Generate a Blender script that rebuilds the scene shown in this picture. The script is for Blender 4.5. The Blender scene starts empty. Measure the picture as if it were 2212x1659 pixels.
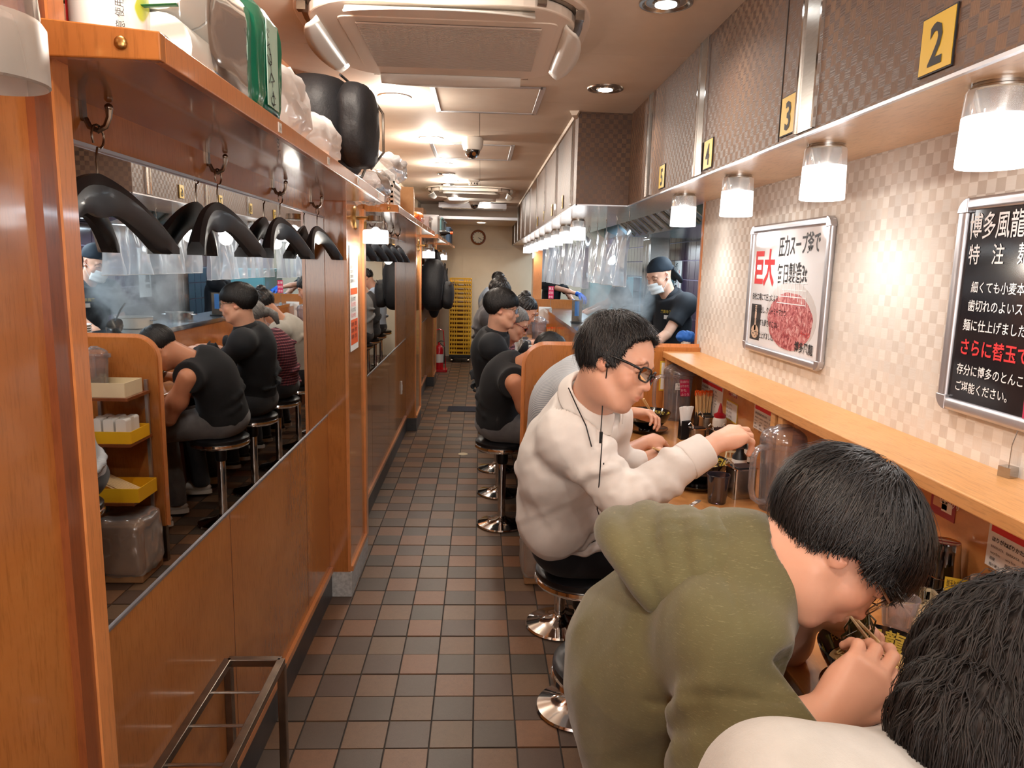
import bpy, math, random
import numpy as np
from mathutils import Vector, Matrix
from math import pi, sin, cos, radians

# ------------------------------------------------------------ camera, world, lights, exposure
SC = bpy.context.scene
COL = SC.collection
CH = 1.623
FPX, PCX, PCY = 1558.7, 1106.0, 829.5
_p, _y, _r = 0.16226762, 0.04659685, 0.02324726
FW = np.array([sin(_y)*cos(_p), cos(_y)*cos(_p), -sin(_p)])
_rt = np.array([cos(_y), -sin(_y), 0.0]); _up = np.cross(_rt, FW)
RT = _rt*cos(_r)+_up*sin(_r); UP = -_rt*sin(_r)+_up*cos(_r)
cam_data = bpy.data.cameras.new('camera'); cam = bpy.data.objects.new('camera', cam_data); COL.objects.link(cam)
cam_data.sensor_width = 36.0; cam_data.lens = 36.0*FPX/2212.0; cam_data.clip_start = 0.03; cam_data.clip_end = 60
cam.matrix_world = Matrix(((RT[0], UP[0], -FW[0], 0), (RT[1], UP[1], -FW[1], 0), (RT[2], UP[2], -FW[2], CH), (0, 0, 0, 1)))
SC.camera = cam
W_ = bpy.data.worlds.new('world'); SC.world = W_; W_.use_nodes = True
W_.node_tree.nodes['Background'].inputs[0].default_value = (1, 0.95, 0.9, 1)
W_.node_tree.nodes['Background'].inputs[1].default_value = 0.25
SC.view_settings.view_transform = 'Standard'; SC.view_settings.look = 'None'
SC.view_settings.gamma = 1.0; SC.view_settings.use_curve_mapping = False
SC.view_settings.exposure = 0.36
SC.cycles.use_denoising = True
SC.cycles.max_bounces = 8; SC.cycles.transparent_max_bounces = 16
SC.cycles.sample_clamp_indirect = 3.0
SC.cycles.caustics_reflective = False; SC.cycles.caustics_refractive = False
SC.cycles.volume_step_rate = 2.0

def light(name, kind, loc, power, color, size=0.1, rot=(0, 0, 0), spot=None, size_y=None, blend=0.5):
    l = bpy.data.lights.new(name, kind); l.energy = power; l.color = color
    if kind == 'AREA':
        l.size = size
        if size_y: l.shape = 'RECTANGLE'; l.size_y = size_y
    else: l.shadow_soft_size = size
    if kind == 'SPOT': l.spot_size = spot; l.spot_blend = blend
    o = bpy.data.objects.new(name, l); o.location = loc; o.rotation_euler = rot; COL.objects.link(o); return o
WARM = (1.0, 0.90, 0.79); NEUT = (1.0, 0.92, 0.84); COOL = (0.72, 0.88, 1.0)
ZC, ZS, XW, XV, XB, YB, ZK = 2.50, 1.98, 1.18, 0.85, 0.545, 4.28, 0.85   # ceiling, soffit, right wall, valance, box face, box start, counter
XL, XP = -0.71, -0.614                                                  # left mirror wall, left pillars
LAMPS = [(0.965, 0.66), (0.965, 1.38), (0.965, 2.07), (0.965, 2.77), (0.965, 3.50)] + [(0.73, 5.55+0.76*k) for k in range(9)]
DOWN = [(-0.47, 4.05, 1), (0.60, 3.72, 0), (0.60, 2.54, 0), (-0.36, 5.3, 1), (-0.34, 6.6, 1), (-0.33, 7.9, 1), (-0.33, 9.3, 1), (0.05, 10.4, 1), (-0.55, 1.0, 1), (0.1, 0.2, 1), (-0.45, 2.3, 1)]
for i, (x, y, b) in enumerate(DOWN):
    light('downlight_lamp', 'POINT' if b else 'SPOT', (x, y, ZC-(0.05 if b else 0.012)), 19 if b else 32, WARM if b else NEUT, 0.04, (0, 0, 0), radians(140), blend=0.8)
for i, (x, y) in enumerate(LAMPS):
    light('counter_lamp_light', 'SPOT', (x, y, ZS-0.165), 4.6, (1.0, 0.97, 0.94), 0.055, (0, 0, 0), radians(168), blend=1.0)
    light('counter_lamp_glow', 'POINT', (x, y, ZS-0.185), 0.9, (1.0, 0.97, 0.94), 0.055)
for y in (5.0, 7.2, 9.6, 11.8):
    light('kitchen_tube_light', 'AREA', (1.66, y, 1.90 if y < 8 else 2.28), 22, COOL, 0.25, (0, 0, 0), size_y=1.3)
light('far_fill_lamp', 'SPOT', (0.0, 11.9, 2.27), 32, WARM, 0.05, (0, 0, 0), radians(150), blend=0.8)  # added to brighten the dim far end, its fitting is invented too
# added fill light behind the camera, without a fitting, to lift the ceiling
light('front_fill_light', 'AREA', (0.1, -1.15, 1.75), 30, (1.0, 0.96, 0.92), 1.6, (radians(104), 0, 0), size_y=0.9)
# ------------------------------------------------------------ helpers
def at(px, py, ax, val):
    d = FW+(px-PCX)/FPX*RT-(py-PCY)/FPX*UP
    i = 'xyz'.index(ax); o = np.array([0, 0, CH]); return tuple(o+d*((val-o[i])/d[i]))
def V(px, py, t):
    return np.array([0, 0, CH])+(FW+(px-PCX)/FPX*RT-(py-PCY)/FPX*UP)*t
def nrm(v): v = np.asarray(v, float); return v/np.linalg.norm(v)
def srgb(r, g, b):
    f = lambda c: (c/255)/12.92 if c/255 <= 0.04045 else ((c/255+0.055)/1.055)**2.4
    return (f(r), f(g), f(b), 1)

def mat(name, col, rough=0.5, metal=0.0, coat=0.0, trans=0.0, ior=1.45, emit=None, estr=0.0, alpha=1.0, sheen=0.0, spec=None, sss=0.0):
    m = bpy.data.materials.new(name); m.use_nodes = True
    b = m.node_tree.nodes['Principled BSDF']
    b.inputs['Base Color'].default_value = col; b.inputs['Roughness'].default_value = rough
    b.inputs['Metallic'].default_value = metal; b.inputs['Coat Weight'].default_value = coat; b.inputs['Coat Roughness'].default_value = 0.08
    b.inputs['Transmission Weight'].default_value = trans; b.inputs['IOR'].default_value = ior; b.inputs['Alpha'].default_value = alpha
    b.inputs['Sheen Weight'].default_value = sheen
    if spec is not None: b.inputs['Specular IOR Level'].default_value = spec
    if sss: b.inputs['Subsurface Weight'].default_value = sss; b.inputs['Subsurface Radius'].default_value = (0.012, 0.005, 0.003); b.inputs['Subsurface Scale'].default_value = 1.0
    if emit: b.inputs['Emission Color'].default_value = emit; b.inputs['Emission Strength'].default_value = estr
    return m
class NT:
    """tiny node helper on a material"""
    def __init__(s, m): s.m = m; s.t = m.node_tree; s.b = s.t.nodes['Principled BSDF']
    def n(s, kind, **kw):
        nd = s.t.nodes.new('ShaderNode'+kind)
        for k, v in kw.items():
            if k.startswith('_'): setattr(nd, k[1:], v)
            else:
                key = int(k[1:]) if k[0] == 'i' and k[1:].isdigit() else k.replace('_', ' ')
                if hasattr(v, 'is_output'): s.t.links.new(v, nd.inputs[key])
                else: nd.inputs[key].default_value = v
        return nd
    def link(s, a, b): s.t.links.new(a, s.b.inputs[b])
    def co(s, world, scale=(1, 1, 1), rot=(0, 0, 0)):
        src = s.n('NewGeometry').outputs['Position'] if world else s.n('TexCoord').outputs['Object']
        return s.n('Mapping', Vector=src, Scale=scale, Rotation=rot).outputs[0]
    def ramp(s, fac, stops):
        r = s.n('ValToRGB', Fac=fac); e = r.color_ramp.elements
        while len(e) < len(stops): e.new(0.5)
        for i, (p, c) in enumerate(stops): e[i].position = p; e[i].color = c
        return r.outputs[0]
    def mix(s, fac, a, b, mode='MIX'):
        nd = s.n('Mix', _data_type='RGBA', _blend_type=mode)
        for i, v in ((0, fac), (6, a), (7, b)):
            if hasattr(v, 'is_output'): s.t.links.new(v, nd.inputs[i])
            else: nd.inputs[i].default_value = v
        return nd.outputs[2]
    def noise(s, vec, scale, detail=3, rough=0.6, dist=0.0):
        return s.n('TexNoise', Vector=vec, Scale=scale, Detail=detail, Roughness=rough, Distortion=dist).outputs[0]
    def math(s, op, a, b=0.0):
        nd = s.n('Math', _operation=op)
        for i, v in ((0, a), (1, b)):
            if hasattr(v, 'is_output'): s.t.links.new(v, nd.inputs[i])
            else: nd.inputs[i].default_value = v
        return nd.outputs[0]
    def bump(s, h, strength=0.2, dist=0.01):
        s.link(s.n('Bump', Height=h, Strength=strength, Distance=dist).outputs[0], 'Normal')
def mottled(name, c1, c2, scale=4, rough=0.4, bump=0.0, world=False, stretch=(1, 1, 1), detail=4, **kw):
    m = mat(name, c1, rough, **kw); t = NT(m); v = t.co(world, stretch)
    n = t.noise(v, scale, detail); t.link(t.ramp(n, [(0.3, c1), (0.72, c2)]), 'Base Color')
    if bump: t.bump(n, bump, 0.01)
    return m
def veneer(name, c1, c2, c3, rough=0.22, coat=0.5, grain=(60, 60, 6), blot=2.2):
    m = mat(name, c1, rough, coat=coat); t = NT(m)
    v = t.co(True); big = t.noise(v, blot, 5, 0.62, 0.6)
    g = t.noise(t.co(True, grain), 3.0, 4, 0.65)
    a = t.ramp(big, [(0.28, c1), (0.55, c2), (0.8, c3)])
    fl = t.ramp(g, [(0.33, (0.62, 0.62, 0.62, 1)), (0.5, (1, 1, 1, 1))])
    t.link(t.mix(0.55, a, fl, 'MULTIPLY'), 'Base Color'); t.bump(g, 0.03, 0.002)
    return m
M = {}
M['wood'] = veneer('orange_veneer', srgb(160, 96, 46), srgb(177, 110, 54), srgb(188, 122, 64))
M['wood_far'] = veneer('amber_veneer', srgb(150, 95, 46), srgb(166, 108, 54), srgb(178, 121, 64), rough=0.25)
M['trim'] = veneer('trim_wood', srgb(198, 122, 66), srgb(208, 134, 78), srgb(216, 146, 90), rough=0.3)
M['dark_trim'] = veneer('dark_trim', srgb(118, 62, 34), srgb(132, 72, 40), srgb(140, 80, 46), rough=0.3)
M['counter'] = veneer('counter_wood', srgb(186, 122, 68), srgb(200, 138, 80), srgb(208, 150, 92), rough=0.28, grain=(8, 3, 8), blot=5)
M['ledge'] = veneer('ledge_wood', srgb(200, 142, 84), srgb(212, 156, 98), srgb(218, 166, 108), rough=0.4, coat=0.2, grain=(70, 5, 70), blot=3)
M['soffit'] = veneer('soffit_wood', srgb(196, 158, 116), srgb(214, 178, 138), srgb(224, 190, 152), rough=0.3, coat=0.3, grain=(30, 6, 30))
M['edge'] = mat('dark_edge', srgb(86, 44, 30), 0.3, coat=0.4)
M['ceiling'] = mottled('ceiling_board', srgb(222, 210, 196), srgb(204, 190, 174), 1.6, 0.7, 0.0, True, detail=5)
M['ceil_seam'] = mat('ceiling_seam', srgb(120, 104, 92), 0.8)
M['cream_wall'] = mottled('cream_wall', srgb(226, 210, 184), srgb(216, 198, 170), 2, 0.6, 0, True)
def checker(name, a, b, size, rough, fib, bump=0.15):
    m = mat(name, a, rough, spec=0.25 if rough > 0.6 else 0.5); t = NT(m); v = t.co(True)
    sc = t.n('VectorMath', _operation='SCALE', Vector=v, Scale=1/size).outputs[0]
    off = t.n('VectorMath', _operation='ADD', i0=sc, i1=(0.31, 0.27, 0.37)).outputs[0]
    ck = t.n('TexChecker', Vector=off, Scale=1.0, Color1=(1, 1, 1, 1), Color2=(0, 0, 0, 1))
    cell = t.n('TexWhiteNoise', Vector=t.n('VectorMath', _operation='FLOOR', Vector=off).outputs[0]).outputs[0]
    f1 = t.noise(t.co(True, (20, 20, 260)), 1.0, 2); f2 = t.noise(t.co(True, (260, 260, 20)), 1.0, 2)
    fb = t.mix(ck.outputs[1], f1, f2)
    patch = t.ramp(t.noise(v, 2.3, 2), [(0.35, (0.25, 0.25, 0.25, 1)), (0.6, (1, 1, 1, 1))])
    col = t.mix(t.math('MULTIPLY', ck.outputs[1], patch), a, b)
    col = t.mix(t.math('MULTIPLY', cell, 0.14), col, (0.02, 0.015, 0.01, 1))
    col = t.mix(t.math('MULTIPLY', fb, fib), col, (0.02, 0.01, 0.01, 1))
    t.link(col, 'Base Color'); t.bump(fb, bump, 0.003)
    t.link(t.math('ADD', t.math('MULTIPLY', ck.outputs[1], 0.16), rough), 'Roughness')
    return m
M['wallpaper'] = checker('cream_checker_paper', srgb(229, 222, 213), srgb(208, 195, 182), 0.0315, 0.62, 0.08)
M['brownpaper'] = checker('brown_checker_paper', srgb(86, 62, 48), srgb(120, 90, 66), 0.026, 0.42, 0.30, 0.3)
def tile_mat():
    m = mat('quarry_tile', (0.2, 0.1, 0.06, 1), 0.42); t = NT(m); v = t.co(True)
    q = t.n('VectorMath', _operation='ADD', i0=v, i1=(0.301+15, -2.229+15, 5.0)).outputs[0]
    q = t.n('VectorMath', _operation='SCALE', Vector=q, Scale=1/0.15).outputs[0]
    fl = t.n('VectorMath', _operation='FLOOR', Vector=q).outputs[0]
    s = t.n('SeparateXYZ', Vector=fl)
    par = t.math('MODULO', t.math('ADD', s.outputs[0], s.outputs[1]), 2.0)
    cc = t.n('CombineXYZ', X=s.outputs[0], Y=s.outputs[1], Z=0.0).outputs[0]
    wn = t.n('TexWhiteNoise', Vector=cc)
    light_c = t.ramp(wn.outputs[0], [(0.0, srgb(116, 92, 70)), (0.5, srgb(128, 96, 70)), (1.0, srgb(140, 98, 70))])
    dark_c = t.ramp(wn.outputs[0], [(0.0, srgb(84, 74, 64)), (0.5, srgb(92, 76, 64)), (1.0, srgb(94, 72, 60))])
    c = t.mix(par, dark_c, light_c)
    n = t.noise(v, 46, 4, 0.7); sp = t.noise(v, 420, 2, 0.6)
    c = t.mix(t.math('MULTIPLY', n, 0.35), c, srgb(52, 40, 34))
    c = t.mix(t.ramp(sp, [(0.60, (0, 0, 0, 1)), (0.72, (0.7, 0.7, 0.7, 1))]), c, srgb(56, 40, 34))
    t.link(c, 'Base Color'); t.bump(sp, 0.12, 0.002)
    return m
M['tile'] = tile_mat()
M['grout'] = mottled('floor_grout', srgb(58, 50, 44), srgb(44, 38, 34), 30, 0.8, 0, True)
M['base'] = mottled('dark_baseboard', srgb(74, 70, 70), srgb(56, 54, 56), 12, 0.4, 0, True)
M['scuffed'] = mottled('scuffed_white', srgb(206, 206, 204), srgb(160, 160, 160), 60, 0.4, 0.1, True)
M['mirror'] = mat('mirror_silver', (0.86, 0.88, 0.88, 1), 0.012, 1.0)
M['steel'] = mottled('brushed_steel', srgb(190, 188, 184), srgb(168, 166, 162), 30, 0.24, 0.0, False, (1, 1, 12), metal=1.0)
M['dark_steel'] = mottled('bronzed_steel', srgb(150, 136, 122), srgb(118, 106, 96), 24, 0.25, 0.0, False, metal=1.0)
M['chrome'] = mat('chrome', (0.8, 0.8, 0.8, 1), 0.08, 1.0)
M['alu'] = mottled('aluminium', srgb(196, 196, 200), srgb(180, 180, 186), 8, 0.32, 0.0, False, metal=0.85)
M['brass'] = mat('aged_brass', srgb(176, 140, 86), 0.3, 1.0)
M['black'] = mat('black_plastic', srgb(22, 22, 24), 0.35)
M['black_gloss'] = mat('black_lacquer', srgb(14, 13, 14), 0.12, coat=0.6)
M['seat'] = mottled('black_vinyl', srgb(30, 30, 33), srgb(20, 20, 22), 30, 0.32, 0.05)
M['white_plastic'] = mat('white_plastic', srgb(226, 222, 214), 0.35)
M['ac'] = mat('air_unit_plastic', srgb(222, 208, 194), 0.45)
M['ac_grille'] = mat('air_grille_grey', srgb(196, 182, 170), 0.5)
M['dark'] = mat('dark_gap', srgb(40, 34, 32), 0.7)
M['paper'] = mat('white_paper', srgb(232, 230, 226), 0.5)
M['ink'] = mat('black_ink', srgb(24, 24, 28), 0.6)
M['red_ink'] = mat('red_ink', srgb(214, 48, 52), 0.6)
M['white_ink'] = mat('white_ink', srgb(236, 236, 236), 0.6)
M['gold_ink'] = mat('gold_ink', srgb(176, 150, 52), 0.4)
M['magenta'] = mat('magenta_print', srgb(186, 32, 78), 0.35)
M['yellow_card'] = mat('yellow_plate', srgb(206, 170, 48), 0.4)
M['orange'] = mat('orange_print', srgb(226, 92, 30), 0.5)
M['lamp_frost'] = mat('frosted_glass_lit', (0.95, 0.97, 1, 1), 0.5, trans=0.3, emit=(1.0, 0.98, 0.96, 1), estr=0.85)
M['lamp_core'] = mat('lamp_bulb', (1, 1, 1, 1), 0.5, emit=(1, 0.98, 0.94, 1), estr=5.0)
M['lamp_off'] = mat('frosted_glass_unlit', srgb(176, 170, 162), 0.45, trans=0.55, alpha=0.92)
def clear(name, tint=(1, 1, 1, 1), a=0.12, rough=0.05, haze=0.0, hazecol=(0.9, 0.92, 0.95, 1), fb=0.35):
    """thin clear sheet: mostly transparent, with a glossy skin and a little haze"""
    m = bpy.data.materials.new(name); m.use_nodes = True; t = m.node_tree; t.nodes.clear()
    out = t.nodes.new('ShaderNodeOutputMaterial'); tr = t.nodes.new('ShaderNodeBsdfTransparent'); gl = t.nodes.new('ShaderNodeBsdfGlossy')
    fr = t.nodes.new('ShaderNodeLayerWeight'); fr.inputs[0].default_value = fb
    mx = t.nodes.new('ShaderNodeMixShader'); tr.inputs[0].default_value = tint; gl.inputs['Roughness'].default_value = rough
    ad = t.nodes.new('ShaderNodeMath'); ad.operation = 'ADD'; ad.use_clamp = True; ad.inputs[1].default_value = a
    t.links.new(fr.outputs['Fresnel'], ad.inputs[0]); t.links.new(ad.outputs[0], mx.inputs[0])
    t.links.new(tr.outputs[0], mx.inputs[1]); t.links.new(gl.outputs[0], mx.inputs[2])
    last = mx
    if haze:
        df = t.nodes.new('ShaderNodeBsdfDiffuse'); df.inputs[0].default_value = hazecol
        tl = t.nodes.new('ShaderNodeBsdfTranslucent'); tl.inputs[0].default_value = hazecol
        m2 = t.nodes.new('ShaderNodeMixShader'); m2.inputs[0].default_value = 0.5
        t.links.new(df.outputs[0], m2.inputs[1]); t.links.new(tl.outputs[0], m2.inputs[2])
        m3 = t.nodes.new('ShaderNodeMixShader'); m3.inputs[0].default_value = haze
        t.links.new(mx.outputs[0], m3.inputs[1]); t.links.new(m2.outputs[0], m3.inputs[2]); last = m3
    t.links.new(last.outputs[0], out.inputs[0]); return m
M['glass'] = clear('clear_glass', a=0.05, rough=0.02, fb=0.2)
M['lamp_glass'] = clear('pale_lamp_glass', a=0.08, rough=0.05, haze=0.25, hazecol=(0.95, 0.95, 0.95, 1), fb=0.2)
M['smoke_glass'] = clear('smoked_tumbler', (0.40, 0.36, 0.44, 1), 0.08, 0.05, 0.08, (0.3, 0.28, 0.34, 1))
M['dark_cup'] = clear('dark_smoked_cup', (0.16, 0.12, 0.12, 1), 0.08, 0.08, 0.10, (0.06, 0.04, 0.04, 1))
M['pitcher'] = clear('cloudy_clear_plastic', (0.90, 0.87, 0.88, 1), 0.10, 0.10, 0.15, (0.84, 0.80, 0.82, 1), 0.2)
M['bag'] = clear('thin_clear_film', (0.97, 0.97, 0.97, 1), 0.16, 0.10, 0.26, (0.85, 0.85, 0.87, 1), 0.2)
M['whitebag'] = clear('white_poly_bag', (0.9, 0.9, 0.9, 1), 0.12, 0.14, 0.72, (0.88, 0.87, 0.86, 1))
M['curtain'] = clear('clear_vinyl_curtain', (0.93, 0.95, 0.97, 1), 0.16, 0.10, 0.36, (0.86, 0.89, 0.92, 1))

class MB:
    """collects shapes, builds ONE mesh object"""
    def __init__(s): s.v = []; s.f = []; s.n = 0; s.mi = []; s.cur = 0
    def add(s, v, f):
        v = np.asarray(v, float).reshape(-1, 3); s.v.append(v)
        for q in f: s.f.append([int(i)+s.n for i in q]); s.mi.append(s.cur)
        s.n += len(v); return s
    def box(s, lo, hi, R=None, c=None):
        x0, y0, z0 = lo; x1, y1, z1 = hi
        v = np.array([(x0, y0, z0), (x1, y0, z0), (x1, y1, z0), (x0, y1, z0), (x0, y0, z1), (x1, y0, z1), (x1, y1, z1), (x0, y1, z1)], float)
        if R is not None: v = v@np.asarray(R).T
        if c is not None: v = v+np.asarray(c)
        return s.add(v, [(0, 3, 2, 1), (4, 5, 6, 7), (0, 1, 5, 4), (1, 2, 6, 5), (2, 3, 7, 6), (3, 0, 4, 7)])
    def cbox(s, c, sz, R=None):
        h = np.array(sz)/2; return s.box(-h, h, R, c)
    def rbox(s, c, sz, r=0.01, R=None, seg=3, axis=2):
        """box with four rounded edges along axis"""
        a, b = [i for i in range(3) if i != axis]
        pts = []
        ha, hb = sz[a]/2-r, sz[b]/2-r
        for cx, cy, a0 in ((ha, hb, 0), (-ha, hb, pi/2), (-ha, -hb, pi), (ha, -hb, 1.5*pi)):
            for i in range(seg+1):
                t = a0+i*pi/2/seg; pts.append((cx+r*cos(t), cy+r*sin(t)))
        return s.prism(pts, -sz[axis]/2, sz[axis]/2, axis, R, c)
    def prism(s, pts, h0, h1, axis=2, R=None, c=None):
        a, b = [i for i in range(3) if i != axis]; n = len(pts); v = np.zeros((2*n, 3))
        for i, p in enumerate(pts):
            v[i, a], v[i, b], v[i, axis] = p[0], p[1], h0; v[n+i] = v[i]; v[n+i, axis] = h1
        if R is not None: v = v@np.asarray(R).T
        if c is not None: v = v+np.asarray(c)
        f = [(i, (i+1) % n, n+(i+1) % n, n+i) for i in range(n)]+[tuple(range(n))[::-1], tuple(range(n, 2*n))]
        return s.add(v, f)
    def cyl(s, a, b, r, r2=None, n=16, cap=True):
        return s.tube([a, b], [r, r if r2 is None else r2], n, cap)
    def tube(s, path, r, n=8, cap=True, flat=1.0):
        P = np.asarray(path, float); m = len(P); r = np.full(m, r) if np.isscalar(r) else np.asarray(r, float)
        T = np.gradient(P, axis=0) if m > 2 else np.array([P[1]-P[0]]*2); T /= np.maximum(np.linalg.norm(T, axis=1, keepdims=True), 1e-9)
        u = np.cross(T[0], (0, 0, 1.0));
        if np.linalg.norm(u) < 0.1: u = np.cross(T[0], (0, 1.0, 0))
        u = u/np.linalg.norm(u); rings = []
        for i in range(m):
            u = u-T[i]*np.dot(u, T[i]); u /= np.linalg.norm(u); w = np.cross(T[i], u)
            a = np.arange(n)*2*pi/n
            rings.append(P[i]+r[i]*(np.cos(a)[:, None]*u+flat*np.sin(a)[:, None]*w))
        f = [(i*n+j, i*n+(j+1) % n, (i+1)*n+(j+1) % n, (i+1)*n+j) for i in range(m-1) for j in range(n)]
        if cap: f += [tuple(range(n))[::-1], tuple(range((m-1)*n, m*n))]
        return s.add(np.concatenate(rings), f)
    def lathe(s, prof, c=(0, 0, 0), n=24, R=None, cap=False):
        m = len(prof); v = []
        for r, z in prof:
            for j in range(n):
                a = 2*pi*j/n; v.append((r*cos(a), r*sin(a), z))
        v = np.array(v)
        if R is not None: v = v@np.asarray(R).T
        f = [(i*n+j, i*n+(j+1) % n, (i+1)*n+(j+1) % n, (i+1)*n+j) for i in range(m-1) for j in range(n)]
        if cap: f += [tuple(range(n))[::-1], tuple(range((m-1)*n, m*n))]
        return s.add(v+np.asarray(c), f)
    def grid(s, P):
        """P: (a,b,3) points"""
        a, b, _ = P.shape
        return s.add(P.reshape(-1, 3), [(i*b+j, i*b+j+1, (i+1)*b+j+1, (i+1)*b+j) for i in range(a-1) for j in range(b-1)])
    def ell(s, c, r, n=12, m=8, R=None):
        prof = [(max(sin(pi*i/m), 1e-4), -cos(pi*i/m)) for i in range(m+1)]
        t = MB(); t.lathe(prof, n=n); v = t.v[0]*np.asarray(r)
        if R is not None: v = v@np.asarray(R).T
        return s.add(v+np.asarray(c), t.f)
    def build(s, name, m, parent=None, smooth=False, bevel=0.0, solid=0.0, sub=0, loc=None):
        me = bpy.data.meshes.new(name)
        v = np.concatenate(s.v) if s.v else np.zeros((0, 3))
        me.from_pydata(v.tolist(), [], s.f); me.update()
        for x in (m if isinstance(m, (list, tuple)) else [m]): me.materials.append(x)
        if isinstance(m, (list, tuple)): me.polygons.foreach_set('material_index', s.mi)
        if smooth:
            me.polygons.foreach_set('use_smooth', [True]*len(me.polygons))
            if smooth != 'all': me.set_sharp_from_angle(angle=radians(40))
        o = bpy.data.objects.new(name, me); COL.objects.link(o)
        if parent is not None: o.parent = parent
        if loc is not None: o.location = loc
        if solid: q = o.modifiers.new('solid', 'SOLIDIFY'); q.thickness = solid; q.offset = 0
        if bevel: q = o.modifiers.new('bevel', 'BEVEL'); q.width = bevel; q.segments = 2; q.limit_method = 'ANGLE'; q.angle_limit = radians(50)
        if sub: q = o.modifiers.new('sub', 'SUBSURF'); q.levels = sub; q.render_levels = sub
        return o
def tag(o, label=None, cat=None, group=None, kind=None):
    if label: o['label'] = label
    if cat: o['category'] = cat
    if group: o['group'] = group
    if kind: o['kind'] = kind
    return o
def thing(name, label, cat, loc=(0, 0, 0), rz=0.0, group=None):
    o = bpy.data.objects.new(name, None); o.empty_display_size = 0.05; COL.objects.link(o)
    o.location = loc; o.rotation_euler = (0, 0, rz); return tag(o, label, cat, group)
def struct(name, mb, m, parent=None, **kw):
    o = mb.build(name, m, parent, **kw)
    if parent is None: o['kind'] = 'structure'
    return o
def copy_tree(o, loc=None, rz=None, label=None, group=None, parent=None):
    c = o.copy(); COL.objects.link(c)
    if parent is not None: c.parent = parent
    if loc is not None: c.location = loc
    if rz is not None: c.rotation_euler = (0, 0, rz)
    if label: c['label'] = label
    if group: c['group'] = group
    for ch in list(o.children): copy_tree(ch, parent=c)
    return c
def Rz(a): return np.array([[cos(a), -sin(a), 0], [sin(a), cos(a), 0], [0, 0, 1.0]])
def Rx(a): return np.array([[1.0, 0, 0], [0, cos(a), -sin(a)], [0, sin(a), cos(a)]])
def Ry(a): return np.array([[cos(a), 0, sin(a)], [0, 1.0, 0], [-sin(a), 0, cos(a)]])
def M4(R, t=(0, 0, 0)):
    m = Matrix.Identity(4)
    for i in range(3):
        for j in range(3): m[i][j] = float(R[i][j])
        m[i][3] = float(t[i])
    return m
_txt = {}
def text(s, size, origin, right, up, m, parent, name='lettering', align='LEFT', bold=0.0, xscale=1.0, lift=0.0008, wrap=None):
    """flat lettering as a mesh; origin = baseline start, right/up unit directions"""
    key = (s, align, round(bold, 4), wrap is None)
    if key not in _txt:
        c = bpy.data.curves.new('t', 'FONT'); c.body = s; c.size = 1.0; c.align_x = align; c.resolution_u = 2; c.offset = bold
        c.fill_mode = 'FRONT'; o = bpy.data.objects.new('t', c); COL.objects.link(o)
        dg = bpy.context.evaluated_depsgraph_get(); me = bpy.data.meshes.new_from_object(o.evaluated_get(dg)); me.name = 'lettering'
        bpy.data.objects.remove(o); n = len(me.vertices); co = np.zeros(n*3); me.vertices.foreach_get('co', co)
        _txt[key] = (co.reshape(-1, 3), [tuple(p.vertices) for p in me.polygons]); bpy.data.meshes.remove(me)
    v, f = _txt[key]
    right = nrm(right); up = nrm(up); nn = np.cross(right, up)
    P = np.asarray(origin)+nn*lift+size*(v[:, :1]*xscale*right+v[:, 1:2]*up)
    if wrap is not None: P = wrap(P)
    b = MB(); b.add(P, f); return b.build(name, m, parent)
# ------------------------------------------------------------ structure
Y0, Y1 = -1.4, 12.9
fl = struct('floor', MB().box((-1.1, Y0, -0.06), (2.3, Y1+0.1, -0.006)), M['grout'])
tb = MB().box((0.003, 0.003, -0.008), (0.147, 0.147, 0.0)); tm = None; rest = MB(); kk = 0
for j in range(-24, 72):
    for i in range(-3, 12):
        x, y = -0.301+0.15*i, 2.229+0.15*j
        if x > 1.15: continue
        if i < 5 and -2 <= j < 35:
            if tm is None:
                o = tb.build('floor_tile', M['tile'], fl, bevel=0.0); tm = o.data; o.location = (x, y, 0)
            else:
                o = bpy.data.objects.new('floor_tile', tm); COL.objects.link(o); o.parent = fl; o.location = (x, y, 0.0012*math.sin(12.9*i+78.2*j)-0.0008)
        else: rest.box((x+0.003, y+0.003, -0.008), (x+0.147, y+0.147, 0))
tag(rest.build('distant_floor_tiles', M['tile'], fl), kind='stuff')

# ceiling: slab with separate boards
ce = struct('ceiling', MB().box((-1.1, Y0, ZC), (2.3, 11.0, ZC+0.08)), M['ceil_seam'])
xs = [-0.905, -0.02, 0.865]; ys = [Y0+0.91*k for k in range(15)]
for a, b in zip(xs[:-1], xs[1:]):
    for c, d in zip(ys[:-1], ys[1:]):
        if c > 10.95: continue
        MB().box((a+0.0015, c+0.0015, ZC-0.004), (b-0.0015, min(d, 11.0)-0.0015, ZC+0.01)).build('ceiling_board', M['ceiling'], ce)
struct('ceiling', MB().box((-1.1, 11.0, 2.30), (0.7, Y1+0.1, 2.5)), M['ceiling'])
struct('trim_1', MB().box((-0.905, 10.985, 2.29), (0.56, 11.0, 2.33)), M['alu'])
struct('wall_back', MB().box((-1.1, Y1, 0), (2.3, Y1+0.1, 2.5)), M['cream_wall'])
struct('trim_2', MB().box((-0.9, Y1-0.02, 1.905), (0.9, Y1+0.01, 1.93)), M['cream_wall'])
struct('trim_3', MB().box((-0.32, Y1-0.008, 0.0), (-0.30, Y1+0.01, 1.905)).box((0.28, Y1-0.008, 0.0), (0.30, Y1+0.01, 1.905)), M['cream_wall'])
struct('wall_front', MB().box((-1.1, Y0-0.1, 0), (2.3, Y0, 2.5)), M['cream_wall'])

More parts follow.
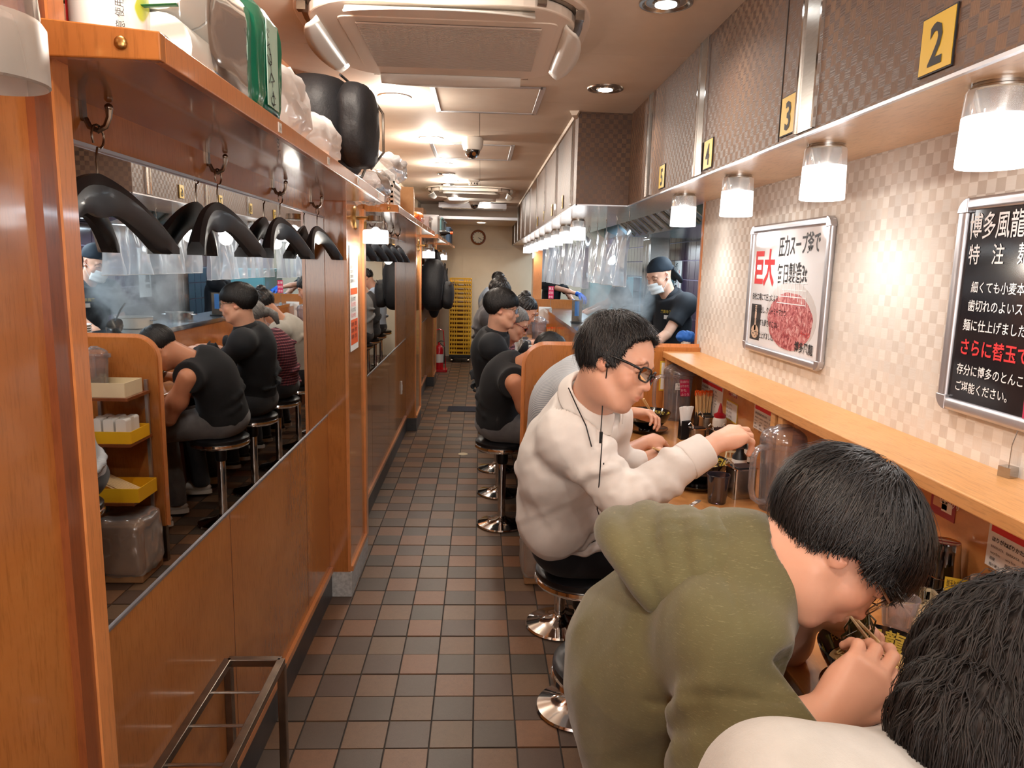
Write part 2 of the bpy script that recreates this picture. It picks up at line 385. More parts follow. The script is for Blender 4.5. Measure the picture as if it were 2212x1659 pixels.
# left wall
secs = [(1.12, 3.37), (3.87, 6.97), (7.52, 9.62), (10.10, Y1)]
ZM0, ZM1, ZSH = 0.905, 1.822, 1.893
wl = struct('wall_left', MB().box((-1.1, Y0, 0), (-0.905, Y1, ZC)), M['wood'])
for k, (a, b) in enumerate(secs):
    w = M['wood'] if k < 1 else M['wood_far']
    MB().box((-0.905, a, 0), (XL, b, ZM0)).build('lower_panel', w, wl)
    MB().box((-0.905, a, ZM0), (XL-0.006, b, ZM1)).build('mirror_backing', w, wl)
    MB().box((-0.905, a, ZM1), (XL, b, ZSH)).build('hook_band', w, wl)
    m = thing('wall_mirror', ['long wall mirror nearest the camera reflecting the counter and diners', 'second wall mirror down the aisle with a cream reflection', 'third wall mirror behind the hanging black coats', 'farthest wall mirror beside the yellow crate stack'][k], 'mirror', (XL, a, ZM0), group='wall mirrors on the left')
    MB().box((-0.005, 0.006, 0.004), (-0.0012, b-a-0.006, ZM1-ZM0-0.004)).build('mirror_glass', M['mirror'], m)
    MB().box((-0.005, 0, 0), (0.003, b-a, 0.006)).box((-0.005, 0, ZM1-ZM0-0.006), (0.003, b-a, ZM1-ZM0)).build('mirror_edging', M['alu'], m)
    struct('baseboard_left', MB().box((XL-0.02, a, 0), (XL+0.008, b, 0.125)), M['base'])
    struct('trim_4', MB().box((XL-0.02, a, 0.125), (XL+0.014, b, 0.150)), M['trim'])
    for q in range(1, int((b-a)/0.9)+1):
        if a+0.9*q < b-0.2: MB().box((XL-0.001, a+0.9*q, 0.15), (XL+0.0006, a+0.9*q+0.002, ZM0)).build('panel_joint', M['edge'], wl)
pil = [(Y0, 1.12), (3.37, 3.87), (6.97, 7.52), (9.62, 10.10)]
for k, (a, b) in enumerate(pil):
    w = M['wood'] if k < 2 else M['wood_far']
    p = struct('wall_left_pillar', MB().box((-0.905, a, 0), (XP, b, ZC if k == 0 else ZSH+0.02)), w)
    if k == 0:
        MB().box((XP-0.02, b-0.075, 0), (XP+0.012, b-0.035, ZC)).build('dark_strip', M['dark_trim'], p)
        MB().box((XP-0.02, b-0.035, 0), (XP+0.016, b+0.006, ZC)).build('edge_trim', M['trim'], p)
    else:
        MB().box((XP-0.01, a-0.004, 0.13), (XP+0.004, a+0.012, ZSH)).build('edge_trim', M['trim'], p)
        MB().box((XP-0.02, b-0.05, 0.13), (XP+0.012, b+0.005, ZSH)).build('edge_trim', M['trim'], p)
        MB().box((-0.72, a-0.008, 0), (XP+0.008, b+0.004, 0.125)).build('pillar_baseboard', M['scuffed'] if k == 1 else M['base'], p)
        MB().box((XP-0.004, a+0.01, 0.125), (XP+0.013, b-0.03, 0.15)).build('pillar_ledge', M['trim'], p)
        MB().box((-0.905, a+0.30, ZSH+0.02), (-0.775, b+0.32, 2.36 if k > 1 else ZC)).build('upper_box', w, p)
struct('wall_left_upper', MB().box((-0.905, 3.62, ZSH), (-0.895, 10.98, ZC)), M['cream_wall'])
struct('trim_5', MB().box((-0.906, Y0, 2.47), (-0.885, 3.62, 2.5)).box((-0.906, 3.60, ZSH), (-0.885, 3.63, 2.5)), M['trim'])

# right wall, ledge, valance, soffit
wr = struct('wall_right', MB().box((XW, Y0, 0), (XW+0.1, 3.87, ZS+0.02)), M['wallpaper'])
MB().box((XW-0.008, Y0, 0.0), (XW, 3.79, 1.16)).build('wainscot', M['counter'], wr)
MB().box((XW-0.006, 3.862, 1.2), (XW+0.106, 3.886, ZS)).build('end_trim', M['trim'], wr)
vb = struct('wall_right_valance', MB().box((XV, Y0, ZS+0.004), (XV+0.08, YB-0.001, ZC)), M['brownpaper'])
bx = struct('wall_right_box', MB().prism([(XB, YB), (XV+0.08, YB), (XV+0.08, YB+0.06), (XB+0.08, YB+0.06), (XB+0.08, Y1), (XB, Y1)], ZS+0.004, ZC), M['brownpaper'])
struct('trim_6', MB().box((XV-0.003, Y0, ZS-0.002), (XV+0.008, YB, ZS+0.005)).box((XB-0.003, YB-0.003, ZS-0.002), (XB+0.008, Y1, ZS+0.005)).box((XB, YB-0.003, ZS-0.002), (XV, YB+0.008, ZS+0.005)), M['alu'])
struct('soffit', MB().box((XV+0.001, Y0, ZS-0.001), (XW+0.02, YB, ZS+0.0035)).box((XB+0.001, YB, ZS-0.001), (1.12, Y1, ZS+0.0035)), M['soffit'])
def vstrip(x, y, w, par):
    s = MB().box((x-0.004, y, ZS+0.012), (x+0.002, y+w, ZC)).build('steel_strip', M['steel'], par)
    MB().box((x-0.009, y-0.006, ZS+0.012), (x+0.002, y+0.004, ZC)).build('strip_edge', M['chrome'], s)
    MB().box((x-0.009, y+w-0.004, ZS+0.012), (x+0.002, y+w+0.006, ZC)).build('strip_edge', M['chrome'], s)
for y in (0.98, 1.90, 2.85, 3.72): vstrip(XV, y, 0.105, vb)
for k in range(9): vstrip(XB, 4.45+0.93*k, 0.05, bx)
MB().box((XV-0.002, 2.125, ZS+0.012), (XV+0.001, 2.129, ZC)).build('seam', M['dark'], vb)
struct('trim_7', MB().tube([(XB-0.004, YB+0.0, ZC-0.006), (XB-0.004, 11, ZC-0.006)], 0.016, 6).tube([(XB-0.03, YB-0.03, ZC-0.005), (XB-0.004, YB+0.06, ZC-0.008)], 0.028, 6), M['ceiling'])

# kitchen shell
wk = struct('wall_kitchen', MB().box((2.2, 3.7, 0), (2.3, Y1, ZC)), M['grout'])
M['purple_tile'] = mottled('purple_wall_tile', srgb(42, 22, 44), srgb(56, 30, 58), 9, 0.14, 0, True, coat=0.6)
M['tile_joint'] = mat('pale_tile_joint', srgb(132, 120, 140), 0.6); wk.data.materials[0] = M['tile_joint']
kt = MB().box((-0.006, 0.005, 0.005), (0, 0.195, 0.195)); km = None
for j in range(34):
    for i in range(7):
        if km is None: o = kt.build('wall_tile', M['purple_tile'], wk); km = o.data
        else: o = bpy.data.objects.new('wall_tile', km); COL.objects.link(o); o.parent = wk
        o.location = (2.2, 5.2+0.2*j, 0.72+0.2*i)
struct('wall_kitchen_upper', MB().box((2.17, 3.9, 2.12), (2.2, Y1, 2.4)), mat('blue_steel_wall', srgb(120, 150, 170), 0.3, 0.6))
struct('wall_kitchen_near', MB().box((1.28, 3.78, 0), (2.2, 3.86, ZC)), M['cream_wall'])
struct('ceiling_kitchen', MB().box((1.1, 3.87, 2.36), (2.2, Y1, 2.4)), mat('kitchen_ceiling', srgb(190, 200, 205), 0.5))
# ------------------------------------------------------------ ceiling fittings
def superell(rx, ry, p=4.5, n=48):
    out = []
    for i in range(n):
        a = 2*pi*i/n; c, s_ = cos(a), sin(a)
        out.append((rx*abs(c)**(2/p)*(1 if c >= 0 else -1), ry*abs(s_)**(2/p)*(1 if s_ >= 0 else -1)))
    return out
def air_unit(loc, label, full=True):
    t = thing('air_conditioner', label, 'air conditioner', loc, group='ceiling air conditioners')
    MB().prism(superell(0.53, 0.54, 3.4), -0.014, 0.0).build('frame', M['ac'], t, bevel=0.003)
    MB().prism(superell(0.505, 0.515, 3.4), -0.016, -0.0135).build('air_gap', M['dark_steel'], t)
    # inner body with concave sides where the louvres open
    pts = []
    for i in range(96):
        a = 2*pi*i/96; c, s_ = cos(a), sin(a); r = (abs(c/0.492)**3.2+abs(s_/0.502)**3.2)**(-1/3.2)
        d = min(abs((a % (pi/2))-0), abs((a % (pi/2))-pi/2)); r -= 0.045*max(0, 1-(d/0.62)**2)**1.2
        pts.append((r*c, r*s_))
    MB().prism(pts, -0.05, -0.016).build('body_panel', M['ac'], t, bevel=0.006)
    g = MB().rbox((0.02, 0.0, -0.0515), (0.76, 0.64, 0.006), 0.03).build('intake_panel', M['ac'], t, bevel=0.002)
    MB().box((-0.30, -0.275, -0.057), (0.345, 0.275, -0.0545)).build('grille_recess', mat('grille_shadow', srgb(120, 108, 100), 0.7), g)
    b = MB()
    for k in range(46): b.box((-0.30, -0.274+0.012*k, -0.062), (0.345, -0.2675+0.012*k, -0.056))
    for k in range(5): b.box((-0.302+0.161*k, -0.275, -0.0605), (-0.298+0.161*k, 0.275, -0.0565))
    tag(b.build('grille_slats', M['ac_grille'], g), kind='stuff')
    for k in range(4):
        a = k*pi/2; n = 14; P = np.zeros((n, 4, 3))
        for i in range(n):
            u = -1+2*i/(n-1); L = 0.31*u; wd = 0.085*math.sqrt(max(0.02, 1-0.82*u*u))
            for j in range(4):
                w = j/3.0; P[i, j] = (0.425+wd*w, L, -0.052-0.045*w+0.015*w*w)
        R = Rz(a); MB().grid(P@R.T).build('louvre', M['white_plastic'], t, smooth=True, solid=0.006)
        for sg in (-1, 1):
            c = R@np.array([0.47, sg*0.33, -0.03]); MB().cbox(c, (0.03, 0.03, 0.03), R).build('louvre_hinge', M['dark_steel'], t)
    if full: text('Panasonic', 0.022, (-0.04, -0.285, -0.0512), (-1, 0, 0), (0, 1, 0), M['ink'], t, 'brand_lettering', 'CENTER') if False else text('Panasonic', 0.02, (0.0, -0.30, -0.0502), (1, 0, 0), (0, -1, 0), M['ink'], t, 'maker_lettering', 'CENTER', lift=0.001)
    return t
air_unit((-0.145, 2.96, ZC), 'large white cassette air conditioner in ceiling right above the aisle near the camera')
air_unit((-0.13, 8.9, ZC), 'small looking cassette air conditioner far down the aisle ceiling', False)
M['downlight_on'] = mat('downlight_glow', (1, 1, 1, 1), 0.5, emit=(1, 0.93, 0.80, 1), estr=6)
M['gimbal_on'] = mat('gimbal_glow', (1, 1, 1, 1), 0.5, emit=(1, 0.98, 0.94, 1), estr=9)
def downlight(x, y, big, label):
    t = thing('downlight', label, 'ceiling light', (x, y, ZC-0.004), group='recessed ceiling downlights')
    r = 0.075 if big else 0.078
    MB().lathe([(r+0.012, 0.0), (r+0.010, -0.006), (r, -0.007), (r-0.008, 0.0), (r-0.012, 0.004)], n=32).build('ring', M['white_plastic'] if big else M['steel'], t, smooth=True)
    if big: MB().prism([(cos(a)*(r-0.011), sin(a)*(r-0.011)) for a in np.arange(28)*2*pi/28], -0.003, 0.0).build('light_panel', M['downlight_on'], t)
    else:
        MB().lathe([(r-0.012, -0.001), (0.045, -0.002), (0.042, -0.008), (0.034, -0.008)], n=28).build('gimbal', M['steel'], t, smooth=True)
        MB().prism([(cos(a)*0.036, sin(a)*0.036) for a in np.arange(24)*2*pi/24], -0.010, -0.006).build('bulb', M['gimbal_on'], t)
    return t
DL = ['round warm downlight just past the big air conditioner, left of aisle', 'swivelling spot downlight to the right of the first ceiling hatch', 'swivelling spot downlight at the top edge of the picture above the numbered panels',
      'round downlight left of the dome camera', 'round downlight second past the dome camera', 'round downlight third past the dome camera', 'round downlight farthest in the left row', 'round downlight beyond the far air unit', 'round downlight above the near shelf behind the camera', 'round downlight over the camera', 'round downlight above the wall shelf']
for (x, y, b), l in zip(DOWN, DL):
    if y > 3 or (x, y) == (0.60, 2.54): downlight(x, y, b, l)
for px, py in ((964, 374), (965, 397), (1000, 452)):
    p = at(px, py, 'z', ZC); 
    if p[1] < 10.9: downlight(p[0], p[1], 0, {964: 'small spot downlight between the round ones past the dome camera', 965: 'faint far spot downlight near the smoke detector', 1000: 'farthest spot downlight before the far air unit'}[px])
def hatch(x0, y0, x1, y1, label):
    t = thing('ceiling_hatch', label, 'hatch', ((x0+x1)/2, (y0+y1)/2, ZC-0.004), group='ceiling access hatches'); w, h = (x1-x0)/2, (y1-y0)/2
    MB().box((-w, -h, -0.002), (w, h, 0.003)).build('hatch_board', M['ceiling'], t)
    b = MB()
    for s_ in (-1, 1):
        b.box((s_*w-0.014, -h-0.012, -0.006), (s_*w+0.014, h+0.012, 0)); b.box((-w, s_*h-0.012, -0.006), (w, s_*h+0.012, 0))
    b.build('hatch_frame', M['alu'], t, bevel=0.002)
a_, b_ = at(948, 237, 'z', ZC), at(1182, 188, 'z', ZC)
hatch(a_[0], b_[1], b_[0]-0.02, a_[1], 'square aluminium-framed hatch in ceiling behind the big air conditioner')
a_, b_ = at(945, 340, 'z', ZC), at(1108, 313, 'z', ZC)
hatch(a_[0], b_[1], b_[0], a_[1], 'square framed ceiling hatch behind the dome camera')
def dome(px, py, label):
    p = at(px, py, 'z', ZC); t = thing('security_camera', label, 'security camera', (p[0], p[1], ZC), group='dome cameras')
    MB().lathe([(0.072, 0), (0.076, -0.02), (0.074, -0.05), (0.062, -0.085), (0.056, -0.088)], n=28, cap=True).build('housing', M['white_plastic'], t, smooth=True)
    MB().ell((0, 0, -0.088), (0.054, 0.054, 0.056), 24, 12).build('dome', mat('dark_dome', srgb(16, 14, 18), 0.05, coat=1), t, smooth='all')
    MB().cyl((0.01, -0.04, -0.11), (0.012, -0.056, -0.118), 0.014).build('lens', M['chrome'], t)
dome(1021, 297, 'white dome security camera hanging from ceiling over the aisle')
dome(1025, 428, 'second small dome camera farther down, before the far air unit')
p = at(1022, 388, 'z', ZC); t = thing('smoke_detector', 'small white round smoke detector on ceiling past the dome camera', 'smoke detector', (p[0], p[1], ZC))
MB().lathe([(0.07, 0), (0.07, -0.015), (0.05, -0.03), (0.045, -0.055), (0.03, -0.06), (0.001, -0.06)], n=20).build('shell', M['white_plastic'], t, smooth=True)
b = MB()
for k in range(10): b.cbox((0.046*cos(k*0.628), 0.046*sin(k*0.628), -0.042), (0.008, 0.008, 0.016), Rz(k*0.628))
b.build('vents', M['dark'], t)
p = at(985, 432, 'z', ZC); t = thing('ceiling_vent', 'round white ceiling lamp cover near the far air unit', 'vent', (p[0], p[1], ZC))
MB().lathe([(0.17, 0), (0.17, -0.02), (0.12, -0.045), (0.001, -0.05)], n=24).build('cover', M['white_plastic'], t, smooth=True)
t = thing('downlight', 'small made-up downlight added on the low far ceiling above the crates', 'ceiling light', (0.0, 11.9, 2.296), group='recessed ceiling downlights')  # fitting made up to go with the added far lamp
MB().lathe([(0.08, 0.0), (0.078, -0.006), (0.066, -0.002)], n=28).build('ring', M['white_plastic'], t, smooth=True); MB().prism([(cos(a)*0.066, sin(a)*0.066) for a in np.arange(24)*2*pi/24], -0.003, 0.0).build('light_panel', M['downlight_on'], t)
# far grille unit on the low ceiling
t = thing('air_duct_grille', 'grey metal duct grille across the far end of the ceiling', 'vent', (-0.15, 10.6, ZC))
MB().box((-0.45, -0.2, -0.09), (0.5, 0.2, -0.02)).build('duct', M['alu'], t)
for k in range(5): MB().box((-0.4, -0.18+0.08*k, -0.1), (0.45, -0.15+0.08*k, -0.09)).build('fin', M['dark_steel'], t)
# ------------------------------------------------------------ counter lamps
def counter_lamp(x, y, label):
    t = thing('counter_lamp', label, 'lamp', (x, y, ZS), group='glass lamps over the counter')
    MB().lathe([(0.048, 0), (0.048, -0.006), (0.052, -0.008), (0.052, -0.012)], n=28).build('mounting_plate', M['steel'], t, smooth=True)
    MB().lathe([(0.054, -0.012), (0.056, -0.016), (0.0585, -0.062)], n=32).build('clear_collar', M['lamp_glass'], t, smooth=True)
    MB().lathe([(0.046, -0.014), (0.032, -0.055), (0.030, -0.075)], n=24).build('reflector', M['steel'], t, smooth=True)
    MB().lathe([(0.0585, -0.060), (0.061, -0.15), (0.059, -0.152), (0.056, -0.063)], n=32).build('frosted_shade', M['lamp_frost'], t, smooth=True)
    MB().ell((0, 0, -0.118), (0.035, 0.035, 0.03), 16, 10).build('bulb', M['lamp_core'], t, smooth='all')
    return t
LL = ['in the top right corner beside plate 2, largest of the row', None, None]
for i, (x, y) in enumerate(LAMPS):
    if i < 5: lab = ['frosted glass counter lamp just beyond the right picture edge', 'largest frosted glass counter lamp, at the top right by plate 2', 'frosted glass counter lamp hanging between plates 2 and 3 at the poster', 'frosted glass counter lamp below plate 3, above the poster', 'frosted glass counter lamp at the kitchen opening corner below plate 5'][i]
    else: lab = 'frosted glass counter lamp over the kitchen counter, '+['first of the far row beside the corner', 'second of the far row', 'third of the far row', 'fourth of the far row', 'fifth of the far row', 'sixth of the far row', 'seventh of the far row', 'eighth of the far row', 'very last of the far row'][i-5]
    counter_lamp(x, y, lab)
# number plates
for n_, y in (('2', 1.40), ('3', 2.06), ('4', 2.78), ('5', 3.48)):
    t = thing('number_plate', {'2': 'largest yellow plate, numeral 2, at the top right', '3': 'yellow plate with numeral 3 just left of a wide steel strip', '4': 'yellow plate with numeral 4 on the valance', '5': 'smallest yellow plate on the near valance, numeral 5'}[n_], 'sign', (XV-0.001, y, ZS+0.07), group='yellow seat number plates')
    MB().box((-0.003, -0.052, -0.05), (0, 0.052, 0.058)).build('plate', M['ink'], t)
    MB().box((-0.004, -0.049, -0.047), (-0.002, 0.049, 0.055)).build('face', M['yellow_card'], t)
    text(n_, 0.105, (-0.0042, 0, -0.034), (0, -1, 0), (0, 0, 1), M['ink'], t, 'numeral', 'CENTER', bold=0.022, xscale=0.85)
for k, n_ in enumerate('6789'):
    t = thing('number_plate', 'tiny yellow plate far down the brown box, '+['nearest of the four', 'second of the four', 'third of the four', 'farthest of the four'][k], 'sign', (XB-0.005, 4.95+0.72*k, ZS+0.07), group='yellow seat number plates')
    MB().box((-0.003, -0.035, -0.04), (0, 0.035, 0.045)).build('plate', M['yellow_card'], t)
    text(n_, 0.08, (-0.0042, 0, -0.028), (0, -1, 0), (0, 0, 1), M['ink'], t, 'numeral', 'CENTER', bold=0.02)
# clock
t = thing('wall_clock', 'round brown-rimmed clock on back wall above the beam', 'clock', (-0.05, Y1-0.02, 2.10))
b = MB(); ring = [(0.115*cos(a), 0, 0.115*sin(a)) for a in np.linspace(0, 2*pi, 33)]; b.tube(ring, 0.018, 8); b.build('rim', M['dark_trim'], t, smooth=True)
MB().cyl((0, 0.01, 0), (0, 0.018, 0), 0.11, n=32).build('dial', mat('clock_dial', srgb(228, 220, 196), 0.5), t)
b = MB()
for k in range(12):
    a = k*pi/6; R = Ry(-a); b.cbox(R@np.array([0, 0.006, 0.09]), (0.008, 0.004, 0.022), R)
b.build('hour_marks', M['ink'], t)
MB().cbox((0.022, 0.004, -0.018), (0.06, 0.003, 0.007), Ry(0.6)).build('hour_hand', M['ink'], t)
MB().cbox((0.035, 0.002, -0.02), (0.085, 0.003, 0.004), Ry(0.5)).build('minute_hand', M['ink'], t)

# ------------------------------------------------------------ left shelf, hooks, hangers, sconces
def shelf(a, b, label, end=True):
    t = thing('wall_shelf', label, 'shelf', (XL, a, ZSH), group='overhead luggage shelves')
    W = M['wood']; x0 = -0.905-XL; x1 = -0.45-XL; L = b-a
    MB().box((x0, 0.0, 0.0), (x1, L, 0.02)).build('board', W, t)
    MB().box((x1, -0.006, -0.008), (x1+0.016, L, 0.028)).build('fascia', M['trim'], t, bevel=0.002)
    MB().prism([(x0, -0.006), (x1+0.016, -0.008), (x1+0.016, 0.029), (0.05, 0.046), (x0, 0.046)], -0.022, -0.004, 1).build('end_bracket', W, t, bevel=0.002)
    MB().ell((x1-0.035, -0.024, 0.012), (0.009, 0.004, 0.009)).build('brass_cap', M['brass'], t, smooth='all')
    for k in range(int(L/0.5)):
        s_ = MB().box((x1+0.016, 0.55+0.5*k, 0.0), (x1+0.0172, 0.575+0.5*k, 0.02)).build('seat_sticker', M['paper'], t)
        text(str(16-k), 0.014, (x1+0.0175, 0.552+0.5*k, 0.004), (0, 1, 0), (0, 0, 1), M['ink'], s_, 'numeral')
    return t
shelf(1.07, 3.34, 'long orange wood shelf nearest the camera loaded with supplies and backpack')
shelf(3.92, 6.94, 'second orange wood shelf down the aisle with basket and cardboard box')
shelf(7.54, 9.60, 'third shelf down the aisle with clear bins and a dark bottle')
shelf(10.12, 12.2, 'farthest wall shelf above the yellow crates')
def hook():
    t = thing('coat_hook', 'x', 'hook')
    MB().rbox((0.003, 0, 0.012), (0.005, 0.016, 0.05), 0.006, axis=0).build('hook_plate', M['dark_steel'], t)
    q = [(0.006, 0, -0.008), (0.012, 0.0, -0.022), (0.024, 0.004, -0.028), (0.036, 0.008, -0.020), (0.042, 0.010, -0.004), (0.043, 0.010, 0.010)]
    MB().tube(q, [0.005, 0.0055, 0.0055, 0.005, 0.005, 0.0065], 8).build('hook_arm', M['dark_steel'], t, smooth=True)
    MB().ell((0.043, 0.010, 0.013), (0.0075, 0.0075, 0.0075), 10, 8).build('hook_tip', M['dark_steel'], t, smooth='all')
    return t
def hanger(pr=None):
    """moulded black coat hanger, shoulder line along local y, hanging from local origin (top of its wire hook)"""
    t = thing('coat_hanger', 'x', 'hanger')
    wire = [(0, 0.010+0.020*cos(a), -0.020+0.020*sin(a)) for a in np.linspace(pi+0.7, -pi/2-0.2, 14)]
    wire += [(0, 0.004, -0.045), (0, 0.0, -0.06), (0, 0, -0.088)]
    MB().tube(wire, 0.0022, 6).build('wire_hook', M['dark_steel'], t, smooth=True)
    n = 25; P = np.zeros((n, 9, 3))
    for i in range(n):
        u = -1+2*i/(n-1); au = abs(u); y = 0.205*u
        z = -0.088-0.022*au-0.085*au**2.2
        hw = 0.008+0.013*au**1.2; hh = 0.052+0.010*au+0.018*math.exp(-(u/0.16)**2); bow = 0.03*au*au
        for j in range(9):
            a = 2*pi*j/8+pi/8; sx, sz = [max(-1, min(1, 1.25*q)) for q in (cos(a), sin(a))]; P[i, j] = (bow+hw*sx, y, max(-0.222, z-hh*0.5+hh*0.55*sz))
    b = MB(); b.grid(P); b.add(P[0, :8], [tuple(range(8))]); b.add(P[-1, :8], [tuple(range(8))[::-1]])
    b.build('shoulder_bar', M['black_hanger'], t, smooth=True)
    return t
M['black_hanger'] = mat('black_moulded_plastic', srgb(22, 23, 27), 0.42, coat=0.1)
hk, hg = hook(), hanger(); fh = fg = True
def put_hook(y, label, hang=None, rz=0.0, group='coat hooks along the left wall'):
    global fh, fg
    if fh: o = hk; o.location = (XL, y, 1.872); o['group'] = group; fh = False
    else: o = copy_tree(hk, (XL, y, 1.872), group=group)
    o['label'] = label
    if hang:
        if fg: h = hg; fg = False
        else: h = copy_tree(hg)
        h.location = (XL+0.026, y-0.012, 1.866-0.018+0.005); h.rotation_euler = (0.0, 0, rz); h['label'] = hang; h['group'] = 'black coat hangers on the left wall'
ys = [1.37, 1.965, 2.555, 3.12]; names = ['nearest the camera', 'second from the camera', 'third from the camera', 'fourth, just before the pillar']
for y, n_, rz in zip(ys, names, (-0.02, -0.06, -0.08, -0.08)): put_hook(y, 'dark metal coat hook above near mirror, '+n_, 'black plastic coat hanger over the near mirror, '+n_, rz)
for k, y in enumerate((4.20, 4.68, 5.15, 5.62, 6.10)):
    w = ['first', 'second', 'third', 'fourth', 'fifth'][k]
    put_hook(y, 'coat hook above the second mirror, '+w+' past the pillar', 'black coat hanger over the second mirror, '+w+' past the pillar', -0.15)
for k, y in enumerate((7.9, 8.5, 9.1)): put_hook(y, 'coat hook above the third mirror, '+['holding the big black coat', 'holding the dark jacket', 'left empty'][k])
def sconce(y, z, lit, label):
    t = thing('wall_lamp', label, 'lamp', (XP, y, z))
    MB().lathe([(0.001, 0.012), (0.05, 0.012), (0.056, 0.006), (0.058, 0)], R=Ry(pi/2), n=28).build('backplate', M['brass'], t, smooth=True)
    MB().tube([(0.01, 0, 0), (0.06, 0, 0.0), (0.085, 0, 0.0)], 0.009, 8).build('arm', M['brass'], t, smooth=True)
    MB().lathe([(0.001, 0.012), (0.035, 0.012), (0.038, -0.012), (0.046, -0.016)], (0.10, 0, 0), n=24).build('cap', M['steel'] if lit else M['brass'], t, smooth=True)
    g = M['lamp_frost'] if lit else M['lamp_off']
    MB().lathe([(0.040, -0.014), (0.055, -0.018), (0.058, -0.055)], (0.10, 0, 0), n=32).build('clear_collar', M['glass'] if lit else M['pitcher'], t, smooth=True)
    MB().lathe([(0.058, -0.055), (0.0625, -0.062), (0.0625, -0.118), (0.060, -0.12), (0.059, -0.064)], (0.10, 0, 0), n=32).build('frosted_shade', g, t, smooth=True)
    if lit:
        MB().ell((0.10, 0, -0.075), (0.028, 0.028, 0.034)).build('bulb', M['lamp_core'], t, smooth='all')
        light('wall_lamp_light', 'POINT', (XP+0.10, y, z-0.15), 4.5, (1, 0.92, 0.8), 0.04)
sconce(0.80, 1.915, False, 'unlit frosted glass wall lamp in the top left corner')
sconce(3.62, 1.835, True, 'lit frosted glass wall lamp on the pillar after the near mirror')
sconce(7.25, 1.80, True, 'lit wall lamp on the second pillar beside the hanging black coat')
sconce(9.86, 1.80, True, 'lit wall lamp on the farthest pillar')
# papers on the pillar
t = thing('wall_poster', 'tall white and orange notice sheet on the pillar below the lit wall lamp', 'poster', (XP+0.002, 3.54, 1.20))
MB().box((0, -0.10, 0), (0.0012, 0.12, 0.50)).build('sheet', M['paper'], t)
b = MB().box((0.0013, -0.085, 0.03), (0.0018, 0.105, 0.15)).box((0.0013, -0.085, 0.27), (0.0018, 0.105, 0.30)); b.build('orange_block', M['orange'], t)
for k in range(7): text('営業時間のお知らせ', 0.0185, (0.0015, -0.085, 0.46-0.022*k), (0, 1, 0), (0, 0, 1), M['ink'], t)
for k in range(4):
    text('月火水木金', 0.026, (0.0015, -0.08, 0.24-0.026*k), (0, 1, 0), (0, 0, 1), M['red_ink'] if k % 2 else M['ink'], t)
for k in range(3): text('お客様へご案内', 0.022, (0.0019, -0.08, 0.12-0.03*k), (0, 1, 0), (0, 0, 1), M['ink'], t)
t = thing('wall_switch', 'small white switch plate low on second orange wall panel', 'switch', (XL+0.001, 6.55, 0.50))
MB().rbox((0.004, 0, 0), (0.008, 0.05, 0.12), 0.006, axis=0).build('plate', M['white_plastic'], t)
MB().cbox((0.009, 0, 0), (0.004, 0.02, 0.05)).build('rocker', M['paper'], t)
# luggage rack
t = thing('luggage_rack', 'low steel tube luggage rack standing by left wall in the bottom left corner', 'rack', (-0.625, 1.56, 0))
S_ = M['dark_steel']; hx, hy, hz, q = 0.075, 0.37, 0.505, 0.011
for s_ in (-1, 1):
    MB().box((s_*hx-q, -hy, hz-2*q), (s_*hx+q, hy, hz)).build('top_rail', S_, t, bevel=0.002)
    MB().box((-hx, s_*hy-q, hz-2*q), (hx, s_*hy+q, hz)).build('end_rail', S_, t, bevel=0.002)
    for r_ in (-1, 1):
        lg = MB().box((s_*hx-q, r_*hy-q, 0.02), (s_*hx+q, r_*hy+q, hz-2*q)).build('leg', S_, t, bevel=0.002)
        MB().cyl((s_*hx, r_*hy, 0), (s_*hx, r_*hy, 0.02), 0.012, n=12).build('rubber_foot', M['black'], lg)
for k in range(4): MB().tube([(-hx, hy-0.15-0.14*k, hz-0.012), (hx, hy-0.15-0.14*k, hz-0.012)], 0.004, 8).build('crossbar', M['steel'], t, smooth=True)
for r_ in (-1, 1): MB().tube([(-hx, r_*hy, 0.10), (hx, r_*hy, 0.10)], 0.008, 8).build('lower_bar', M['steel'], t, smooth=True)
for s_ in (-1, 1): MB().tube([(s_*hx, -hy, 0.10), (s_*hx, hy, 0.10)], 0.008, 8).build('lower_bar', M['steel'], t, smooth=True)
# ------------------------------------------------------------ counter, ledge, partition, stools
YP = 3.78
t = thing('dining_counter', 'orange wood dining counter along the cream wall in the foreground', 'counter', (0.614, Y0, ZK), group='wood dining counters')
MB().box((0, 0, -0.035), (XW-0.008-0.614, YP-Y0, 0)).build('worktop', M['counter'], t, bevel=0.004)
MB().box((-0.003, 0, -0.062), (0.02, YP-Y0, -0.035)).build('front_rail', M['edge'], t)
MB().box((0.22, 0, -ZK), (0.24, YP-Y0, -0.035)).build('front_panel', M['edge'], t)
MB().box((0.20, 0, -ZK), (0.26, YP-Y0, -ZK+0.1)).build('kick_plate', M['base'], t)
t = thing('wall_ledge', 'long light wood ledge on the cream wall over the counter', 'shelf', (0.975, Y0, 1.16))
LW = XW-0.975
MB().box((0, 0, 0), (LW, YP-Y0, 0.033)).build('ledge_board', M['ledge'], t, bevel=0.003)
for y in (2.27, 2.33, 0.9, YP-0.03): MB().box((0.012, y-Y0-0.018, -0.309), (0.050, y-Y0+0.018, 0)).build('ledge_post', M['ledge'], t)
t = thing('counter_partition', 'orange wood partition panel with rounded top corner between diners', 'partition', (0.245, YP, 0), group='counter partitions')
r = 0.11; PT = 1.215; pts = [(0, 0.20), (XW-0.245-0.002, 0.20), (XW-0.245-0.002, PT), (r, PT)]+[(r-r*sin(a), PT-r+r*cos(a)) for a in np.linspace(0, pi/2, 10)[1:]]
MB().prism(pts, 0, 0.036, 1).build('panel', M['wood'], t, bevel=0.002)
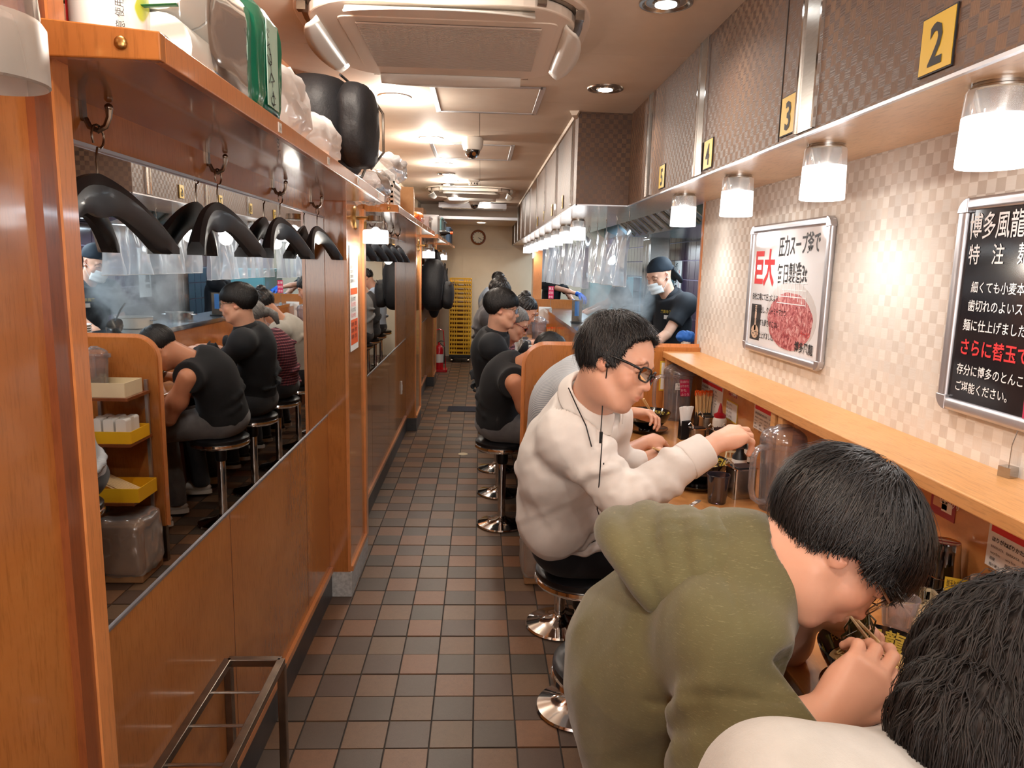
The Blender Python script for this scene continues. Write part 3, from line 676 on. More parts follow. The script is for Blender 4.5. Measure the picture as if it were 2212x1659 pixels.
ed = np.array([(0-0.001, 0.018, 0.2), (-0.001, 0.018, PT-r)]+[(r-r*sin(a), 0.018, PT-r+r*cos(a)) for a in np.linspace(pi/2, 0, 10)[1:]]+[(XW-0.25, 0.018, PT)])
b = MB(); b.tube(ed, 0.018, 4, flat=0.12); b.build('edge_band', M['trim'], t)
MB().box((0.001, 0.002, 0), (0.7, 0.034, 0.20)).build('foot_plate', M['dark_steel'], t)
tt = MB().box((0.72, -0.002, 0.98), (0.80, -0.0005, 1.14)).build('notice_card', M['yellow_card'], t); MB().box((0.728, -0.003, 0.988), (0.792, -0.0015, 1.132)).build('notice_sheet', M['paper'], tt)
def stool(x, y, label, grp='round black stools'):
    t = thing('bar_stool', label, 'stool', (x, y, 0), group=grp)
    MB().lathe([(0.001, 0.0), (0.150, 0.0), (0.155, 0.006), (0.15, 0.014), (0.10, 0.026), (0.04, 0.045), (0.026, 0.06)], n=36).build('base', M['chrome'], t, smooth=True)
    MB().cyl((0, 0, 0.04), (0, 0, 0.50), 0.025, n=20).build('column', M['chrome'], t, smooth=True)
    MB().lathe([(0.02, 0.49), (0.15, 0.495), (0.168, 0.505), (0.174, 0.515), (0.172, 0.527), (0.166, 0.531)], n=40).build('rim', M['chrome'], t, smooth=True)
    MB().lathe([(0.164, 0.526), (0.171, 0.536), (0.170, 0.552), (0.158, 0.562), (0.10, 0.566), (0.001, 0.566)], n=40).build('cushion', M['seat'], t, smooth=True)
    MB().lathe([(0.03, 0.40), (0.034, 0.41), (0.034, 0.48), (0.03, 0.49)], n=16).build('collar', M['black'], t, smooth=True)
    return t
st0 = stool(0.385, 1.82, 'empty round black stool between the olive hoodie and the white shirt')
for x, y, l in ((0.385, 0.50, 'black stool under the long haired diner in the bottom right corner'), (0.385, 1.17, 'black stool under the man in the olive hoodie'),
                (0.385, 2.45, 'black stool under the man in the white shirt'), (0.385, 3.08, 'black stool under the man in the striped shirt'),
                (0.155, 4.38, 'black stool under the man in the sleeveless top, nearest past the partition'), (0.155, 5.02, 'black stool under the young man in the black shirt'),
                (0.155, 5.65, 'black stool under the diner in the plaid shirt'), (0.155, 6.28, 'black stool under the diner in the cream shirt'),
                (0.155, 6.91, 'black stool under the diner in the grey top'), (0.155, 7.54, 'empty black stool beyond the grey top diner'),
                (0.155, 9.6, 'black stool under the diner in the grey coat'), (0.155, 10.25, 'black stool under the diner in the dark jacket'), (0.155, 10.95, 'black stool under the diner in the pale blue shirt'), (0.155, 11.6, 'farthest empty black stool')):
    copy_tree(st0, (x, y, 0), label=l)
# far counters in front of the kitchen
M['steel_top'] = mottled('stainless_top', srgb(176, 184, 192), srgb(150, 160, 170), 6, 0.18, 0.0, True, metal=1.0)
for (a, b, l1, l2) in ((YP+0.04, 8.60, 'wood dining counter before the kitchen, past the partition', 'stainless kitchen ledge with wood front, nearer section'), (8.72, 12.4, 'farthest wood dining counter before the kitchen', 'stainless kitchen ledge, far section')):
    t = thing('dining_counter', l1, 'counter', (0.375, a, ZK), group='wood dining counters')
    MB().box((0, 0, -0.035), (0.382, b-a, 0)).build('worktop', M['counter'], t, bevel=0.003)
    MB().box((-0.003, 0, -0.062), (0.02, b-a, -0.035)).build('front_rail', M['edge'], t)
    MB().box((0.2, 0, -ZK), (0.22, b-a, -0.035)).build('front_panel', M['edge'], t)
    t = thing('kitchen_ledge', l2, 'shelf', (0.76, a, ZK), group='stainless kitchen ledges')
    MB().box((0, 0, -ZK), (0.03, b-a, 0.262)).build('wood_front', M['wood'], t)
    MB().box((-0.002, 0, 0.262), (0.36 if a < 5 else 0.20, b-a, 0.285)).build('steel_top', M['steel_top'], t, bevel=0.003)
    MB().box((-0.006, 0, 0.255), (-0.0005, b-a, 0.287)).build('lip', M['chrome'], t)
    MB().box((0.34 if a < 5 else 0.18, 0, -ZK), (0.36 if a < 5 else 0.20, b-a, 0.262)).build('back_panel', M['steel'], t)
t = thing('counter_partition', 'low wood partition across the kitchen ledge between its two sections', 'partition', (0.3, 8.62, 0), group='counter partitions')
MB().prism([(0, 0), (0.9, 0), (0.9, 1.24), (0.1, 1.24), (0.03, 1.21), (0, 1.14)], 0, 0.035, 1).build('panel', M['wood'], t, bevel=0.002)
MB().box((0.40, -0.002, 0.95), (0.55, 0, 1.15)).build('notice_sheet', M['paper'], t)
struct('wall_kitchen_post', MB().box((0.74, 10.2, 1.137), (0.86, 10.5, ZS)), M['trim'])

# ------------------------------------------------------------ posters on the wall
def frame(y0, y1, z0, z1, label, face):
    """snap frame on right wall; y0 far edge, y1 near edge; local y runs towards camera"""
    t = thing('framed_poster', label, 'poster', (XW-0.001, (y0+y1)/2, (z0+z1)/2), group='aluminium framed posters'); w, h = (y0-y1)/2, (z1-z0)/2
    MB().box((-0.012, -w+0.01, -h+0.01), (-0.002, w-0.01, h-0.01)).build('poster_sheet', face, t)
    for s_ in (-1, 1):
        MB().rbox((-0.011, s_*(w-0.015), 0), (0.022, 0.03, 2*h-0.07), 0.008).build('frame_bar', M['alu'], t, smooth=True)
        MB().rbox((-0.011, 0, s_*(h-0.015)), (0.022, 2*w-0.07, 0.03), 0.008, axis=1).build('frame_bar', M['alu'], t, smooth=True)
        for r_ in (-1, 1):
            c_ = (s_*(w-0.036), r_*(h-0.036)); P = [(c_[0], c_[1])]+[(c_[0]+s_*0.036*cos(a), c_[1]+r_*0.036*sin(a)) for a in np.linspace(0, pi/2, 8)]
            MB().prism(P, -0.0235, -0.001, 0).build('frame_corner', M['alu'], t, bevel=0.002)
    return t, w, h
def wline(t, s, size, u, v, m, x=-0.0125, align='LEFT', bold=0.0, xs=1.0, rot=0.0):
    """u to the reader's right (= towards the camera, -y), v up"""
    R_ = (0, -cos(rot), sin(rot)); U_ = (0, sin(rot), cos(rot))
    return text(s, size, (x, -u, v), R_, U_, m, t, 'lettering', align, bold, xs)
M['poster_paper'] = mat('glossy_poster', srgb(232, 232, 234), 0.12, coat=0.5)
M['board'] = mat('black_board_sheet', srgb(30, 28, 32), 0.12, coat=0.4)
p0 = at(1634, 485, 'x', XW); p1 = at(1812, 470, 'x', XW); p2 = at(1614, 755, 'x', XW)
PY0, PY1, PZ1, PZ0 = p0[1], p1[1], (p0[2]+p1[2])/2, p2[2]+0.005
t, w, h = frame(PY0, PY1, PZ0, PZ1, 'silver framed white poster with red title and photo of raw bones in a pot', M['poster_paper'])
iw, ih = w-0.03, h-0.03
wline(t, '巨大', 0.15, -iw+0.02, ih-0.20, M['red_ink'], bold=0.035, xs=0.72)
wline(t, '圧力スープ釜で', 0.083, -iw+0.265, ih-0.095, M['ink'], bold=0.012, xs=0.60, rot=0.03)
wline(t, '毎日製造3t', 0.083, -iw+0.265, ih-0.20, M['ink'], bold=0.012, xs=0.66, rot=0.03)
for k, s_ in enumerate(('自社工場にて圧力により', '旨味を抽出し､クリーミーでかつ', '毎日食べても飽きのこない', 'スープに仕上げました｡')):
    wline(t, s_, 0.03, -iw+0.025, ih-0.275-0.052*k, M['ink'], bold=0.012, xs=0.82)
def blob_plate(name, t, cu, cv, ru, rv, m, x, n=36, seedv=1, amp=0.0, lo=-9):
    rr = random.Random(seedv); pts = []
    for i in range(n):
        a = 2*pi*i/n; q = 1+amp*(rr.random()-0.5); pts.append((-(cu+ru*q*cos(a)), max(lo, cv+rv*q*sin(a))))
    return MB().prism(pts, x, x+0.0004, 0).build(name, m, t)
def meat():
    m = mat('printed_bones', srgb(190, 110, 110), 0.3); q = NT(m); v = q.co(False)
    a = q.noise(v, 34, 5, 0.7, 1.6); b = q.noise(v, 90, 3, 0.6, 1.0)
    c = q.ramp(a, [(0.30, srgb(66, 34, 36)), (0.42, srgb(160, 74, 80)), (0.55, srgb(214, 140, 138)), (0.68, srgb(238, 208, 202))])
    q.link(q.mix(q.math('MULTIPLY', b, 0.5), c, srgb(120, 50, 56)), 'Base Color'); return m
M['meat'] = meat()
pic = blob_plate('pot_photo', t, iw*0.22, -ih*0.40, iw*0.68, ih*0.56, mat('printed_pot_rim', srgb(200, 196, 194), 0.3), -0.0125)
blob_plate('bones_photo', t, iw*0.22, -ih*0.48, iw*0.60, ih*0.47, M['meat'], -0.0129, amp=0.05)
b = MB()
for k in range(11): b.box((-0.0134, -(iw*0.62)+0.033*k, -ih*0.22+0.03*math.sin(k*0.3)), (-0.0132, -(iw*0.62)+0.033*k+0.0028, -ih*0.22+0.13*math.sin(0.35+k*0.24)+0.02))
for k in range(5): b.box((-0.0134, -iw*0.62, -ih*0.2+0.026*k), (-0.0132, iw*0.15-0.02*k, -ih*0.2+0.026*k+0.0028))
b.build('sieve_print', M['white_ink'], t)
pp = MB().box((-0.0126, iw-0.13, -ih+0.02), (-0.0124, iw-0.025, -ih+0.17)).build('small_photo', M['dark'], t)
blob_plate('ladle_print', t, -iw+0.078, -ih+0.055, 0.04, 0.028, mat('printed_soup', srgb(206, 176, 150), 0.3), -0.0131)
MB().box((-0.0131, iw-0.086, -ih+0.06), (-0.0129, iw-0.068, -ih+0.165)).build('pour_print', mat('printed_pour', srgb(220, 190, 168), 0.3), t)
wline(t, 'ラーメン', 0.026, iw-0.15, -ih+0.075, M['red_ink'], x=-0.0135, xs=0.8); wline(t, '博多風龍', 0.042, iw-0.19, -ih+0.02, M['ink'], x=-0.0135, bold=0.015, xs=0.9)
p0 = at(2092, 430, 'x', XW); p2 = at(2046, 880, 'x', XW)
t, w, h = frame(p0[1], p0[1]-0.60, p2[2], p0[2]+0.0, 'silver framed black board with white and red lettering on the right', M['board'])
iw, ih = w-0.03, h-0.03; RR = 0.06
for s_, sz, u, v, c, xs in (('博多風龍', 0.115, 0.01, 0.115, 'w', 0.62), ('特　注　麺', 0.088, 0.02, 0.225, 'w', 0.72), ('細くても小麦本来の', 0.05, 0.05, 0.35, 'w', 0.78), ('歯切れのよいスープに合う', 0.052, 0.045, 0.43, 'w', 0.78),
                         ('麺に仕上げました｡', 0.052, 0.035, 0.515, 'w', 0.78), ('さらに替玉で', 0.075, 0.03, 0.62, 'r', 0.80), ('存分に博多のとんこつを', 0.05, 0.03, 0.71, 'w', 0.78), ('ご堪能ください｡', 0.048, 0.03, 0.785, 'w', 0.80)):
    wline(t, s_, sz*(2*ih/0.80), -iw+u*0.8, ih-v*(2*ih/0.83), M['white_ink'] if c == 'w' else M['red_ink'], bold=0.008 if c == 'w' else 0.02, xs=xs*1.12)

# ------------------------------------------------------------ printed sheets on the wainscot under the ledge
def sheet(pxl, pyt, pyb, pxr, label, kind):
    a = at(pxl, pyt, 'x', XW-0.008); b = at(pxl, pyb, 'x', XW-0.008); c = at(pxr, pyt, 'x', XW-0.008)
    y0, y1, z1, z0 = a[1], c[1], min(a[2], 1.15), b[2]
    t = thing('notice_sheet', label, 'sign', (XW-0.0085, (y0+y1)/2, (z0+z1)/2), group='printed notices under the ledge'); w, h = (y0-y1)/2, abs(z1-z0)/2
    bg = {'menu': M['paper'], 'qr': M['magenta_dark'], 'yel': M['yellow_card']}[kind]
    MB().box((-0.0012, -w, -h), (0, w, h)).build('sheet', bg, t)
    if kind == 'menu':
        MB().box((-0.0016, -w+0.008, h-0.03), (-0.0013, w-0.008, h-0.012)).build('red_band', M['red_ink'], t)
        n = max(2, int(2*w/0.05))
        for k, s_ in enumerate(['はりがね', 'ばりかた', 'かた', 'ふつう', 'やわ'][:n]):
            u = -w+0.014+k*(2*w-0.02)/n
            wline(t, s_, 0.0125, u, h-0.05, M['ink'], x=-0.0016, bold=0.02)
            for q in range(5): wline(t, ['BARIKATA', 'very firm', '超硬', '麺の硬さ', '替玉'][q], 0.0085, u, h-0.066-0.014*q, M['ink'], x=-0.0016)
    elif kind == 'qr':
        wline(t, '公式アプリ', 0.024*min(1, 2*w/0.15), -w+0.05*min(1, w/0.07), h-0.03, M['white_ink'], x=-0.0016, bold=0.01)
        MB().box((-0.0016, w-0.065, -h*0.35), (-0.0013, w-0.01, h*0.35)).build('picture_print', mat('print_tan', srgb(206, 160, 120), 0.4), t)
        MB().box((-0.0016, -w+0.012, -h*0.5), (-0.0013, -w+0.052, h*0.3)).build('blank_square', M['paper'], t)
    else:
        MB().box((-0.0016, -w+0.006, -h+0.006), (-0.0013, w-0.006, h-0.006)).build('inner_sheet', M['paper'], t)
        for k in range(6): wline(t, 'お召し上がり方', 0.011, -w+0.01, h-0.022-0.018*k, M['ink'], x=-0.0018)
    return t
M['magenta_dark'] = mat('wine_red_print', srgb(150, 34, 56), 0.35)
sheet(1518, 812, 893, 1565, 'menu sheet behind the chopstick box at the far end under the ledge', 'menu')
sheet(1576, 837, 853, 1594, 'small red app sticker high under the ledge beyond the white-cuffed hand', 'qr')
sheet(1570, 861, 905, 1596, 'yellow bordered instruction sheet behind the red-capped sauce bottle', 'yel')
sheet(1632, 866, 925, 1704, 'wide menu sheet on the wood above the big pitcher lid', 'menu')
sheet(1815, 963, 1040, 1932, 'wide menu sheet on the wood behind the bowed black-haired head', 'menu')
sheet(2016, 1050, 1106, 2072, 'red app sticker on the wood right of the bowed head', 'qr')
sheet(2142, 1116, 1225, 2270, 'noodle firmness menu sheet at the right picture edge under the ledge', 'menu')
# ------------------------------------------------------------ table ware
def on(px, py, z=ZK): p = at(px, py, 'z', z); k = min(1.0, 1.125/p[0]) if p[1] < 3.9 else 1.0; return (p[0]*k, p[1]*k, z)
def card(parent, o, right, up, w, h, lines, bg, ink, name='sticker', sz=None):
    right, up = nrm(right), nrm(up); nn = np.cross(right, up); o = np.asarray(o, float)
    R = np.stack([right, up, nn], 1)
    b = MB().box((0, 0, -0.0006), (w, h, 0.0), R, o).build(name, bg, parent)
    n = len(lines)
    for k, l in enumerate(lines):
        s_ = sz or h/n*0.72; xs = min(1.0, (w*0.9)/(max(1, sum(1 if ord(c) > 255 else 0.55 for c in l))*s_))
        text(l, s_, o+right*w*0.05+up*(h*(1-(k+0.82)/n)), right, up, ink if not isinstance(ink, list) else ink[k], b, 'lettering', xscale=xs)
    return b
def pitcher(loc, rz, label, s=1.0, stick=True, water=0.6):
    t = thing('water_pitcher', label, 'pitcher', loc, rz, 'clear plastic water pitchers'); t.scale = (s, s, s)
    MB().lathe([(0.001, 0.004), (0.052, 0.004), (0.058, 0.0), (0.060, 0.012), (0.059, 0.03), (0.062, 0.12), (0.066, 0.205), (0.0665, 0.215), (0.0635, 0.215), (0.059, 0.12), (0.056, 0.03), (0.05, 0.012), (0.001, 0.010)], n=36).build('body', M['pitcher'], t, smooth=True)
    MB().lathe([(0.001, 0.0125), (0.054, 0.0125), (0.0575, 0.11), (0.0585, 0.012+0.2*water), (0.001, 0.012+0.2*water)], n=32).build('water', M['water'], t, smooth=True)
    MB().lathe([(0.0675, 0.198), (0.069, 0.200), (0.069, 0.222), (0.067, 0.232), (0.060, 0.243), (0.045, 0.254), (0.025, 0.260), (0.001, 0.261)], n=36).build('lid', M['pitcher'], t, smooth=True)
    MB().tube([(-0.045, 0, 0.247), (-0.02, 0, 0.262), (0.01, 0, 0.264), (0.035, 0, 0.254)], [0.012, 0.015, 0.014, 0.010], 8, flat=0.5).build('lid_grip', M['pitcher'], t, smooth=True)
    MB().prism([(0.055, -0.022), (0.088, -0.006), (0.088, 0.006), (0.055, 0.022)], 0.205, 0.228).build('spout', M['pitcher'], t, bevel=0.003)
    h = [(-0.062, 0, 0.200), (-0.085, 0, 0.203), (-0.105, 0, 0.195), (-0.112, 0, 0.175), (-0.113, 0, 0.12), (-0.112, 0, 0.075), (-0.102, 0, 0.045), (-0.080, 0, 0.030), (-0.060, 0, 0.028)]
    MB().tube(h, [0.012, 0.012, 0.012, 0.011, 0.011, 0.011, 0.011, 0.011, 0.012], 10, flat=0.75).build('handle', M['pitcher'], t, smooth=True)
    return t
M['water'] = clear('water_in_plastic', (0.80, 0.76, 0.78, 1), 0.04, 0.05, 0.10, (0.6, 0.55, 0.55, 1))
p1 = pitcher(on(1680, 1098), 0.35, 'big clear water pitcher being touched by the white-shirted man', 1.06)
card(p1, (-0.005, -0.0655, 0.135), (1, 0, 0), (0, 0, 1), 0.048, 0.033, ['ご使用の際、取扱い', '水が漏れますので', 'ご注意ください'], M['paper'], [M['ink'], M['red_ink'], M['ink']])
card(p1, (0.03, -0.072, 0.06), (1, 0.1, 0), (-0.2, 0, 1), 0.042, 0.085, ['替玉とお声掛け下さい', 'はりがね', 'ばりかた', 'かた'], M['magenta'], M['white_ink'], 'hanging_card')
card(p1, (-0.018, -0.085, 0.018), (0.85, 0, 0.5), (-0.5, 0, 0.85), 0.075, 0.04, ['替玉とお声掛け下さい', 'Please say Kaedama', 'ばりかた'], M['magenta'], M['white_ink'], 'hanging_card')
p2_ = pitcher(on(1460, 905), 0.1, 'clear water pitcher by the partition behind the far bowl', 1.12)
card(p2_, (-0.012, -0.068, 0.12), (1, 0, 0), (-0.1, 0, 1), 0.045, 0.078, ['替玉とお声掛け下さい', 'ばりかた', 'かた', 'ふつう'], M['magenta'], M['white_ink'], 'hanging_card')
card(p2_, (-0.038, -0.067, 0.15), (1, 0, 0), (0, 0, 1), 0.03, 0.03, ['ご使用', '注意'], M['paper'], M['ink'])
for px, py, l in ((1163, 748, 'clear water pitcher past the partition, the nearer of two by the grey hair'), (1143, 722, 'clear water pitcher past the partition, behind the nearer one')):
    pitcher((on(px, py)[0], on(px, py)[1], ZK), 0.0, l, 1.1)
pitcher((0.49, 3.66, 0.952), pi, 'clear water pitcher on the service shelf, seen at the left of the near mirror', 0.85)
def tumbler(loc, m, r0, r1, h, label, water=0.55, up=True):
    t = thing('tumbler', label, 'glass', loc, 0, 'plastic tumblers on the counter'); q = 0.0018
    f = (lambda z: z) if up else (lambda z: h-z)
    prof = [(0.001, 0.004), (r0-0.006, 0.004), (r0, 0.0), (r0+0.001, 0.004), (r0+(r1-r0)*0.5, h*0.5), (r1, h), (r1-q, h), (r0-q, 0.008), (0.001, 0.007)]
    MB().lathe([(a, f(z)) for a, z in prof], n=28).build('cup_wall', m, t, smooth=True)
    MB().lathe([(r1-0.0015, f(h-0.003)), (r1+0.0015, f(h-0.001)), (r1, f(h+0.0008))], n=28).build('rim', m, t, smooth=True)
    if water: MB().lathe([(0.001, 0.0085), (r0-0.003, 0.0085), (r0+(r1-r0)*water-0.003, h*water), (0.001, h*water)], n=24).build('water', M['water'], t, smooth=True)
    return t
tumbler(on(1548, 1085), M['smoke_glass'], 0.029, 0.0385, 0.098, 'smoke-coloured tumbler of water beside the big pitcher')
tumbler(on(1938, 1352), M['glass2'] if 'glass2' in M else M['pitcher'], 0.030, 0.040, 0.07, 'clear tumbler behind the near noodle bowl')
# upside down stacks of dark cups
def cup_stack(px, py, n, label):
    o = on(px, py)
    for k in range(n):
        tumbler((o[0], o[1], ZK+0.001+0.030*k), M['dark_cup'], 0.031, 0.038, 0.085, label+[', bottom cup of the stack', ', second cup of the stack', ', top cup of the stack', ''][min(k, 3) if k < n-1 else 2], 0, False)
cup_stack(2035, 1245, 3, 'dark upturned cup under the red app sticker'); cup_stack(2128, 1275, 2, 'dark upturned cup by the right edge'); cup_stack(1962, 1290, 1, 'lone dark upturned cup by the bowed face')
def bowl(loc, label, fill=True, rz=0.0, s=1.0, small=False, saucer=True):
    t = thing('noodle_bowl', label, 'bowl', loc, rz, 'black noodle bowls'); t.scale = (s, s, s)
    MB().lathe([(0.001, 0.010), (0.036, 0.010), (0.037, 0.0), (0.043, 0.0), (0.043, 0.012), (0.062, 0.022), (0.088, 0.048), (0.102, 0.075), (0.1085, 0.092), (0.1065, 0.094), (0.099, 0.078), (0.084, 0.050), (0.055, 0.024), (0.001, 0.018)], n=44).build('bowl_wall', M['black_gloss'], t, smooth=True)
    def wrap(a0, r0, z0, sl):
        def w(P):
            P = np.asarray(P); ang = a0-P[:, 0]/r0; z = z0+P[:, 1]; rr = r0-0.0022+(P[:, 1])*sl
            return np.stack([rr*np.cos(ang), rr*np.sin(ang), z], 1)
        return w
    text('風龍', 0.034, (-0.034, 0, 0), (1, 0, 0), (0, 1, 0), M['gold_ink'], t, 'bowl_lettering', 'LEFT', 0.02, 1.0, wrap=wrap(0.75, 0.0905, 0.060, 0.52))
    text('FURYU', 0.019, (0, 0, 0), (1, 0, 0), (0, 1, 0), M['gold_ink'], t, 'bowl_lettering', 'LEFT', 0.01, 0.95, wrap=wrap(2.95, 0.0945, 0.068, 0.52))
    text('FURYU', 0.019, (0, 0, 0), (1, 0, 0), (0, 1, 0), M['gold_ink'], t, 'bowl_lettering', 'LEFT', 0.01, 0.95, wrap=wrap(1.9, 0.0945, 0.068, 0.52))
    if fill:
        MB().lathe([(0.001, 0.058), (0.05, 0.058), (0.086, 0.0575)], n=32).build('soup', M['soup'], t, smooth=True)
        rr = random.Random(int(loc[1]*997)); b = MB()
        for k in range(46):
            a, r = rr.random()*6.28, 0.02+0.05*rr.random(); q = []
            for i in range(7):
                a += (rr.random()-0.3)*0.5; r = min(0.075, max(0.005, r+(rr.random()-0.5)*0.02)); q.append((r*cos(a), r*sin(a), 0.059+0.007*rr.random()))
            b.tube(q, 0.0013, 5)
        tag(b.build('noodles', M['noodle'], t, smooth=True), kind='stuff')
        MB().ell((-0.02, 0.01, 0.062), (0.03, 0.022, 0.006), 14, 8).build('pork_slice', M['pork'], t, smooth='all')
    return t
def saucer(loc, label):
    t = thing('saucer', label, 'plate', loc, 0, 'black saucers under the bowls')
    MB().lathe([(0.001, 0.004), (0.05, 0.004), (0.052, 0.0), (0.060, 0.0), (0.085, 0.008), (0.098, 0.018), (0.097, 0.020), (0.08, 0.012), (0.055, 0.007), (0.001, 0.007)], n=40).build('plate', M['black_gloss'], t, smooth=True)
    MB().lathe([(0.096, 0.019), (0.099, 0.0205), (0.098, 0.0175)], n=40).build('rim', M['black_gloss'], t, smooth=True)
M['soup'] = mat('pork_soup', srgb(206, 168, 116), 0.15, coat=0.8); M['noodle'] = mat('noodles', srgb(238, 208, 140), 0.4)
M['pork'] = mottled('pork', srgb(226, 160, 148), srgb(200, 120, 110), 60, 0.4)
o = on(1398, 932); saucer((o[0], o[1], ZK), 'black saucer under the striped man\'s bowl'); bowl((o[0], o[1], ZK+0.0075), 'black noodle bowl topped with egg before the striped man', rz=-0.9)
o = on(1505, 1050); saucer((o[0], o[1], ZK), 'black saucer under the white-shirted man\'s bowl'); bowl((o[0], o[1], ZK+0.0075), 'black noodle bowl before the white-shirted man', rz=-0.6)
q = V(1888, 1400, 1.31); NB = (q[0]+0.012, q[1]-0.005)
saucer((NB[0], NB[1], ZK), 'black saucer under the hooded man\'s bowl'); bowl((NB[0], NB[1], ZK+0.0075), 'large black noodle bowl at bottom right under the bowed face', rz=0.25)
for y, l in ((4.42, 'black bowl before the sleeveless man'), (5.05, 'black bowl before the young man in black shirt'), (5.68, 'black bowl before the plaid shirt diner'), (6.3, 'black bowl before the cream shirt diner')):
    bowl((0.58, y, ZK), l, rz=1.0)
M['stick'] = mat('bamboo_stick', srgb(222, 186, 132), 0.5)
def sticks_box(px, py, label, n=30, grp='chopstick boxes on the counter'):
    t = thing('chopstick_box', label, 'container', on(px, py), 0.15, grp)
    MB().box((-0.034, -0.024, 0), (0.034, 0.024, 0.07)).box((-0.040, -0.030, 0), (0.040, 0.030, 0.006)).build('box', M['black'], t, bevel=0.002)
    rr = random.Random(px)
    for k in range(n):
        x, y = -0.029+0.058*(k % 8)/7+rr.uniform(-.002, .002), -0.018+0.012*(k//8)
        dx, dy = x*0.35+rr.uniform(-.008, .008), rr.uniform(-.006, .006)
        s_ = MB().tube([(x, y, 0.04), (x+dx, y+dy, 0.170+rr.uniform(-.006, .006))], 0.0032, 4).build('chopstick', M['stick'], t)
        MB().cbox((x+dx*0.97, y+dy, 0.168), (0.0075, 0.003, 0.018+0.01*rr.random())).build('sleeve_tip', M['orange'], s_)
    return t
sticks_box(1517, 902, 'black box of chopsticks with orange paper tips by the partition')
sticks_box(1760, 1040, 'chopsticks with orange tips standing right of the big pitcher', 14)
sticks_box(1188, 745, 'chopsticks with orange tips past the partition', 14)
def napkins(px, py, label, lean=0.0):
    t = thing('napkin_holder', label, 'holder', on(px, py), 0.1, 'napkin holders on the counter')
    MB().prism([(-0.026, 0), (0.026, 0), (0.024, 0.088), (-0.024, 0.088)], -0.02, 0.02, 1).build('black_sleeve', M['black'], t, bevel=0.002)
    rr = random.Random(px)
    for k in range(9):
        a = -0.16+0.05*k; R = Ry(a)@Rx(rr.uniform(-.1, .1)); MB().box((-0.007, -0.0016, 0), (0.007, 0.0016, 0.098), R, (-0.016+0.004*k, -0.012+0.003*k, 0.055)).build('paper_napkin', M['paper'], t)
    return t
napkins(1478, 948, 'black holder stuffed with white folded napkins beside the far bowl')
t = thing('sauce_bottle', 'white sauce bottle with pointed red cap under the ledge', 'bottle', on(1553, 930))
MB().lathe([(0.001, 0), (0.030, 0), (0.032, 0.006), (0.032, 0.085), (0.027, 0.098), (0.025, 0.1)], n=24).build('bottle_body', M['white_plastic'], t, smooth=True)
MB().lathe([(0.027, 0.098), (0.028, 0.112), (0.012, 0.122), (0.007, 0.15), (0.003, 0.165), (0.001, 0.165)], n=24).build('red_cap', mat('red_cap', srgb(170, 26, 40), 0.35), t, smooth=True)
text('かえし', 0.022, (-0.028, -0.0325, 0.045), (1, 0, 0), (0, 0, 1), M['ink'], t, bold=0.02)
def canister(px, py, label, s=1.0, ladle=True, m='steel'):
    t = thing('condiment_canister', label, 'container', on(px, py), 0.2, 'steel condiment canisters'); w, d, h = 0.062*s, 0.052*s, 0.075*s
    MB().rbox((0, 0, h/2), (w, d, h), 0.008).build('body', M[m], t, smooth=True, bevel=0.001)
    MB().rbox((0, 0, h+0.003), (w+0.006, d+0.006, 0.005), 0.009).build('rim', M['chrome'], t)
    MB().rbox((0.004, 0, h+0.007), (w*0.8, d*0.85, 0.004), 0.006).build('lid', M['black'], t, bevel=0.001)
    if ladle:
        MB().tube([(-w*0.3, 0, h-0.01), (-w*0.42, 0, h+0.02), (-w*0.6, 0, h+0.03), (-w*0.75, 0, h+0.02)], [0.004, 0.005, 0.005, 0.004], 8, flat=0.5).build('ladle_handle', M['chrome'], t, smooth=True)
    return t
canister(1597, 1072, 'square steel condiment box with dark lid between tumbler and pitcher', 1.35)
for px, py, l in ((1505, 962, 'steel spice canister right of the napkins, front one'), (1525, 935, 'steel spice canister behind the front one'), (1548, 965, 'dark lidded canister by the reaching wrist'), (1578, 948, 'canister behind the reaching hand'), (1222, 745, 'steel canister past the partition')):
    canister(px, py, l, 1.0, True, 'steel' if px % 2 else 'black')
for px, py, l, c in ((1594, 1035, 'dark sauce bottle with white label left of the big pitcher', M['black']), (1612, 1010, 'dark soy bottle behind the pitcher handle', M['black_gloss'])):
    t = thing('sauce_bottle', l, 'bottle', on(px, py), 0, 'dark sauce bottles')
    MB().lathe([(0.001, 0), (0.026, 0), (0.027, 0.09), (0.015, 0.105), (0.014, 0.12), (0.001, 0.12)], n=22).build('bottle_body', c, t, smooth=True)
    MB().lathe([(0.0274, 0.03), (0.0274, 0.08)], n=22).build('label', M['paper'], t, smooth=True)
    text('とんこつ', 0.014, (-0.024, -0.0282, 0.05), (1, 0, 0), (0, 0, 1), M['ink'], t, bold=0.02)
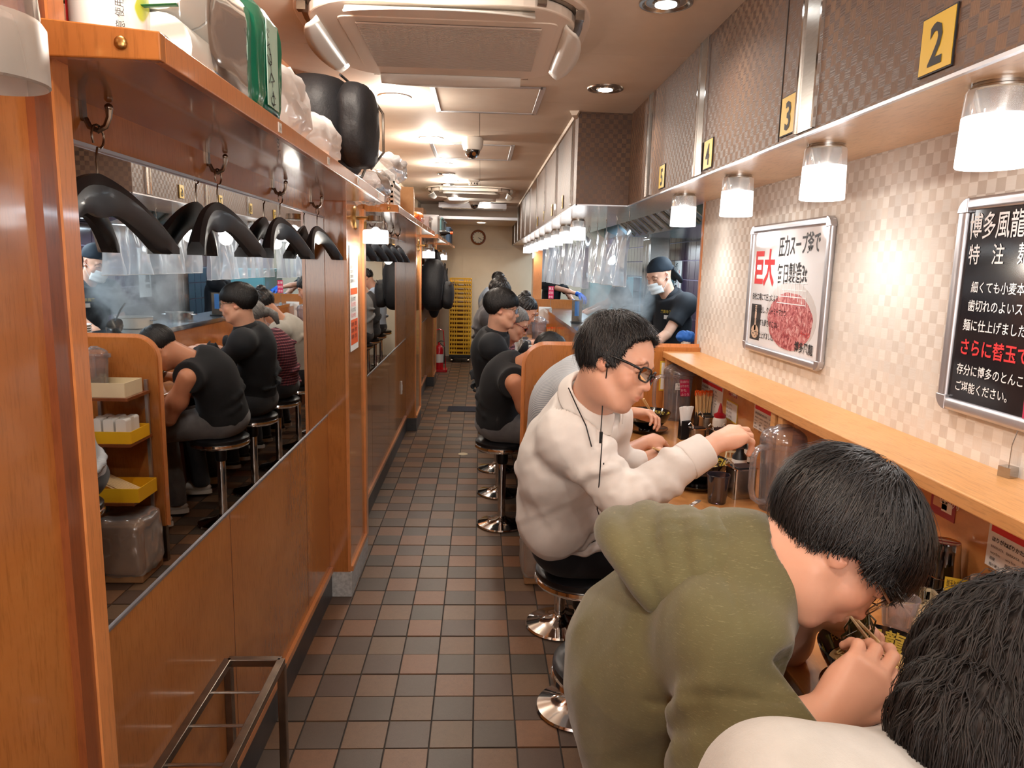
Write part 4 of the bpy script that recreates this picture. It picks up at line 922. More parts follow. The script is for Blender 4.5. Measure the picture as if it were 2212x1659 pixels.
def basket(px, py, w, d, h, label, rz, m):
    t = thing('perforated_basket', label, 'basket', on(px, py), rz, 'cream perforated baskets')
    b = MB()
    nx, ny = int(w/0.013), int(d/0.013)
    for i in range(nx+1): b.box((-w/2+i*w/nx-0.002, -d/2, 0), (-w/2+i*w/nx+0.002, d/2, 0.003))
    for j in range(ny+1): b.box((-w/2, -d/2+j*d/ny-0.002, 0), (w/2, -d/2+j*d/ny+0.002, 0.003))
    tag(b.build('mesh_floor', m, t), kind='stuff'); b = MB()
    for s_ in (-1, 1):
        for i in range(nx+1): b.box((-w/2+i*w/nx-0.003, s_*d/2-0.0015, 0), (-w/2+i*w/nx+0.003, s_*d/2+0.0015, h))
        for j in range(ny+1): b.box((s_*w/2-0.0015, -d/2+j*d/ny-0.003, 0), (s_*w/2+0.0015, -d/2+j*d/ny+0.003, h))
    tag(b.build('mesh_sides', m, t), kind='stuff'); b = MB()
    for s_ in (-1, 1): b.box((-w/2-0.004, s_*d/2-0.003, h-0.005), (w/2+0.004, s_*d/2+0.003, h+0.003)).box((s_*w/2-0.003, -d/2, h-0.005), (s_*w/2+0.003, d/2, h+0.003))
    b.build('rim', m, t)
    return t
M['cream_plastic'] = mat('cream_plastic', srgb(222, 206, 172), 0.4)
basket(1990, 1330, 0.17, 0.10, 0.03, 'cream perforated tray beyond the clear tumbler', 1.35, M['cream_plastic'])
basket(1592, 1000, 0.13, 0.09, 0.03, 'cream perforated tray behind the white-shirted man\'s bowl', 1.2, M['cream_plastic'])
t = thing('napkin_packet', 'stack of white paper napkins leaning on the big pitcher', 'napkins', on(1738, 1098), 0.7)
for k in range(6): MB().box((-0.04, -0.035, 0.0022*k), (0.04, 0.035, 0.0022*k+0.0016), Rx(0.75+0.02*k), (0, 0, 0.032)).build('napkin', M['paper'], t)
MB().rbox((0, 0, 0.012), (0.10, 0.08, 0.024), 0.01).build('napkin_tray', M['black'], t)
def crumple(name, label, cat, loc, r, m, seedv, n=3, flat=0.6, mat_=None):
    bm_ = MB(); rr = np.random.RandomState(seedv); nu, nv = 28, 18; P = np.zeros((nv+1, nu, 3))
    ph = rr.rand(10, 4)*6.28; k_ = rr.randn(10, 3)*3.2
    for i in range(nv+1):
        for j in range(nu):
            a, e = 2*pi*j/nu, pi*i/nv; d = np.array([sin(e)*cos(a), sin(e)*sin(a), cos(e)])
            w = 1+sum(0.09*abs(math.sin(k_[q]@d+ph[q, 0])) for q in range(10))-0.35; P[i, j] = d*w*np.asarray(r)
    P[..., 2] = np.maximum(P[..., 2], -r[2]*0.55)+r[2]*0.55
    f = [(i*nu+j, i*nu+(j+1) % nu, (i+1)*nu+(j+1) % nu, (i+1)*nu+j) for i in range(nv) for j in range(nu)]
    bm_.add(P.reshape(-1, 3), f); o = bm_.build(name, m, None, smooth='all', loc=loc); return tag(o, label, cat)
q = on(1880, 1560); crumple('crumpled_tissue', 'crumpled white tissue on the counter in front of the near bowl', 'tissue', (q[0]+0.03, q[1]-0.06, ZK), (0.06, 0.05, 0.035), M['paper'], 3)
for px, py, a, l in ((1375, 955, 0.3, 'torn clear chopstick sleeve lying near the striped man\'s elbow'), (1490, 1095, 0.9, 'torn clear chopstick sleeve lying left of the tumbler')):
    t = thing('chopstick_wrapper', l, 'wrapper', on(px, py), a, 'torn wrappers')
    P = np.zeros((16, 3, 3))
    for i in range(16):
        for j in range(3): P[i, j] = (-0.08+0.0107*i, (j-1)*0.008, 0.002+0.002*math.sin(i*1.3+j))
    MB().grid(P).build('film_sleeve', M['bag'], t); MB().box((0.03, -0.006, 0.004), (0.055, 0.006, 0.0045)).build('printed_band', M['paper'], t)
# card holder on the ledge
q = at(2176, 1030, 'z', 1.193); t = thing('card_stand', 'steel cube stand holding a magenta order card on the ledge', 'card stand', (q[0], q[1], 1.193), 0.3)
MB().cbox((0, 0, 0.012), (0.028, 0.028, 0.024)).build('cube_base', M['steel'], t, bevel=0.001)
MB().tube([(0, 0, 0.024), (0.001, 0, 0.07), (0.008, -0.006, 0.115)], 0.0011, 6).build('wire', M['steel'], t)
card(t, (0.004, -0.012, 0.105), (0.75, -0.65, 0), (-0.04, 0, 1), 0.052, 0.125, ['替玉とお声掛け下さい', 'Please say Kaedama', 'ばりかた', 'かた・ふつう', 'やわ'], M['magenta'], [M['white_ink']]*5, 'order_card')
for px, py, l in ((2112, 1262, 'yellow order card standing by the dark cups'), (2080, 1285, 'yellow order card standing in front of the other')):
    o = on(px, py); t = thing('order_card', l, 'card', o, -0.4, 'yellow order cards')
    card(t, (-0.04, 0, 0.035), (1, -0.1, 0), (0, 0, 1), 0.075, 0.05, ['替玉とお声掛け下さい', 'Please say Kaedama'], M['yellow_card'], M['ink'], 'card_face'); MB().cbox((0, 0.004, 0.018), (0.05, 0.016, 0.036)).build('card_foot', M['black'], t)
# ------------------------------------------------------------ left shelf loads
ZT = ZSH+0.0205
def roll(loc, r, h, label, axis='z', cat='paper roll'):
    t = thing('paper_towel_roll', label, cat, loc)
    MB().lathe([(0.02, 0), (r, 0), (r, h), (0.02, h), (0.02, 0)], n=28).build('paper', M['paper'], t, smooth=True)
    MB().lathe([(r+0.0006, 0.008), (r+0.0006, h-0.008)], n=28).build('printed_wrap', M['roll_print'], t, smooth=True)
    return t
mm = mat('printed_wrap_paper', srgb(232, 230, 222), 0.3); q = NT(mm); v = q.co(False)
q.link(q.ramp(q.noise(v, 11, 1, 0.4), [(0.44, srgb(235, 232, 226)), (0.56, srgb(236, 232, 226)), (0.57, srgb(190, 198, 70)), (0.64, srgb(176, 190, 60))]), 'Base Color'); M['roll_print'] = mm
t = roll((-0.605, 1.275, ZT), 0.058, 0.215, 'white kitchen paper roll with green spots on near shelf')
MB().box((-0.0592, -0.02, 0.02), (-0.0588, 0.02, 0.2)).build('red_print', M['red_ink'], t); MB().box((0.02, -0.0605, 0.14), (0.045, -0.0585, 0.19)).build('red_print', M['red_ink'], t)
text('ご注意 使用上', 0.014, (0.045, -0.052, 0.03), (0, 0, 1), (-0.9, -0.5, 0), M['ink'], t)
t = thing('spray_can', 'silver and red spray can on near shelf behind the wall lamp', 'spray can', (-0.735, 1.26, ZT))
MB().lathe([(0.001, 0), (0.033, 0), (0.035, 0.006), (0.035, 0.17), (0.026, 0.186), (0.018, 0.19)], n=28).build('can_body', M['steel'], t, smooth=True)
MB().lathe([(0.0353, 0.09), (0.0353, 0.11)], n=28).build('red_band', M['red_ink'], t, smooth=True); MB().lathe([(0.018, 0.188), (0.02, 0.22), (0.001, 0.222)], n=20).build('cap', M['white_plastic'], t, smooth=True)
for k in range(5): text('使用上の注意 可燃性', 0.009, (-0.03, -0.0355, 0.075-0.013*k), (1, 0, 0), (0, 0, 1), M['ink'], t)
t = thing('spray_can', 'dark blue spray can at the left end of near shelf', 'spray can', (-0.83, 1.25, ZT))
MB().lathe([(0.001, 0), (0.033, 0), (0.035, 0.006), (0.035, 0.16), (0.022, 0.18)], n=28).build('can_body', mat('navy_can', srgb(36, 40, 90), 0.3, 0.6), t, smooth=True)
MB().ell((0.0, -0.033, 0.05), (0.02, 0.004, 0.03)).build('red_mark', M['red_ink'], t, smooth='all')
# toilet roll pack in green and clear film
t = thing('toilet_roll_pack', 'big green and clear film pack of white toilet rolls on near shelf', 'paper roll pack', (-0.585, 1.53, ZT), 0.0)
for i in range(2):
    for j in range(3):
        for k in range(2):
            rl = MB().lathe([(0.018, -0.053), (0.052, -0.053), (0.052, 0.053), (0.018, 0.053), (0.018, -0.053)], R=Rx(pi/2), n=24).build('toilet_roll', M['paper'], t, smooth=True)
            rl.location = (-0.055+0.107*i, -0.19+0.115*j, 0.055+0.107*k)
def puffy(name, m, lo, hi, parent, seedv, amp=0.012, k=5.0, p=4, **kw):
    n = 40; c = (np.array(lo)+hi)/2; h = (np.array(hi)-lo)/2; P = np.zeros((n//2+1, n, 3)); rr = np.random.RandomState(seedv); ks = rr.randn(9, 3)*k/np.max(h); ph = rr.rand(9)*6.28
    for i in range(n//2+1):
        for j in range(n):
            e, a = pi*i/(n//2), 2*pi*j/n; d = np.array([sin(e)*cos(a), sin(e)*sin(a), cos(e)]); d = d/((np.abs(d)**p).sum()**(1/p))
            q = d*h; w = sum(abs(math.sin(ks[m_]@q+ph[m_])) for m_ in range(9))/9-0.6; P[i, j] = c+q+nrm(d)*w*amp*2
    b = MB(); b.add(P.reshape(-1, 3), [(i*n+j, i*n+(j+1) % n, (i+1)*n+(j+1) % n, (i+1)*n+j) for i in range(n//2) for j in range(n)])
    return b.build(name, m, parent, smooth='all', **kw)
M['pack_film'] = clear('wrapping_film', (0.98, 1, 0.99, 1), 0.03, 0.08, 0.06, (0.9, 0.92, 0.9, 1), 0.1)
gm = clear('green_printed_film', (0.02, 0.30, 0.16, 1), 0.12, 0.14, 0.80, (0.015, 0.26, 0.15, 1)); M['green_film'] = gm
puffy('clear_film', M['pack_film'], (-0.118, -0.255, -0.001), (0.118, 0.12, 0.222), t, 5, 0.004, 4, 8)
gf = puffy('green_film', gm, (-0.08, 0.02, -0.0005), (0.135, 0.23, 0.235), t, 6, 0.006, 4, 6)
for s_, z_, sz in (('シャワートイレのために', 0.02, 0.03), ('つくった', 0.06, 0.05)): text(s_, sz, (0.139, 0.06, 0.2-z_), (0, 0.25, -0.95), (0, 0.97, 0.25), M['ink'], t, xscale=0.8)
MB().box((0.1365, 0.07, 0.03), (0.138, 0.15, 0.20)).build('pale_print', mat('pale_green_print', srgb(186, 222, 206), 0.4), t)
MB().tube([(-0.09, -0.262, 0.110), (0.0, -0.266, 0.104), (0.09, -0.262, 0.112)], 0.007, 6, flat=0.3).build('green_strap', mat('green_strap', srgb(20, 110, 66), 0.4), t)
MB().tube([(-0.10, -0.255, 0.228), (0.0, -0.258, 0.236), (0.1, -0.255, 0.228)], 0.014, 6, flat=0.3).build('green_strap', bpy.data.materials['green_strap'], t)
t = thing('fan_guard', 'round wire fan guard on near shelf beside the green pack', 'fan guard', (-0.495, 1.82, ZT+0.075), 0.25)
b = MB()
for r in (0.02, 0.04, 0.06, 0.072): b.tube([(0.006*(1-r/0.072), r*cos(a), r*sin(a)) for a in np.linspace(0, 2*pi, 29)], 0.0018, 5)
b.build('guard_rings', M['alu'], t); b = MB()
for k in range(24): a = k*pi/12; b.tube([(0.006, 0.01*cos(a), 0.01*sin(a)), (0, 0.072*cos(a), 0.072*sin(a))], 0.0012, 4)
b.build('guard_spokes', M['alu'], t)
for lo, hi, sd, l in (((-0.74, 1.86, ZT), (-0.47, 2.20, ZT+0.22), 11, 'large crinkled white plastic bag on near shelf past the fan guard'), ((-0.70, 2.19, ZT), (-0.455, 2.56, ZT+0.15), 12, 'smaller crinkled white plastic bag touching the black backpack')):
    o = puffy('plastic_bag', M['whitebag'], lo, hi, None, sd, 0.032, 7, 2.6); tag(o, l, 'plastic bag', 'white plastic bags on the near shelf')
M['black_nylon'] = mottled('black_nylon', srgb(20, 20, 24), srgb(12, 12, 14), 120, 0.62, 0.2)
def backpack(loc, rz, label, s=1.0, tilt=0.0):
    t = thing('backpack', label, 'backpack', loc, rz, 'black backpacks'); t.scale = (s, s, s); t.rotation_euler = (tilt, 0, rz)
    puffy('main_body', M['black_nylon'], (-0.15, -0.10, 0.0), (0.15, 0.11, 0.43), t, 21, 0.012, 3, 3.0)
    puffy('front_pocket', M['black_nylon'], (-0.12, -0.165, 0.02), (0.12, -0.06, 0.25), t, 22, 0.008, 3, 3.2)
    for s_ in (-1, 1): MB().tube([(s_*0.075, 0.10, 0.38), (s_*0.085, 0.145, 0.33), (s_*0.09, 0.15, 0.2), (s_*0.10, 0.12, 0.06)], 0.024, 8, flat=0.25).build('strap', M['black'], t, smooth=True)
    MB().tube([(-0.03, 0.06, 0.42), (-0.02, 0.06, 0.455), (0.02, 0.06, 0.455), (0.03, 0.06, 0.42)], 0.007, 6).build('carry_handle', M['black'], t, smooth=True)
    MB().tube([(-0.115, -0.13, 0.22), (-0.06, -0.166, 0.245), (0.06, -0.166, 0.245), (0.115, -0.13, 0.22)], 0.004, 6).build('zip', M['dark_steel'], t, smooth=True)
    MB().tube([(-0.14, -0.07, 0.1), (-0.135, -0.085, 0.3), (-0.07, -0.09, 0.40), (0.07, -0.09, 0.40), (0.135, -0.085, 0.3), (0.14, -0.07, 0.1)], 0.004, 6).build('zip', M['black'], t, smooth=True)
    return t
bp = backpack((-0.60, 2.60, ZT+0.12), pi/2+0.12, 'bulky black backpack lying on near shelf at its far end', 1.0); bp.matrix_world = Matrix.Translation((-0.60, 2.60, ZT+0.19))@M4(Rx(0.06)@np.array([[0, -1, 0], [0, 0, 1], [-1, 0, 0.0]])@np.diag([1.22, 1.25, 1.6]))
# second section
t = thing('plastic_basket', 'white perforated plastic basket on the second shelf', 'basket', (-0.60, 4.14, ZT)); b = MB()
for s_ in (-1, 1):
    for i in range(9): b.box((-0.12+0.03*i-0.008, s_*0.15-0.002, 0.0), (-0.12+0.03*i+0.008, s_*0.15+0.002, 0.13))
    for i in range(11): b.box((s_*0.13-0.002, -0.15+0.03*i-0.008, 0), (s_*0.13+0.002, -0.15+0.03*i+0.008, 0.13))
    for z in (0.01, 0.035, 0.06, 0.085, 0.115): b.box((-0.13, s_*0.15-0.002, z-0.006), (0.13, s_*0.15+0.002, z+0.006)).box((s_*0.13-0.002, -0.15, z-0.006), (s_*0.13+0.002, 0.15, z+0.006))
tag(b.build('lattice_sides', M['white_plastic'], t), kind='stuff'); MB().box((-0.13, -0.15, 0), (0.13, 0.15, 0.004)).build('bottom', M['white_plastic'], t)
MB().box((-0.137, -0.157, 0.125), (0.137, -0.147, 0.14)).box((-0.137, 0.147, 0.125), (0.137, 0.157, 0.14)).box((0.127, -0.157, 0.125), (0.137, 0.157, 0.14)).box((-0.137, -0.157, 0.125), (-0.127, 0.157, 0.14)).build('rim', M['white_plastic'], t)
tag(puffy('plastic_bag', M['bag'], (-0.70, 3.50, ZT), (-0.46, 3.92, ZT+0.16), None, 31, 0.04, 9, 2.6), 'crinkled clear film bag between the backpack and the white basket', 'plastic bag', 'clear film bags on the left shelves')
tag(puffy('plastic_bag', M['bag'], (-0.72, 4.0, ZT+0.16), (-0.44, 4.6, ZT+0.31), None, 32, 0.045, 9, 2.4), 'billowing clear film bag on top of the white basket', 'plastic bag', 'clear film bags on the left shelves')
M['cardboard'] = mottled('cardboard', srgb(170, 128, 88), srgb(156, 114, 76), 20, 0.8)
def carton(lo, hi, label):
    c = (np.array(lo)+hi)/2; s_ = np.array(hi)-lo; t = thing('cardboard_box', label, 'box', (c[0], c[1], lo[2]), 0.08, 'cardboard boxes on the left shelf')
    MB().box((-s_[0]/2, -s_[1]/2, 0), (s_[0]/2, s_[1]/2, s_[2])).build('carton', M['cardboard'], t, bevel=0.002)
    MB().box((-s_[0]/2-0.001, -0.025, s_[2]*0.6), (s_[0]/2+0.001, 0.025, s_[2]+0.001)).build('tape', mat('packing_tape', srgb(190, 160, 110), 0.25), t)
carton((-0.68, 4.85, ZT), (-0.46, 5.25, ZT+0.20), 'brown cardboard box on the second shelf after the basket')
carton((-0.80, 6.0, ZT), (-0.56, 6.4, ZT+0.28), 'taller cardboard box behind on the second shelf')
tag(puffy('snack_bag', mottled('foil_snack_print', srgb(230, 150, 40), srgb(170, 30, 40), 18, 0.3), (-0.60, 5.5, ZT), (-0.45, 5.95, ZT+0.10), None, 41, 0.02, 6, 2.6), 'red and yellow printed packet on the second shelf', 'packet')
def bin_(x, y, w, d, h, m, label, grp='plastic bins on the far shelves'):
    t = thing('storage_bin', label, 'bin', (x, y, ZT), 0, grp)
    MB().box((-w/2, -d/2, 0), (w/2, d/2, 0.004)).box((-w/2, -d/2, 0), (-w/2+0.004, d/2, h)).box((w/2-0.004, -d/2, 0), (w/2, d/2, h)).box((-w/2, -d/2, 0), (w/2, -d/2+0.004, h)).box((-w/2, d/2-0.004, 0), (w/2, d/2, h)).build('bin_walls', m, t)
    MB().box((-w/2-0.01, -d/2-0.01, h-0.012), (w/2+0.01, -d/2, h+0.004)).box((-w/2-0.01, d/2, h-0.012), (w/2+0.01, d/2+0.01, h+0.004)).box((-w/2-0.01, -d/2, h-0.012), (-w/2, d/2, h+0.004)).box((w/2, -d/2, h-0.012), (w/2+0.01, d/2, h+0.004)).build('rim', m, t)
bin_(-0.58, 6.7, 0.24, 0.3, 0.12, M['pitcher'], 'long cloudy plastic tray on the second shelf'); bin_(-0.57, 7.75, 0.25, 0.4, 0.2, M['bag'], 'clear storage bin on the third shelf, nearest')
for k, (y, c, l) in enumerate(((8.45, (70, 110, 112), 'teal storage bin on the third shelf'), (9.05, (60, 76, 90), 'slate storage bin on the third shelf'), (10.5, (50, 96, 140), 'blue storage bin on the farthest shelf'), (11.1, (40, 60, 90), 'dark blue storage bin on the farthest shelf'))):
    bin_(-0.57, y, 0.26, 0.42, 0.22, mat('bin_plastic_%d' % k, srgb(*c), 0.35), l)
t = thing('sauce_bottle', 'dark bottle with orange cap lying across the third shelf edge', 'bottle', (-0.43, 8.12, ZT+0.05)); b = MB().tube([(-0.1, 0, 0), (0.03, 0, 0), (0.06, 0, 0), (0.09, 0, 0)], [0.032, 0.032, 0.014, 0.012], 16); b.build('bottle_body', M['black_gloss'], t, smooth=True); MB().cyl((0.09, 0, 0), (0.12, 0, 0), 0.015).build('cap', M['orange'], t)
# hanging coats, crates, cone
for y, z0, l, s_ in ((7.93, 1.12, 'big black backpack hanging beyond the second pillar', 1.35), (8.72, 1.12, 'black backpack hanging farther, next to the shelf bins', 1.2)):
    bk = backpack((-0.50, y, z0), pi/2, l, s_*0.95); 
def coat():
    t = thing('hanging_coat', 'black jacket hanging lowest before the yellow crates', 'coat', (-0.62, 9.35, 0), 0)
    puffy('coat_body', M['black_nylon'], (-0.06, -0.2, 0.95), (0.12, 0.2, 1.80), t, 51, 0.03, 3, 2.6)
    for s_ in (-1, 1): MB().tube([(0.04, s_*0.16, 1.68), (0.06, s_*0.22, 1.4), (0.07, s_*0.21, 1.05)], [0.05, 0.055, 0.05], 10).build('sleeve', M['black_nylon'], t, smooth=True)
coat()
M['crate'] = mat('yellow_crate_plastic', srgb(242, 186, 36), 0.4); cr = None
def crate():
    t = thing('noodle_crate', 'x', 'crate'); w, d, h = 0.175, 0.25, 0.066; b = MB(); n = 9
    MB().box((-w, -d, 0), (w, d, 0.006)).build('tray_bottom', M['crate'], t)
    for s_ in (-1, 1):
        b.box((-w, s_*d-0.004, 0), (w, s_*d+0.004, 0.014)).box((-w, s_*d-0.004, h-0.018), (w, s_*d+0.004, h-0.006)); b.box((s_*w-0.004, -d, 0), (s_*w+0.004, d, 0.014)).box((s_*w-0.004, -d, h-0.018), (s_*w+0.004, d, h-0.006))
        for i in range(n+1):
            if i not in (4, 5): b.box((-w+2*w*i/n-0.006, s_*d-0.003, 0), (-w+2*w*i/n+0.006, s_*d+0.003, h-0.006))
            b.box((s_*w-0.003, -d+2*d*i/n-0.006, 0), (s_*w+0.003, -d+2*d*i/n+0.006, h-0.006))
    b.build('lattice_side', M['crate'], t); MB().box((-w-0.008, -d-0.008, h-0.01), (w+0.008, -d+0.004, h)).box((-w-0.008, d-0.004, h-0.01), (w+0.008, d+0.008, h)).box((-w-0.008, -d, h-0.01), (-w+0.004, d, h)).box((w-0.004, -d, h-0.01), (w+0.008, d, h)).build('rim', M['crate'], t)
    return t
cr = crate(); NC = 18; ordn = ['bottom', 'second', 'third', 'fourth', 'fifth', 'sixth', 'seventh', 'eighth', 'ninth', 'tenth', 'eleventh', 'twelfth', 'thirteenth', 'fourteenth', 'fifteenth', 'sixteenth', 'seventeenth', 'topmost']
for k in range(NC):
    o = cr if k == 0 else copy_tree(cr); o.location = (-0.325, 12.3, 0.135+0.0705*k); o['label'] = 'yellow noodle crate, '+ordn[k]+(' of the stack by the back wall' if k in (0, NC-1) else ' from the bottom of the stack by the back wall'); o['group'] = 'yellow crates stacked by the back wall'
t = thing('crate_dolly', 'black wheeled dolly under the yellow crates', 'dolly', (-0.325, 12.3, 0)); MB().box((-0.18, -0.26, 0.08), (0.18, 0.26, 0.134)).build('deck', M['black'], t, bevel=0.005)
for sx in (-1, 1):
    for sy in (-1, 1): MB().cyl((sx*0.14-0.015, sy*0.2, 0.04), (sx*0.14+0.015, sy*0.2, 0.04), 0.04).build('wheel', M['dark_steel'], t)
q = at(950, 804, 'z', 0); t = thing('fire_extinguisher_stand', 'red fire extinguisher stand by the far left pillar', 'fire extinguisher', (q[0]-0.02, q[1]+0.1, 0), 0)
rd = mat('red_gloss', srgb(196, 30, 40), 0.25, coat=0.5)
MB().rbox((0, 0, 0.02), (0.26, 0.24, 0.04), 0.03).build('base', rd, t, bevel=0.004); MB().lathe([(0.001, 0.04), (0.065, 0.04), (0.068, 0.06), (0.066, 0.34), (0.045, 0.39), (0.02, 0.41), (0.018, 0.44), (0.001, 0.45)], n=24).build('cylinder', rd, t, smooth=True)
MB().tube([(-0.02, 0, 0.44), (0.03, 0, 0.47), (0.08, 0, 0.46)], 0.008, 6).build('lever', M['black'], t); MB().tube([(0.02, 0, 0.43), (0.085, -0.02, 0.38), (0.09, -0.02, 0.2), (0.08, -0.02, 0.12)], 0.008, 8).build('hose', M['black'], t, smooth=True)
MB().tube([(-0.1, 0.08, 0.03), (-0.06, 0.09, 0.62), (0.0, 0.09, 0.64), (0.06, 0.09, 0.62), (0.1, 0.08, 0.03)], 0.008, 6).build('stand_hoop', rd, t); MB().lathe([(0.0685, 0.14), (0.0685, 0.27)], n=24).build('label', M['paper'], t, smooth=True)
t = thing('extinguisher_sign', 'small red sign with white arrow on the far left pillar', 'sign', (XP-0.0, 9.60, 1.02)); MB().box((-0.06, -0.002, 0), (0.005, 0, 0.16)).build('plate', mat('sign_red', srgb(190, 30, 40), 0.4), t); MB().prism([(-0.045, 0.06), (-0.010, 0.06), (-0.0275, 0.02)], -0.004, -0.002, 1).box((-0.032, -0.004, 0.06), (-0.023, -0.002, 0.08)).build('arrow', M['paper'], t); text('消火器', 0.018, (-0.054, -0.003, 0.115), (1, 0, 0), (0, 0, 1), M['white_ink'], t)
q = at(1000, 884, 'z', 0); t = thing('floor_mat', 'small dark blue mat on the aisle floor', 'mat', (q[0], q[1], 0.0015)); MB().box((-0.17, -0.14, 0), (0.35, 0.14, 0.006)).build('mat_pile', mottled('navy_mat', srgb(44, 46, 58), srgb(34, 36, 46), 80, 0.9), t, bevel=0.003)
MB().box((-0.18, -0.15, 0), (0.36, 0.15, 0.003)).build('rubber_border', M['black'], t)
q = at(1000, 981, 'z', 0); t = thing('drain_cover', 'small round cream disc on the aisle floor near the second stool', 'drain cover', (q[0], q[1], 0.001)); MB().lathe([(0.001, 0.004), (0.035, 0.004), (0.042, 0.001), (0.043, 0)], n=20).build('disc', M['cream_plastic'], t, smooth=True)

# things on the service shelf, seen only in the near mirror
t = thing('service_shelf', 'slim wood service shelf on the near side of the partition, seen in the near mirror', 'shelf', (0.42, 3.64, 0))
for z in (0.93, 0.70, 0.40): MB().box((-0.14, -0.12, z), (0.14, 0.12, z+0.015)).build('shelf_board', M['dark_trim'], t)
for x in (-0.12, 0.12): MB().box((x-0.008, 0.118, 0.25), (x+0.008, 0.134, 1.0)).build('upright_rail', M['alu'], t)
def open_tray(x, y, z, w, d, h, m, label, cat='basket', grp='small trays on the service shelf'):
    t = thing('plastic_tray', label, cat, (x, y, z), 0, grp); MB().box((-w/2, -d/2, 0), (w/2, d/2, 0.004)).build('bottom', m, t)
    for s_ in (-1, 1): MB().box((s_*w/2-0.002, -d/2, 0), (s_*w/2+0.002, d/2, h)).build('side', m, t); MB().box((-w/2, s_*d/2-0.002, 0), (w/2, s_*d/2+0.002, h)).build('side', m, t)
    return t
open_tray(0.40, 3.63, 0.9455, 0.20, 0.18, 0.07, M['cream_plastic'], 'cream tray on top of the service shelf in the near mirror')
open_tray(0.40, 3.63, 0.7155, 0.24, 0.20, 0.06, M['crate'], 'yellow tray of white napkins in the near mirror')
for k in range(3):
    q = thing('napkin_bundle', 'white napkin bundle in the yellow tray, '+['left', 'middle', 'right'][k]+' one', 'napkins', (0.34+0.06*k, 3.63, 0.72), 0, 'napkin bundles'); MB().rbox((0, 0, 0.055), (0.05, 0.14, 0.11), 0.012, axis=1).build('folded_paper', M['paper'], q); MB().box((-0.026, -0.015, 0.0), (0.026, 0.015, 0.1115)).build('paper_band', M['white_plastic'], q)
open_tray(0.38, 3.63, 0.4155, 0.24, 0.20, 0.07, M['crate'], 'lower yellow tray holding spare chopsticks in the near mirror')
q = thing('chopstick_bundle', 'bundle of spare chopsticks lying in the lower yellow tray', 'chopsticks', (0.38, 3.60, 0.49), 0.3)
for k in range(16): MB().tube([(-0.10, -0.04+0.012*(k % 8), 0.012*(k//8)-0.045), (0.11, -0.04+0.012*(k % 8), 0.012*(k//8)+0.015)], 0.004, 4).build('chopstick', M['stick'], q)
q = thing('waste_bin', 'brown waste bin lined with a clear bag, low in the near mirror', 'bin', (0.36, 3.62, 0)); MB().box((-0.11, -0.12, 0.0), (0.11, 0.12, 0.30)).build('bin_body', M['cardboard'], q, bevel=0.008); puffy('bin_liner', M['bag'], (-0.125, -0.135, 0.02), (0.125, 0.13, 0.335), q, 71, 0.014, 6, 7)

# ------------------------------------------------------------ kitchen
T_ = thing('range_hood', 'stainless range hood with slotted filters above the kitchen', 'hood', (1.72, 6.0, 1.93))
MB().prism([(-0.42, 0.30), (-0.42, 0.16), (-0.22, 0.0), (0.42, 0.0), (0.42, 0.38), (-0.30, 0.38)], -1.2, 1.2, 1).build('canopy', M['steel'], T_, bevel=0.004)
for k in range(9): MB().cbox((-0.33, -1.05+0.26*k, 0.075), (0.22, 0.035, 0.012), Ry(0.68)).build('filter_slot', M['dark_steel'], T_)
for x, y, z0, w, d, h, l, m in ((1.98, 8.2, 0.0, 0.22, 0.3, 1.98, 'tall stainless fridge behind the masked cook', 'steel'), (1.85, 10.6, 0.0, 0.6, 0.9, 1.5, 'teal painted cabinet deep in the kitchen', 'teal')):
    if 'teal' not in M: M['teal'] = mat('teal_enamel', srgb(120, 176, 182), 0.35)
    t = thing('kitchen_cabinet', l, 'cabinet', (x, y, z0)); MB().box((-w/2, -d/2, 0.02), (w/2, d/2, h)).build('carcass', M[m], t, bevel=0.006)
    for s_ in (-1, 1):
        dr = MB().box((-w/2-0.012, s_*d/4-d/4+0.006, 0.1), (-w/2, s_*d/4+d/4-0.006, h-0.03)).build('door', M[m], t, bevel=0.004); MB().tube([(-w/2-0.03, s_*0.03, h*0.5), (-w/2-0.03, s_*0.03, h*0.62)], 0.006, 6).build('handle', M['chrome'], dr)
t = thing('steel_shelving', 'open stainless shelving with jars against the purple tiles', 'shelving', (1.98, 4.55, 0)); pj = []
for z in (0.85, 1.2, 1.5): MB().box((-0.18, -0.35, z), (0.18, 0.35, z+0.02)).build('shelf_board', M['teal'], t)
for sx in (-1, 1):
    for sy in (-1, 1): MB().box((sx*0.17-0.012, sy*0.34-0.012, 0), (sx*0.17+0.012, sy*0.34+0.012, 1.75)).build('upright', M['teal'], t)
for k, (y, z) in enumerate(((4.35, 1.221), (4.5, 1.221), (4.68, 1.221), (4.4, 1.521), (4.65, 1.521))):
    j = thing('storage_jar', 'clear jar on the steel shelving, '+['lower left', 'lower middle', 'lower right', 'upper left', 'upper right'][k], 'jar', (1.93, y, z), 0, 'jars on the kitchen shelving'); MB().lathe([(0.001, 0), (0.045, 0), (0.045, 0.12), (0.04, 0.13)], n=18).build('jar_body', M['pitcher'], j, smooth=True); MB().lathe([(0.045, 0.13), (0.045, 0.15), (0.001, 0.152)], n=18).build('lid', M['white_plastic'], j)
# vertical name poster
t = thing('hanging_poster', 'narrow white vertical poster with brushed characters on the purple tiles', 'poster', (2.192, 8.0, 1.30)); 
MB().box((-0.004, -0.12, -0.1), (-0.001, 0.16, 0.42)).build('sheet', M['paper'], t)
for k, c_ in enumerate('博多風龍'): text(c_, 0.11, (-0.0045, 0.13, 0.30-0.118*k), (0, -1, 0), (0, 0, 1), M['ink'], t, bold=0.03)
text('ラーメン', 0.05, (-0.0045, -0.02, 0.33), (0, -0.02, -1), (0, -1, 0), M['red_ink'], t, bold=0.02)
